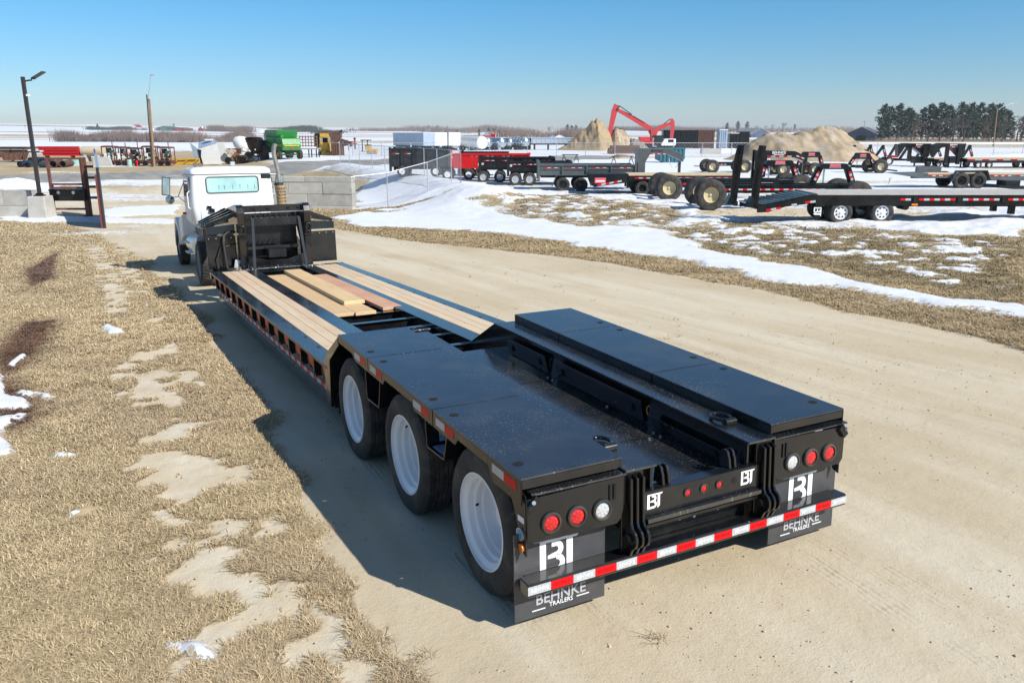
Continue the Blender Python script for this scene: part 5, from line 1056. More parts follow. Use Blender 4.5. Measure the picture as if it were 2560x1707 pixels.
# timber mats and bunks by the back fence
for i,(z0,x0,x1) in enumerate([(600,1315,1690),(570,1320,1670),(540,1345,1680),(605,1700,1780)]):
    s=Site(zD,(x0+x1)/2,640,'timber_mat',['bottom layer of the dark timber mat stack by fence','middle layer of the dark timber mat stack','top layer of the dark timber mat stack','short timber mat beside the mat stack'][i],'timber mat','stacked timber mats')
    for k in range(5): s.box('plank',BRN if k%2 else RUSTD,x0,x1,z0+k*6,z0+k*6+5,-.8+.01*k,1.0)
    s.box('bearer',RUSTD,x0+20,x0+40,z0+30,max(z0+31,640),-.8,1); s.box('bearer',RUSTD,x1-40,x1-20,z0+30,max(z0+31,640),-.8,1)
s=Site(zE,700,540,'concrete_block','long grey concrete block lying near the dirt mound','concrete block'); s.box('body',CONC,570,828,472,535,-.4,.4,bev=.04); s.box('cap',mat('snow_lump',(.76,.78,.81),.7),828,1005,470,525,-.35,.35)
# flatbed gooseneck with dovetail
s=Site(zE,-219,1046,'flatbed_trailer','black gooseneck flatbed trailer with pale deck and pink logo on dovetail','trailer'); T=s.T
FD=mat('pink_logo',(.7,.12,.16),.5)
s.poly('dovetail',BLKM,[(-872,800),(-395,790),(-395,890),(-820,945)],-1.2,1.2,bev=.01); s.box('ramp_top',BLKD,-868,-395,783,800,-1.15,1.15); tape(T,(s.X(-780),-1.203,s.Z(925)),(s.X(-480),-1.203,s.Z(870)),6,.09,'r',(0,-1,0),off=.01)
B().obox((s.X(-745),-1.206,s.Z(865)),(.62,.01,.3),(0,0,0)).mk('logo_patch',FD,T); B().obox((s.X(-745),-1.213,s.Z(872)),(.5,.006,.07)).mk('logo_line',LETW,T)
s.box('deck',WOODP,-395,960,793,806,-1.25,1.25)
s.box('side_rail',BLKM,-395,960,806,868,-1.27,-1.19); s.box('side_rail',BLKM,-395,960,806,868,1.19,1.27); s.box('main_beam',BLKM,-395,1250,870,960,-.5,-.35); s.box('main_beam',BLKM,-395,1250,870,960,.35,.5); tape2(s,-320,930,834,26,.07,-1.272)
s.box('marker_lamp',LRED,285,335,895,920,-1.2,-1.1)
for x in(-219,-40):
    for q,sd in((-1.05,-1),(1.05,1)): s.wheel((x,960),88,q,.5,.5,'steel',BLKM,sd)
s.poly('neck',BLKM,[(1262,505),(1700,515),(1860,585),(1860,650),(1690,590),(1400,590),(1350,640),(1345,830),(1262,850)],-.5,.5,bev=.02); s.box('neck_upright',BLKM,1235,1265,500,960,-.7,-.55); s.box('neck_upright',BLKM,1235,1265,500,960,.55,.7); s.box('hitch_leg',BLKM,1840,1870,600,830,-.1,.1)
s.box('jack_leg',GALV,1265,1285,690,840,-.65,-.55); text('BEHNKE',.21,LETW,T,(s.X(1495),-.505,s.Z(533)),(R(90),0,0),bold=.01); s.box('lettering_line',LETW,1430,1560,554,560,-.505,-.5); tape2(s,1350,1655,577,6,.06,-.505); tape(T,(s.X(1715),-.505,s.Z(570)),(s.X(1815),-.505,s.Z(605)),3,.07,'w',(0,-1,0),off=.01); emblem(.2,LETW,T,(s.X(1375),-.52,s.Z(618)))
# big-tyre portal wagons
def portal(s,x0,x1,zt,zb,y,m=BLKM,lg=True,sl=90,par=None):
    w=x1-x0
    p=s.poly('portal_top',m,[(x0+sl*.55,zt+70),(x0+sl*.8,zt+14),(x0+sl*1.0,zt),(x1-sl*1.0,zt),(x1-sl*.8,zt+14),(x1-sl*.55,zt+70)],y-.2,y+.2,bev=.02)
    for a,c,sg in((x0+sl*.75,x0,1),(x1-sl*.75,x1,-1)):
        lgm=s.bar('portal_leg',m,(a,zt+50),(c,zb),.3,.16,y)
        mid=lambda t:(s.X(a+(c-a)*t),y-.16,s.Z(zt+50+(zb-zt-50)*t))
        tape(s.T,mid(.22),mid(.72),4,.12,'r',(0,-1,0),off=.01)
    if lg: B().obox((s.X((x0+x1)/2),y-.205,s.Z(zt+25)),(.5,.012,.16)).mk('logo_patch',FD,s.T); B().obox((s.X((x0+x1)/2),y-.205,s.Z(zt+46)),(.55,.012,.05)).mk('logo_line',CONE,s.T)
    for x in(x0+sl*1.15,): s.box('jack_tube',GALV,x,x+12,zt+75,zb-10,y-.1,y)
def wagon(f,label,a,b,wheels,frame,portals,W=1.3,group='big tyre wagons in the yard',tp=None):
    s=Site(f,a,b,'wagon_gear',label,'wagon',group)
    x0,x1,z0,z1=frame
    for q in(-.45,.45): s.box('frame_beam',BLKM,x0,x1,z0,z1,q-.08,q+.08)
    for i,(x,z,r,q) in enumerate(wheels):
        s.wheel((x,z),r,q,.5*min(1.2,r*s.k*1.7),.5,'dish',TANR,-1 if q<0 else 1,n=32,sp=i)
        if q<0: B().cyl((s.X(x),q,s.Z(z)),(s.X(x),-q,s.Z(z)),.09).mk('axle',BLKM,s.T)
    for p in portals: portal(s,*p)
    if tp: tape2(s,*tp,.07,-.535)
    return s
A=wagon(zE,'nearest black wagon with tan wheels and red and white striped frame',610,1228,[(610,1038,190,-1.1),(610,1038,190,1.1),(2425,1050,180,-1.1),(2425,1050,180,1.1)],(640,2480,930,1030),[(1955,2480,672,940,0,BLKM,True,120)],tp=(820,2080,986,22))
A.box('step_plate',BLKM,1530,1680,868,910,-.6,.2); A.box('lower_rail',BLKM,760,2150,905,925,-.55,-.47)
Bw=wagon(zE,'black wagon with tan wheels standing behind the striped wagon',105,1118,[(105,955,163,-1.1),(105,955,163,1.1),(1735,955,160,-1.1),(1735,955,160,1.1)],(140,1800,855,900),[(1290,1780,630,860,0,BLKM,True,100)])
Cw=wagon(zE,'small black wagon with tan wheels before the dirt mound',675,778,[(675,694,84,-1.1),(675,694,84,1.1),(1080,694,84,-1.1),(1080,694,84,1.1)],(700,1180,645,690),[],tp=(780,870,672,4)); Cw.box('tongue',BLKM,480,690,690,700,-.08,.08)
Dw=wagon(zE,'black wagon with red logo portal beside the gooseneck flatbed',1560,815,[(1560,730,85,-1.1),(1560,730,85,1.1),(1960,730,85,-1.1),(1960,730,85,1.1)],(1500,2300,690,715),[(1790,2120,518,720,0,BLKM,True,70)],tp=(1880,2070,712,6))
Ew=wagon(zF,'far black wagon with tan wheels and portal near dirt mound foot',575,890,[(575,810,80,-1.1),(575,810,80,1.1)],(330,700,800,830),[(280,560,662,800,0,BLKM,True,70)]); Ew.bar('tongue',BLKM,(650,845),(840,865),.12)
# near flatbed with dovetail slats and raised ramps
s=Site(zE,2195,1392,'deckover_trailer','long black deckover trailer with grey deck and two raised ramps','trailer'); T=s.T; k=s.k
XF=lambda x:(2060+x/4.612-1640)*5.113; ZF=lambda z:(240+z/4.612-280)*5.113
s.box('deck',WOODG,1880,XF(2700),ZF(1120)-14,ZF(1120),-1.25,1.25); s.box('side_rail',BLKM,1880,XF(2700),ZF(1120),ZF(1235),-1.27,-1.2); s.box('side_rail',BLKM,1880,XF(2700),ZF(1120),ZF(1235),1.2,1.27)
s.box('main_beam',BLKM,2250,XF(2700),ZF(1190),ZF(1262),-.6,-.45); s.box('main_beam',BLKM,2250,XF(2700),ZF(1190),ZF(1262),.45,.6)
for i in range(6): s.box('deck_board',WOODG,1880,XF(2700),ZF(1120)-17,ZF(1120)-14,-1.24+i*.415,-1.24+i*.415+.40)
s.poly('dovetail_rail',BLKM,[(1160,1175),(1890,1030),(1890,1130),(1500,1180),(1300,1245),(1165,1250)],-1.26,-1.18,bev=.01); s.poly('dovetail_rail',BLKM,[(1160,1175),(1890,1030),(1890,1130),(1165,1250)],1.18,1.26)
for i in range(10):
    t=(i+.15)/10; x=1175+(1880-1175)*t; z=1172-(1172-1030)*t
    B().beam((s.X(x),-1.18,s.Z(z)),(s.X(x),1.18,s.Z(z)),.26,.05,(0,0,1)).mk('ramp_slat',BLK,T)
for x0,y in((1015,.55),(1165,-.75)):
    r_=s.poly('raised_ramp',BLKM,[(x0+10,450),(x0+70,455),(x0+70,500),(x0+15,1180),(x0-40,1190),(x0-40,1000),(x0-25,640)],y-.05,y+.03,bev=.01)
    s.poly('ramp_flange',BLKM,[(x0+40,452),(x0+70,455),(x0+20,1190),(x0-10,1190)],y-.30,y-.26); s.poly('ramp_foot',BLKM,[(x0-60,1060),(x0-10,1090),(x0-30,1195),(x0-110,1190)],y-.35,y+.1)
    s.box('ramp_hinge',BLKM,x0-20,x0+30,1150,1210,y-.4,y+.2)
for x,kk in((2195,1250),(XF(500),ZF(1295))):
    for q,sd in((-1.12,-1),(1.12,1)): s.wheel((x,1250),141,q,.3,.6,'steel',RIMW,sd,holes=8,sp=.3)
    for q,sd in((-.75,-1),(.75,1)): s.wheel((x,1250),141,q,.3,.6,'steel',RIMW,sd)
    B().cyl((s.X(x),-1.1,s.Z(1250)),(s.X(x),1.1,s.Z(1250)),.07).mk('axle',BLKM,T)
    fb=B().tube([(s.X(x)+.62*math.cos(a),-1.12,s.Z(1250)+.60*math.sin(a)) for a in np.linspace(.35,2.8,12)],.025,6).mk('fender_arc',BLKM,T,50)
s.box('mud_flap',BLKM,1885,1940,1165,1345,-1.2,-1.17); emblem(.35,LETW,T,(s.X(1905),-1.21,s.Z(1240)),(0,R(90),0))
for xa,xb,n in((205,390,0),(675,790,2),(880,1280,7),(1365,1765,7),(1860,2200,6)):
    if n: tape(T,(s.X(XF(xa)),-1.272,s.Z(ZF(1168))),(s.X(XF(xb)),-1.272,s.Z(ZF(1168))),n,.08,'r' if n!=7 or xa==880 else 'w',(0,-1,0),off=.01)
tape(T,(s.X(1270),-1.262,s.Z(1222)),(s.X(1450),-1.262,s.Z(1192)),3,.08,'r',(0,-1,0),off=.01); tape(T,(s.X(1740),-1.262,s.Z(1128)),(s.X(1865),-1.262,s.Z(1113)),2,.08,'r',(0,-1,0),off=.01); tape(T,(s.X(1575),-1.262,s.Z(1160)),(s.X(1640),-1.262,s.Z(1150)),1,.08,'w',(0,-1,0),off=.01)
for x in(840,1325,1815): s.box('stake_pocket',BLKD,XF(x)-25,XF(x)+25,ZF(1140),ZF(1200),-1.31,-1.27)
for x in(1180,1620,2045): s.poly('gusset',DARK,[(XF(x)-40,ZF(1205)),(XF(x)+40,ZF(1205)),(XF(x),ZF(1240))],-.62,-.6)
s.box('marker_lamp',AMB,XF(805),XF(870),ZF(1212),ZF(1235),-1.3,-1.26); s.box('landing_leg',BLKM,XF(2005),XF(2060),ZF(1250),ZF(1345),-.7,-.5); s.box('landing_leg',BLKM,XF(2005),XF(2060),ZF(1250),ZF(1345),.5,.7); emblem(.3,LETW,T,(s.X(XF(2240)),-1.275,s.Z(ZF(1160)))); s.cyl('air_tank',BLKM,(XF(800),ZF(1258)),40,-.9,-.3)
s.box('frame_bracket',BLKM,XF(2230),XF(2306),ZF(1200),ZF(1330),-.9,-.8)
# grey equipment trailer
s=Site(zF,1560,1060,'equipment_trailer','slate grey equipment trailer with wood deck and black wheels in the snow','trailer')
for x in(1465,1655):
    for q,sd in((-1.05,-1),(1.05,1)): s.wheel((x,968),90,q,.26,.55,'steel',BLKM,sd)
    B().cyl((s.X(x),-1,s.Z(968)),(s.X(x),1,s.Z(968)),.05).mk('axle',BLKM,s.T)
b=B()
P=[(1355,975),(1400,860),(1735,855),(1790,965)]
for a,c in zip(P,P[1:]): b.beam((s.X(a[0]),-1.05,s.Z(a[1])),(s.X(c[0]),-1.05,s.Z(c[1])),.34,.035,(0,0,1))
b.mk('fender',SLATE,s.T); s.poly('fender_side',SLATE,[(1380,905),(1405,855),(1730,852),(1780,955),(1740,905),(1700,880),(1440,880)],-.92,-.88)
s.box('deck',WOODP,870,2700,893,903,-.85,.85); s.box('side_rail',SLATE,1060,1400,905,940,-.9,-.8); s.box('side_rail',SLATE,1750,2700,905,970,-.9,-.8); s.box('side_rail',SLATE,1060,2700,905,960,.8,.9)
s.poly('dovetail',SLATE,[(735,893),(1100,885),(1100,912),(1040,940)],-.9,.9); s.box('far_fender',SLATE,1140,1420,832,895,1.0,1.3); tape2(s,1110,1300,915,5,.07,-.905); tape2(s,1810,2040,915,6,.07,-.905); tape2(s,2100,2306,915,5,.07,-.905); s.box('jack',BLKM,2030,2060,940,1020,-.3,-.2)
s=Site(zF,2200,1105,'black_skid','low black steel skid plate resting on the grey trailer yard edge','skid'); s.poly('plate',BLKM,[(1900,1050),(1930,1020),(2330,1045),(2330,1085)],-.8,.8); s.box('box',BLKM,2040,2200,975,1040,-.4,.6); s.box('bolt_strip',BLKD,2040,2200,988,994,-.42,-.4); s.box('runner',BLKM,1950,2330,1080,1108,-.7,-.6)
s=Site(zF,735,1070,'weed_stem','thin dry weed stem sticking out of the snow','weed'); s.bar('stem',BRN,(725,1068),(750,945),.02); s.bar('branch',BRN,(740,1000),(765,940),.015); s.bar('branch',BRN,(742,990),(735,940),.012)
# far row: two gooseneck trailers and lifting struts
def gneck(label,px,base,deck,wh,wl,tx,flip):
    s=Site(zF,px[0],base,'gooseneck_trailer',label,'trailer','black gooseneck trailers in the far row'); x0,x1,x2=px
    s.poly('neck',BLKM,[(x0,575),(x0+70,552),(x2,555),(x2-10,700),(x2-45,710),(x1,600),(x1-100,600),(x0+60,640),(x0+20,700)],-.4,.4,bev=.02)
    s.box('upright',BLKM,x2-95,x2-60,560,base-40,-.6,-.3); s.box('upright',BLKM,x1-60,x1-25,600,base-60,-.6,-.3); s.box('jack_leg',BLKM,x2-50,x2-36,700,base,-.6,-.5); s.box('jack_leg',BLKM,x2-130,x2-116,700,base,.4,.5)
    s.box('gear_box',BLKM,x2-170,x2-60,700,775,-.5,.5); text('BEHNKE',.25,LETW,s.T,(s.X(tx),-.405,s.Z(572)),(R(90),0,0),bold=.01); tape2(s,tx-60,tx+60,596,4,.08,-.405)
    s.box('deck',WOODP,deck[0],deck[1],716,726,-1.2,1.2); s.box('side_rail',BLKM,deck[0],deck[1],727,770,-1.22,-1.15); s.box('side_rail',BLKM,deck[0],deck[1],727,770,1.15,1.22); tape2(s,deck[0]+10,deck[1]-10,736,14 if deck[1]-deck[0]>400 else 4,.09,-1.222)
    for x in wh:
        for q,sd in((-1.05,-1),(1.05,1)): s.wheel((x,base-wl),wl,q,.35,.58,'steel',RIMW,sd)
gneck('black gooseneck trailer with short pale deck before the pines',(805,985,1185),815,(1195,1400),(1250,1340),35,1060,0)
gneck('black gooseneck trailer with long striped deck before the pines',(1205,1410,1580),828,(1560,2700),(1700,1825,2280,2390),38,1448,0)
for i,(x,bx,z) in enumerate([(195,75,578),(335,230,580),(520,430,575),(665,560,580),(810,720,570),(950,860,585),(1120,1040,600),(1300,1220,612),(1660,1570,580)]):
    s=Site(zF,x,752,'lift_strut',['strut whose foot rests against the dirt mound','strut paired with the one at the mound foot','strut standing behind the far wagon portal','strut left of the red fendered dolly','strut rising above the red fendered dolly','strut in front of the short decked gooseneck','strut seen through the short decked gooseneck','strut beneath the long decked gooseneck','strut leaning over the long striped deck'][i].replace('strut','inclined black lifting strut',1),'strut','lifting struts in the far row')
    s.bar('arm',BLKM,(bx,745),(x,z),.28,.2); s.bar('link',BLKM,(x-6,z),(x+40,700),.26,.2); s.box('base',BLKM,bx-20,x+60,725,752,-.35,.35); s.cyl('pivot',BLKM,(x-2,z+4),13,-.2,.2,12); tape(s.T,(s.X(x+5),-.14,s.Z(z+40)),(s.X(x+28),-.14,s.Z(680)),2,.1,'w',(0,-1,0),off=.01)
s=Site(zF,715,800,'tow_dolly','small tow dolly with silver rim wheel by the dirt mound','dolly'); s.wheel((715,750),46,-.6,.3,.6,'steel',RIMW,-1); s.wheel((715,750),46,.6,.3,.6,'steel',RIMW,1); s.box('frame',BLKM,640,830,720,742,-.4,.4); s.box('fender',REDP,740,820,690,712,-.5,.5); s.bar('tongue',BLKM,(820,735),(920,745),.12)
# ---------------- beyond the fence ----------------
PHI=R(58)
def boxtrailer(a,b,L,label,side,ht=195,w=2.6):
    s=Site(zC,a,b,'box_trailer',label,'trailer','white box trailers behind the fence',rz=RZ+PHI+math.pi/2*0); h=ht*s.k; T=s.T; T.rotation_euler=(0,0,RZ+math.pi-PHI+math.pi/2)
    # local -y is the rear face towards the camera side, body runs along +y
    B().box(-w/2,w/2,0,L,1.05,h).mk('body',side,T); B().box(-w/2-.03,w/2+.03,-.03,0,.95,h+.03).mk('rear_frame',WHTD,T); B().box(-w/2-.02,w/2+.02,0,L,h,h+.05).mk('roof',WHT,T)
    for x in(-1,1): d=B().box(x*.06,x*(w/2-.1),-.06,-.03,1.1,h-.1).mk('rear_door',WHTD,T); B().cyl((x*.3,-.09,1.1),(x*.3,-.09,h-.15),.025).mk('lock_rod',GALV,d)
    for y in(1.4,2.7):
        for x in(-1,1): wheel(T,(x*(w/2-.2),y,.5),.5,.5,.28,'steel',RIMW,x,n=18,grooves=0)
    B().box(-w/2,w/2,-.05,.1,.5,.62).mk('bumper',BLKM,T); B().box(-.9,.9,.6,3.4,.7,1.05).mk('bogie',BLKM,T); B().box(-1,-.8,L-3,L-2.7,0,1.05).mk('landing_leg',BLKM,T); B().box(.8,1,L-3,L-2.7,0,1.05).mk('landing_leg',BLKM,T)
boxtrailer(745,448,14.5,'long blue grey sided box trailer showing its white back doors',BLUG); boxtrailer(935,448,12,'white box trailer parked between two other box trailers',WHTD); boxtrailer(1090,446,12,'white box trailer next to the white tank trailers',WHTD)
def tanker(a,zc,r,L,b,label,m,end,ribs=0,ang=PHI):
    s=Site(zC,a,b,'tank_trailer',label,'tank trailer','tank trailers behind the fence'); T=s.T; rr=r*s.k; c=Vector((0,0,s.Z(zc)))
    T.rotation_euler=(0,0,RZ+math.pi-ang+math.pi/2)
    B().lathe([(rr*.98,0),(rr,.06),(rr,L-.1),(rr*.9,L),(.01,L+.2)],c,(0,1,0),28).mk('tank',m,T,40); e=B().lathe([(rr*.99,.0),(rr*.8,-.12),(.01,-.2)],c,(0,1,0),28).mk('end_cap',end,T,50)
    B().cyl(c+Vector((0,-.2,-.1)),c+Vector((0,-.26,-.1)),.2,n=14).mk('manhole',GALV,T); B().box(-.9,.9,.3,L*.6,.55,max(.6,c.z-rr+.15)).mk('frame',BLKM,T); B().box(-.25,.25,.5,L-.5,c.z+rr-.02,c.z+rr+.06).mk('walkway',GALV,T)
    for i in range(ribs): B().lathe([(rr,.5+i*L/ribs),(rr*1.03,.52+i*L/ribs),(rr*1.03,.62+i*L/ribs),(rr,.64+i*L/ribs)],c,(0,1,0),28).mk('hoop',WHTD,T,40)
    for y in(.9,2.1):
        for x in(-1,1): wheel(T,(x*1.0,y,.5),.5,.45,.28,'steel',GALV,x,n=18,grooves=0)
    B().box(-.8,-.65,L-1.5,L-1.3,0,c.z-rr*.6).mk('landing_leg',BLKM,T); B().box(.65,.8,L-1.5,L-1.3,0,c.z-rr*.6).mk('landing_leg',BLKM,T)
CHR=mat('polished_steel',(.45,.52,.58),.22,.85,.15,2)
tanker(1290,375,52,5,450,'small white tank trailer beside the box trailers',WHTD,WHT,4); tanker(1497,360,70,8,452,'largest white tank trailer with round white end',WHTD,WHT)
tanker(1608,362,50,7,448,'polished steel tank trailer right after the largest white one',CHR,CHR); tanker(1760,362,52,7,448,'polished steel tank trailer with cross marked end',CHR,CHR); tanker(1885,355,42,6,446,'steel tank trailer with pale end in the tanker row',CHR,WHTD); tanker(2035,352,48,7,446,'ribbed steel tank trailer with white hoops',CHR,WHT,6); tanker(2160,352,42,4,446,'dark tank trailer ending the tanker row',BLKM,BLKM)
s=Site(zC,1745,446,'red_conveyor','long red conveyor frame raised above the tank trailers','conveyor'); s.box('frame',REDP,1620,1870,285,302,3,3.8); s.box('head',REDP,1820,1868,262,300,3,3.8); s.box('leg',REDP,1640,1650,300,446,3.3,3.5); s.box('leg',REDP,1850,1860,300,446,3.3,3.5)
s=Site(zC,420,500,'yellow_roller','small yellow road roller behind the chain link fence','roller'); s.box('hood',YEL,375,490,440,486,-.6,.6,bev=.05); s.box('seat_tower',YEL,350,410,395,445,-.5,.5,bev=.05); s.cyl('drum',CONE,(460,478),22,-.7,.7); s.cyl('drum',CONE,(390,478),22,-.7,.7); s.box('canopy',BLKM,345,412,388,395,-.6,.6)
s=Site(zC,355,470,'steel_stand','dark steel stand with forked top before the grey box trailer','stand'); s.box('post',BLKM,308,318,335,470,-.1,.1); s.box('post',BLKM,370,380,335,470,-.1,.1); s.box('top',BLKM,296,420,333,343,-.3,.3); s.box('foot',BLKM,296,395,462,472,-.5,.5)
s=Site(zC,222,440,'valve_post','rusty valve post with red foot near the fence corner','post'); s.cyl('wheel',MAR,(225,320),14,-.2,.2); s.box('stem',MAR,218,233,320,440,-.15,.15); s.box('foot',REDP,195,248,366,384,-.5,.5)
# aluminium dump body and sheds
s=Site(zD,660,590,'aluminium_dump_body','long pale aluminium dump body standing on steel legs','dump body'); s.poly('side',mat('pale_alu',(.42,.48,.56),.4,.3,.12,1.5),[(410,455),(900,450),(905,515),(415,515)],-1,1.2); s.box('top_rim',ALU,405,905,447,457,-1.1,1.3)
for x in range(430,900,52): s.box('rib',ALU,x,x+6,458,515,-1.06,-1)
for x in(440,600,800,880): s.box('leg',BLKM,x,x+22,515,590,-.8,-.5)
s.box('subframe',BLKM,420,895,515,530,-.9,1)
def gable(f,a,b,x0,x1,ze,zr,L,label,wm,rm,name='shed',cat='shed',door=None,rz=0):
    s=Site(f,a,b,name,label,cat); T=s.T; T.rotation_euler=(0,0,RZ+rz); w0,w1=s.X(x0),s.X(x1); he,hr=s.Z(ze),s.Z(zr); m=(w0+w1)/2
    B().prism([(w0,-1.0),(w1,-1.0),(w1,he),(m,hr),(w0,he)],1,0,L).mk('wall',wm,T)
    t=.12+.01*L; B().prism([(w0-t*2,he-t),(m,hr),(m,hr+t),(w0-t*2,he)],1,-t,L+t).mk('roof',rm,T); B().prism([(w1+t*2,he-t),(m,hr),(m,hr+t),(w1+t*2,he)],1,-t,L+t).mk('roof',rm,T)
    if door: B().box(m-(w1-w0)*door,m+(w1-w0)*door,-.12,0,0,he*.75).mk('door',BLKM if wm is not BLKM else WHTD,T)
    B().box(w0+(w1-w0)*.08,w0+(w1-w0)*.2,-.08,0,he*.4,he*.75).mk('window',DGL,T); B().box(w0+(w1-w0)*.8,w0+(w1-w0)*.92,-.08,0,he*.4,he*.75).mk('window',DGL,T)
    return s
SHB=mat('shed_blue',(.06,.09,.14),.5,0,.15,.5); SHR=mat('shed_roof',(.30,.29,.30),.5,.1,.15,.5); SHG=mat('shed_green',(.09,.17,.14),.6); BRNR=mat('barn_red',(.28,.05,.05),.6); SNR=mat('snowy_roof',(.75,.77,.8),.7)
gable(zF,420,520,262,580,440,368,22,'dark blue shed with grey roof at the edge of the pines',SHB,SHR,door=.15,rz=R(-30))
gable(zE,1340,330,1190,1480,285,215,20,'dark gabled barn partly hidden by the dirt mound',SHB,SHR,rz=R(20)); gable(zD,755,452,700,800,440,418,10,'small white gabled house behind the aluminium body',WHTD,SNR,'house','house',.1); gable(zD,690,450,630,710,445,420,14,'blue grey roofed shed beside the small white house',BLUG,BLUG)
gable(zC,1775,300,1720,1850,280,235,10,'blue roofed farm house among conifers behind the tankers',BLUG,BLUG,'house','house')
for i,(x0,x1) in enumerate([(1045,1140),(1160,1240)]):
    s=Site(zC,(x0+x1)/2,238,'grain_bin',['wide corrugated grain bin beside its slimmer twin','slim corrugated grain bin beside the wider one'][i],'grain bin','grain bins on the skyline'); r=(x1-x0)/2*s.k; h=s.Z(190)
    B().lathe([(r,-3),(r,h)],(0,0,0),(0,0,1),24).mk('wall',ALU,s.T,40); B().lathe([(r*1.05,h),(r*.2,s.Z(162)),(.01,s.Z(160))],(0,0,0),(0,0,1),24).mk('roof',ALU,s.T,40); B().cyl((0,0,s.Z(163)),(0,0,s.Z(153)),r*.18,n=10).mk('cap',ALU,s.T)
    rb=B()
    for k in range(5): rb.lathe([(r,h*k/5),(r*1.03,h*k/5+.1),(r,h*k/5+.3)],(0,0,0),(0,0,1),24)
    rb.mk('hoops',GALV,s.T)
gable(zA,1605,500,1542,1668,470,458,30,'long green shed on the far farm',SHG,SHG); gable(zA,1750,502,1692,1806,480,470,30,'long red barn on the far farm',BRNR,SHG); gable(zA,1320,492,1296,1345,465,443,16,'red roofed farm house on the far rise',WHTD,BRNR,'house','house'); gable(zA,1460,498,1448,1475,485,474,12,'small white farm house between the red roof and green shed',WHTD,SNR,'house','house')
gable(zB,378,180,358,405,160,142,16,'red barn with snowy roof on the far rise',BRNR,SNR); gable(zB,945,192,918,985,178,168,18,'low white shed on the far snowy field',WHTD,SNR)
s=Site(zA,1707,475,'silo','dark blue farm silo beside the red barn','silo'); B().lathe([(8*s.k,0),(8*s.k,s.Z(440)),(5*s.k,s.Z(432)),(.01,s.Z(430))],(0,0,0),(0,0,1),16).mk('tower',SHB,s.T,40); B().lathe([(8.5*s.k,s.Z(455)),(8.5*s.k,s.Z(450))],(0,0,0),(0,0,1),16).mk('band',GALV,s.T)
# dark containers
for i,(x0,x1,zt,m) in enumerate([(85,300,247,BLKM),(305,520,248,BLKM),(525,740,246,RUSTD),(795,905,245,BLUG),(935,1050,290,BLKM),(1060,1185,265,BLKM)]):
    s=Site(zE,(x0+x1)/2,470,'roll_off_container',['black ribbed container behind the second excavator','long black ribbed container in the container row','rusty dark container at the end of the long row','grey faced container standing on its end','low black container with pale lid edge','black slatted container beside the dirt mound'][i],'container','dark containers behind the fence')
    s.box('shell',m,x0,x1,zt,462,0,2.4); s.box('top_rim',m,x0-3,x1+3,zt-6,zt+5,-.08,2.5)
    for x in np.arange(x0+8,x1-6,26): s.box('rib',m,x,x+8,zt+6,460,-.12,0)
    for x in(x0+15,x1-25): s.box('skid',BLKM,x,x+12,462,472,.2,2.2)
    if i in(3,4): s.box('lid',WHTD,x0+10,x1+5,zt-14,zt-6,.2,2.0)
# ---------------- earth and sand piles ----------------
def pile(f,a,b,label,profile,depth_r,mt,seed,name='sand_pile',cat='pile',amp=.36):
    """profile: photo outline points (x,z) of the crest; each crest point falls off to front and back"""
    p=G(*f(a,b)); k=1/(_SC[f]*ppm(p)); xs=np.array([(q[0]-a)*k for q in profile]); zs=np.array([(b-q[1])*k for q in profile])
    nx,ny=90,46; X=np.linspace(xs[0],xs[-1],nx); Zc=np.interp(X,xs,zs); V=np.linspace(-1,1,ny)
    XX,TT=np.meshgrid(X,V,indexing='ij'); ZZ=np.repeat(np.maximum(Zc,0)[:,None],ny,1); YY=TT*depth_r*(.35+.65*ZZ/zs.max())
    n=fbm(XX*.35+seed,YY*.35,seed,5)-.5; n2=fbm(XX*1.4,YY*.25+seed,seed+9,4)-.5; n3=fbm(XX*2.2,YY*2.2,seed+3,4)-.5
    h=ZZ*(1-np.abs(TT)**1.35); h=h+(n*1.6+n2*1.1+n3*.55)*amp*h**.6*np.minimum(1,h); h=np.maximum(-.3,h)-.12
    v=[tuple(map(float,q)) for q in np.stack([XX.ravel(),YY.ravel(),h.ravel()],1)]
    f_=[(i*ny+j,(i+1)*ny+j,(i+1)*ny+j+1,i*ny+j+1) for i in range(nx-1) for j in range(ny-1)]
    bb=B(); bb.v=v; bb.f=f_; o=bb.mk(name,mt,None,60); o.location=p; o.rotation_euler=(0,0,RZ); return tag(o,label,cat)
SAND=mat('sand',(.34,.255,.15),.95,0,.3,.7,bump=1.,bscale=3,dirt=(.22,.165,.105),dirtamt=.7,dscale=.5); SANDS=mat('sand_snowy',(.33,.255,.16),.95,0,.35,.6,bump=1.,bscale=3,dirt=(.55,.53,.51),dirtamt=.5,dscale=.5); GRAV=mat('grey_gravel',(.20,.185,.16),.95,0,.35,2,bump=.5)
pile(zD,1150,592,'tall pointed tan sand pile behind the long red boom',[(700,592),(800,520),(905,440),(1040,340),(1130,270),(1175,241),(1215,262),(1290,345),(1340,420),(1400,560),(1420,592)],8,SAND,5)
pile(zD,1440,590,'rounded sand pile leaning on the tall pointed one',[(1230,590),(1290,450),(1370,345),(1410,332),(1480,362),(1600,445),(1720,560),(1750,590)],7,SANDS,9); pile(zD,1620,592,'small grey gravel heap below the excavators',[(1440,592),(1520,500),(1590,450),(1640,448),(1700,480),(1790,560),(1830,592)],5,GRAV,13)
pile(zE,1780,615,'wide tan dirt mound streaked with snow behind the portal wagons',[(830,615),(980,545),(1100,440),(1200,370),(1300,310),(1400,262),(1540,255),(1620,272),(1760,258),(1880,245),(1980,222),(2085,203),(2180,218),(2330,270),(2480,345),(2620,430),(2760,530),(2880,615)],9,SANDS,21,'dirt_mound','mound')
SNO=mat('snow_lump',(.76,.78,.81),.7)
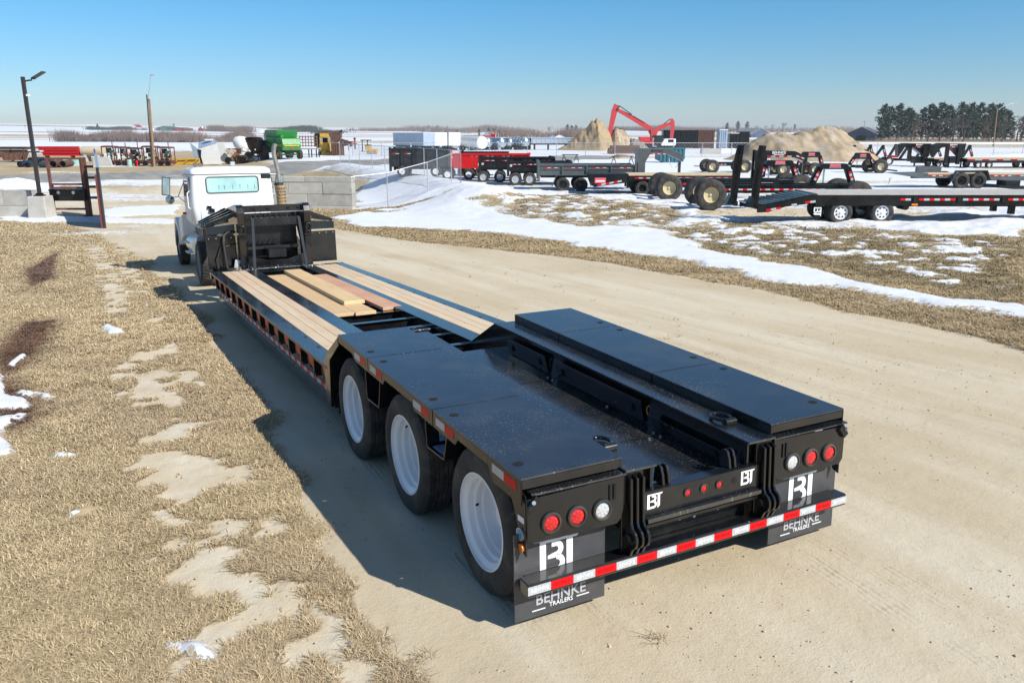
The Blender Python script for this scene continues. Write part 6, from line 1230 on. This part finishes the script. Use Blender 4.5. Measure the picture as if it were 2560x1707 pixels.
pile(zA,180,1060,'heap of ploughed snow behind the low block wall',[(-160,1060),(-60,990),(60,950),(180,938),(300,955),(390,990),(440,1060)],2.2,SNO,31,'snow_heap','snow heap',.12)
pile(zD,1465,690,'low snow capped sand heap near the sawhorse',[(1310,690),(1360,655),(1430,628),(1500,632),(1570,655),(1620,690)],2,SANDS,33,'sand_heap','heap'); pile(zF,2150,700,'long ridge of ploughed snow before the back fence',[(1700,700),(1850,685),(2000,672),(2150,662),(2306,658),(2500,700)],3,SNO,35,'snow_ridge','snow heap',.12)
# ---------------- red excavators ----------------
XR=mat('excavator_red',(.50,.045,.045),.4,0,.1,1.5)
def excav(label,a,b,boom,stick,cx,cab=True,y=0):
    s=Site(zD,a,b,'excavator',label,'excavator','red excavators by the sand piles'); T=s.T
    def limb(nm,pts,ws):
        L_=[];U=[]
        for i,(q,w) in enumerate(zip(pts,ws)):
            d=Vector((pts[min(i+1,len(pts)-1)][0]-pts[max(i-1,0)][0],pts[min(i+1,len(pts)-1)][1]-pts[max(i-1,0)][1])).normalized(); n=Vector((-d.y,d.x))*w/2; U.append((q[0]+n.x,q[1]+n.y)); L_.append((q[0]-n.x,q[1]-n.y))
        b_=B()
        for i in range(len(pts)-1): b_.prism([(s.X(x),s.Z(z)) for x,z in(U[i],U[i+1],L_[i+1],L_[i])],1,y-.3,y+.3)
        return b_.mk(nm,XR,T)
    limb('boom',*boom); limb('stick',*stick)
    if cab:
        s.box('cab',DGL,1842,1950,432,515,-1.2,0,bev=.08); s.box('cab_frame',BLKM,1838,1954,425,436,-1.25,.05); s.poly('counterweight',WHT,[(1925,525),(1965,462),(2095,462),(2095,540),(1925,540)],-1.3,1.4,bev=.06); s.box('vent',BLKM,2005,2070,470,500,-1.33,-1.3); s.box('deck_house',XR,1860,1990,500,545,-.2,1.3)
        for q in(-1.4,1.1): s.box('track',BLKM,1830,2110,552,592,q,q+.6,bev=.1)
        s.box('turntable',BLKM,1900,2040,538,560,-1,1)
    return s
s=excav('red long reach excavator with folded boom beside the tall sand pile',1960,592,([(1400,132),(1560,210),(1720,300),(1800,350),(1850,440)],[36,50,58,62,60]),([(1408,82),(1378,150),(1340,350),(1300,600)],[70,66,48,26]),0)
s.bar('stick_cylinder',BLKM,(1428,90),(1580,190),.16,y=-.4); s.bar('boom_cylinder',PB,(1800,360),(1815,490),.22,y=-.4); s.bar('hose_run',RUSTD,(1600,205),(1730,280),.1,y=-.35); s.cyl('pivot',PB,(1412,130),14,-.4,.4); s.box('bucket',BLKM,1275,1320,585,628,-.5,.5)
s=excav('second red excavator whose arched boom rises behind the white counterweight',2160,580,([(1850,470),(1895,370),(1950,325),(2060,290)],[56,50,44,38]),([(2066,235),(2085,270),(2088,350),(2082,465)],[30,46,42,34]),0,False,2.5)
s.bar('stick_cylinder',PB,(1940,325),(2050,240),.18,y=2.3); s.box('hull',XR,1700,1840,440,500,2,4.2,bev=.1); s.box('undercarriage',BLKM,1690,1860,520,590,2,4.2,bev=.1); s.box('mast',XR,1760,1860,460,520,2.1,3.2)
# ---------------- trees ----------------
BARKM=mat('bark',(.09,.07,.06),.9,0,.3,2); TWIG=mat('twigs',(.115,.09,.082),.9,0,.3,1)
def needle_mat(nm,c): return mat(nm,c,.8,0,.45,.6,spec=.2)
PIN=[needle_mat('needles_dark',(.062,.085,.058)),needle_mat('needles_olive',(.10,.105,.06)),needle_mat('needles_brown',(.17,.13,.065))]
def pine_mesh(seed,h,w,m):
    rg=np.random.default_rng(seed); v=[];f=[]
    nb=110
    for i in range(nb):
        t=.07+.91*(i/nb)**.9; z=h*t; L=w*1.15*(.22+.9*math.sin(math.pi*min(1,(1-t)*.95+.05))**.9)*rg.uniform(.45,1.25)*(1 if t<.85 else .75)
        a=rg.uniform(0,2*math.pi); dx,dy=math.cos(a),math.sin(a)
        for j in range(24):
            s=rg.uniform(.2,1); c=np.array([dx*L*s,dy*L*s,z+L*s*.12+rg.normal(0,.16)])+rg.normal(0,.2,3); e=rg.uniform(.18,.42)
            u=rg.normal(0,1,3);u/=np.linalg.norm(u);q=np.cross(u,rg.normal(0,1,3));q/=np.linalg.norm(q); u*=e;q*=e*.5;o=len(v); v+=[c-u,c+q,c+u,c-q]; f.append((o,o+1,o+2,o+3))
    b=B();b.v=[tuple(map(float,x)) for x in v];b.f=f; return b.mesh('crown',m,norm=False)
def bare_mesh(seed,h,spread=.9,lev=5,m=None,thick=1.):
    rg=random.Random(seed); b=B(); tw=B()
    def go(p,d,L,r,l):
        q=p+d*L
        (b if l>=lev-1 else tw).cyl(p,q,r,r*.6,4 if l<lev-1 else 6)
        if l==0: return
        n=rg.choice((2,3,3)) if l>1 else 3
        for i in range(n):
            dd=(d+Vector((rg.uniform(-1,1),rg.uniform(-1,1),rg.uniform(-.15,.75)))*spread*.75).normalized(); go(p+d*L*rg.uniform(.55,1),dd,L*rg.uniform(.6,.82),max(r*.58,.016*thick),l-1)
    go(Vector((0,0,-.3)),Vector((rg.uniform(-.05,.05),rg.uniform(-.05,.05),1)),h*.30,h*.018*thick,lev)
    return b.mesh('trunk',BARKM),tw.mesh('crown',TWIG,norm=False)
pines=[(pine_mesh(i,14+i%3,2.6+.3*(i%2),PIN[[0,0,1,0,2][i]]),14+i%3) for i in range(5)]
bares=[bare_mesh(40+i,9+i,.95,5,thick=1.6) for i in range(4)]
trk=B().cyl((0,0,-.5),(.1,0,13),.24,.05,8).mesh('trunk',BARKM,40)
def at_tree(p,kind,i,sc,label,name,cat,group):
    t=thing(name,label,cat,p,random.uniform(0,6.28),group); t.scale=(sc,sc,sc)
    if kind=='pine': inst('trunk',trk,t); inst('crown',pines[i][0],t)
    else: inst('trunk',bares[i][0],t); inst('crown',bares[i][1],t)
    return t
random.seed(5)
def treeF(x,zt,kind,i,label,f=zF,b=520,hm=None,group='pines at the yard edge'):
    p=G(*f(x,b)); h=(b-zt)/_SC[f]/ppm(p); hm=hm or (pines[i][1] if kind=='pine' else (9+i)*.95); at_tree(p,kind,i,h/hm,label,'pine_tree' if kind=='pine' else 'bare_tree','tree',group)
PX=[(660,112,0,'tall pine at the open end of the pine row with a drooping low branch'),(740,135,1,'pine leaning into the first tall pine'),(830,108,3,'tall dark pine with flat crown beside the first pair'),(950,150,0,'narrow dark pine left of the brownish one'),(1040,250,4,'short brownish pine among the tall dark ones'),(1110,150,3,'dark pine standing over the brownish short pine'),(1200,110,0,'broad dark pine in the thick of the row'),(1320,92,1,'tallest olive pine in the thick of the row'),(1400,125,0,'dark pine behind bare twigs in the row'),(1560,95,3,'broad dark pine right of the gap'),(1660,95,0,'tall dark pine with rounded top'),(1760,95,1,'olive pine with rounded top'),(1830,230,4,'yellowish short pine in front of darker ones'),(1880,105,0,'dark pine beside the light pole'),(1975,110,3,'dark pine behind the light pole'),(2090,180,0,'dark pine sloping down right of the light pole'),(2160,300,3,'low dark pine near the row end'),(2280,250,0,'dark pine cut by the frame edge')]
for x,zt,i,l in PX: treeF(x,zt,'pine',i,l,b=516+random.choice((0,2,4)))
BL=['bare tree in front of the broad dark pine','bare tree in front of the tallest olive pine','bare tree filling the gap in the pine row','bare tree right of the gap in the pine row','bare tree beside the long armed light pole','bare tree right of the light pole','bare tree with wide top above the low dark pine','bare tree beside the pine cut by the frame edge','short bare tree by the brownish short pine']
for x,zt,i,l in [(700,170,3,'pine filling the gap behind the first pair'),(890,180,0,'dim pine behind the flat crowned one'),(1000,190,3,'dim pine behind the brownish short pine'),(1260,150,3,'dim pine between the broad dark one and the olive one'),(1460,190,0,'low dim pine at the gap in the row'),(1620,140,0,'dim pine between the two tall right hand pines'),(1720,150,3,'dim pine behind the olive rounded one'),(1930,150,0,'dim pine close behind the light pole'),(2030,190,3,'dim sloping pine right of the light pole')]: treeF(x,zt,'pine',i,l,b=508)
for j,(x,zt) in enumerate([(1190,200),(1330,180),(1480,170),(1600,210),(1900,190),(2050,230),(2220,140),(2265,220),(1000,300)]): treeF(x,zt,'bare',j%4,BL[j],b=528,group='bare trees before the pines')
SL=['bare tree behind the pale aluminium dump body','tallest bare tree behind the aluminium dump body','bare tree behind the last dark tank trailer','thin bare tree between tankers and aluminium body','lone bare tree above the rusty dark container','bare tree right of the skyline conifers','tallest bare tree above the dark gabled barn','bare tree over the slatted container','bare tree between two taller ones over the barn','bare tree behind the polished tankers','bare tree above the red conveyor head','thin bare tree right of the red conveyor','bare tree between dirt mound and blue shed','bare tree above the crest of the dirt mound','lone bare tree on the far snowy rise']
for j,(f,x,zt,b) in enumerate([(zD,480,320,448),(zD,620,268,446),(zD,40,320,440),(zD,130,335,440),(zE,640,175,260),(zE,1480,130,262),(zE,1610,105,262),(zE,1280,140,262),(zE,1390,150,262),(zC,1430,180,300),(zC,1870,160,300),(zC,1990,175,300),(zF,120,318,430),(zE,2200,150,262),(zA,245,432,478)]):
    treeF(x,zt,'bare',j%4,SL[j],f,b,group='bare trees on the skyline')
CL=['dark conifer left of the tall sand pile in a trio','middle dark conifer of the trio by the sand pile','dark conifer of the trio touching the sand pile','conifer above the grey faced container','tallest skyline conifer above the black containers','conifer left of the bare trees above the barn','small conifer above the middle of the dirt mound','conifer left of the blue roofed farm house','pointed conifer right behind the blue roofed farm house','taller conifer on the far left rise','lower conifer on the far left rise']
for j,(f,x,zt,b) in enumerate([(zD,840,292,410),(zD,890,305,410),(zD,940,300,410),(zE,905,145,262),(zE,1040,125,262),(zE,1160,130,262),(zE,1770,160,240),(zC,1685,205,290),(zC,1795,190,290),(zA,960,432,490),(zA,905,455,490)]):
    treeF(x,zt,'pine',[0,3,0][j%3],CL[j],f,b,group='conifers on the skyline')
# far brush and woods that read as one mass
def brush(name,f,pts,ht,n,m,seed,label=None,wid=1.2):
    rg=np.random.default_rng(seed); b=B(); P=[G(*f(*q)) for q in pts]; seg=np.array([(P[i+1]-P[i]).length for i in range(len(P)-1)]); cum=np.concatenate([[0],np.cumsum(seg)])
    sv=rg.uniform(0,cum[-1],n); j=np.clip(np.searchsorted(cum,sv,side='right')-1,0,len(P)-2); PA=np.array([tuple(q) for q in P]); t=((sv-cum[j])/np.maximum(seg[j],1e-6))[:,None]; Q=PA[j]*(1-t)+PA[j+1]*t
    d=(Q-CAM[None])@_f; u=(ht[0]+(ht[1]-ht[0])*rg.random(n))*d/FPX*(.45+.95*fbm(sv/d*60,np.full(n,seed*1.),seed,3))
    qx=Q[:,0]+rg.normal(0,1.5,n)*d/400; qy=Q[:,1]+rg.normal(0,6,n)*d/400; qz=hz(qx,qy); w=wid*d/FPX*rg.uniform(.4,1,n); lx=rg.uniform(-.35,.35,n)*u; z0=u*rg.uniform(-.1,.55,n); ly=rg.uniform(-.2,.2,n)*u
    v=[tuple(map(float,q)) for q in np.stack([np.stack([qx-w/2,qy,qz+z0],1),np.stack([qx+w/2,qy,qz+z0],1),np.stack([qx+lx,qy+ly,qz+u],1)],1).reshape(-1,3)]; fc=[(3*i,3*i+1,3*i+2) for i in range(n)]
    b.v=v;b.f=fc; o=b.mesh(name,m,norm=False); o=inst(name,o); o['kind']='stuff'
    return o
FTW=mat('far_twigs',(.15,.115,.105),.95,0,.3,.05); FEV=mat('far_evergreen',(.045,.06,.055),.95,0,.3,.05); FST=mat('far_stubble',(.30,.21,.13),.95,0,.2,.02)
brush('brush_thicket',zA,[(560,606),(900,607),(1300,608),(1882,612)],(16,30),7000,FTW,1); brush('brush_thicket',zB,[(0,285),(400,285),(640,282),(830,270)],(12,26),5000,FTW,2)
brush('distant_conifers',zA,[(885,490),(1000,490),(1290,490)],(5,10),1500,FEV,3,wid=2.5); brush('distant_conifers',zB,[(1190,188),(1320,185),(1440,182)],(8,15),1500,FEV,4,wid=2.5); brush('distant_conifers',zB,[(1470,205),(1600,200),(1700,200)],(6,12),800,FEV,5,wid=2.5)
brush('distant_woods',zB,[(450,182),(640,185),(700,186),(845,188)],(6,18),2600,FTW,6); brush('distant_woods',zB,[(1030,165),(1200,165)],(3,8),700,FTW,7); brush('distant_woods',zC,[(140,225),(400,228),(830,228)],(3,10),1500,FTW,8); brush('distant_woods',zC,[(830,225),(1240,245),(1480,255),(1800,230),(2352,270)],(8,18),4500,FTW,9); brush('distant_woods',zD,[(0,440),(430,440),(820,440),(1040,430)],(10,25),4000,FTW,10); brush('distant_woods',zD,[(1420,360),(1700,365),(2100,370),(2352,372)],(5,14),3000,FTW,11); brush('distant_woods',zE,[(0,245),(500,255),(900,262),(1400,262),(2352,262)],(6,16),5000,FTW,12); brush('distant_woods',zF,[(0,430),(250,440),(600,450)],(8,20),1800,FTW,13); brush('distant_woods',zA,[(1290,492),(1882,500)],(2,7),1200,FTW,14)
brush('undergrowth',zF,[(480,520),(1200,522),(2306,528)],(6,12),2500,FTW,15)
# ---------------- dead grass and loose stones ----------------
def blades():
    rg=np.random.default_rng(7)
    def sample(n,rmin,rmax,a0,a1):
        r=np.exp(rg.uniform(np.log(rmin),np.log(rmax),n)) if rmax/rmin>2 else rg.uniform(rmin,rmax,n); a=rg.uniform(a0,a1,n)+YAW; return CAM[0]+r*np.sin(a),CAM[1]+r*np.cos(a),r
    X=[];Y=[];D=[]
    for n,r0,r1,a0,a1 in((820000,2.6,16,-.72,.25),(150000,2.6,16,-1.25,-.72),(170000,12,48,-.66,-.1),(380000,11,52,-.18,.72)):
        x,y,r=sample(n,r0,r1,a0,a1); X.append(x);Y.append(y);D.append(r)
    x=np.concatenate(X);y=np.concatenate(Y);d=np.concatenate(D)
    sn,gr,st,mu,rd,sd=zones(x,y)
    cl=fbm(x*3.2,y*3.2,101,3); cl2=fbm(x*.7,y*.7,102,3)
    keep=(gr+.8*(cl-.5)+.5*(rg.random(len(x))-.5)>.47)&(sn+.3*(cl-.5)<.47)&(st<.2)&(rg.random(len(x))<np.clip(.45+1.9*(cl-.28),.2,1))&(mu<.9)
    x,y,d,cl,cl2,mu,sn=[q[keep] for q in(x,y,d,cl,cl2,mu,sn)]; n=len(x)
    z=hz(x,y)+(fbm(x*.8,y*.8,61)-.5)*.06*sst(90,30,d)+(fbm(x*7,y*7,62,3)-.5)*.016*sst(30,8,d)-.004
    right=x>4; big=np.where(right,1.35,1.0)
    h=(.012+.036*cl*rg.random(n)+.014*rg.random(n))*big*(1+.012*d); w=(.0009+.00040*d)*rg.uniform(.6,1.3,n)
    ta=2*math.pi*fbm(x*1.1,y*1.1,111,2)*2+rg.normal(0,2.0,n); ln=h*rg.uniform(.8,3.2,n); tx,ty=np.cos(ta)*ln,np.sin(ta)*ln
    sx,sy=-np.sin(ta)*w,np.cos(ta)*w
    V=np.empty((n,5,3)); 
    V[:,0]=np.stack([x-sx,y-sy,z],1);V[:,1]=np.stack([x+sx,y+sy,z],1)
    V[:,2]=np.stack([x+.45*tx+sx*.7,y+.45*ty+sy*.7,z+h*.7],1);V[:,3]=np.stack([x+.45*tx-sx*.7,y+.45*ty-sy*.7,z+h*.7],1);V[:,4]=np.stack([x+tx,y+ty,z+h*.85],1)
    base=np.arange(n)[:,None]*5
    me=bpy.data.meshes.new('dead_grass'); me.vertices.add(n*5); me.vertices.foreach_set('co',V.ravel())
    li=np.concatenate([base+np.array([[0,1,2,3]]),base+np.array([[3,2,4]])],1).ravel(); ls=(np.arange(n)[:,None]*7+np.array([[0,4]])).ravel()
    me.loops.add(len(li)); me.loops.foreach_set('vertex_index',li); me.polygons.add(2*n); me.polygons.foreach_set('loop_start',ls); me.update(calc_edges=True)
    t=rg.random(n)[:,None]; straw=np.array([[.63,.50,.315]]);brown=np.array([[.41,.31,.185]]);grn=np.array([[.25,.225,.10]]); red=np.array([[.14,.075,.05]])
    c=straw*(1-t)+brown*t; g=np.clip((cl2-.55)*3,0,.35)[:,None]*rg.random(n)[:,None]; c=c*(1-g)+grn*g; bank=right&(mu>.2); mm=np.where(right,0,np.clip(mu*1.4,0,.95))[:,None]; c=c*(1-mm)+red*mm; c=np.where(right[:,None],c*np.array([[.80,.78,.74]]),c); c=np.where(bank[:,None],c*np.array([[.60,.62,.58]]),c)*rg.uniform(.75,1.15,(n,1))*(.62+.75*cl2)[:,None]
    col=np.ones((n,5,4),np.float32); col[:,:,:3]=c[:,None,:]; at=me.attributes.new('tint','FLOAT_COLOR','POINT'); at.data.foreach_set('color',col.ravel())
    m=bpy.data.materials.new('dead_grass'); m.use_nodes=True; nn=m.node_tree.nodes; bs=nn['Principled BSDF']; a=nn.new('ShaderNodeAttribute'); a.attribute_name='tint'; m.node_tree.links.new(a.outputs['Color'],bs.inputs['Base Color']); bs.inputs['Roughness'].default_value=.85; bs.inputs['Specular IOR Level'].default_value=.2
    me.materials.append(m); o=inst('dead_grass',me); o['kind']='stuff'; print('blades',n)
blades()
def stones(name,n,rmin,rmax,s0,s1,seed,cols,cond):
    rg=np.random.default_rng(seed); r=np.exp(rg.uniform(np.log(rmin),np.log(rmax),n)); a=rg.uniform(-.72,.72,n)+YAW; x=CAM[0]+r*np.sin(a);y=CAM[1]+r*np.cos(a)
    sn,gr,st,mu,rd,sd=zones(x,y); k=cond(sn,gr,rd,x,y)
    x,y,r=x[k],y[k],r[k]; n=len(x); z=hz(x,y)+(fbm(x*.8,y*.8,61)-.5)*.06*.25
    s=s0*(s1/s0)**(rg.random(n)**2.2)*(1+.05*r)
    o=np.array([[1,0,0],[0,1,0],[-1,0,0],[0,-1,0],[0,0,1],[0,0,-1],[.6,.6,.55],[-.6,.6,.5],[-.6,-.6,.6],[.6,-.6,.5]])
    F=[(0,6,4),(6,1,4),(1,7,4),(7,2,4),(2,8,4),(8,3,4),(3,9,4),(9,0,4),(6,0,5),(1,6,5),(7,1,5),(2,7,5),(8,2,5),(3,8,5),(9,3,5),(0,9,5)]
    V=o[None]*rg.uniform(.6,1.2,(n,10,1))*s[:,None,None]*np.stack([np.ones(n),rg.uniform(.6,1,n),rg.uniform(.45,.8,n)],1)[:,None,:]
    th=rg.uniform(0,6.28,n); c_,s_=np.cos(th)[:,None],np.sin(th)[:,None]; Vx=V[:,:,0]*c_-V[:,:,1]*s_; Vy=V[:,:,0]*s_+V[:,:,1]*c_; V=np.stack([Vx,Vy,V[:,:,2]],-1)+np.stack([x,y,z+s*.15],1)[:,None,:]
    f=(np.arange(n)[:,None,None]*10+np.array(F)[None]).reshape(-1,3)
    me=bpy.data.meshes.new(name); me.vertices.add(n*10); me.vertices.foreach_set('co',V.ravel()); me.loops.add(f.size); me.loops.foreach_set('vertex_index',f.ravel()); me.polygons.add(len(f)); me.polygons.foreach_set('loop_start',np.arange(0,f.size,3)); me.update(calc_edges=True)
    t=rg.random(n); c=np.array(cols)[(t*len(cols)).astype(int)]*rg.uniform(.75,1.15,(n,1)); col=np.ones((n,10,4),np.float32); col[:,:,:3]=c[:,None,:]; at=me.attributes.new('tint','FLOAT_COLOR','POINT'); at.data.foreach_set('color',col.ravel())
    me.materials.append(bpy.data.materials['dead_grass']); ob=inst(name,me); ob['kind']='stuff'
PEB=[(.50,.42,.29),(.42,.36,.27),(.40,.36,.30),(.60,.53,.42),(.42,.38,.32),(.56,.45,.30)]
stones('road_stones',16000,2.6,24,.0016,.011,3,PEB,lambda sn,gr,rd,x,y:(rd>.5)&(fbm(x*.6,y*.6,131,3)+.35*vnoise(x*40,y*40,7)>.62))
stones('verge_stones',1500,2.6,14,.004,.016,4,PEB,lambda sn,gr,rd,x,y:(gr<.4)&(rd<.5)&(x<0))
# ---------------- thin ground haze ----------------
def haze():
    o=B().box(-4200,4200,-4200,4200,-6,62).mk('haze',None); o['kind']='stuff'
    m=bpy.data.materials.new('haze'); m.use_nodes=True; n=m.node_tree.nodes; n.clear(); v=n.new('ShaderNodeVolumePrincipled'); v.inputs['Color'].default_value=(.80,.88,.97,1); v.inputs['Density'].default_value=.00016; v.inputs['Anisotropy'].default_value=.1
    out=n.new('ShaderNodeOutputMaterial'); m.node_tree.links.new(v.outputs[0],out.inputs['Volume']); o.data.materials.append(m)
haze()
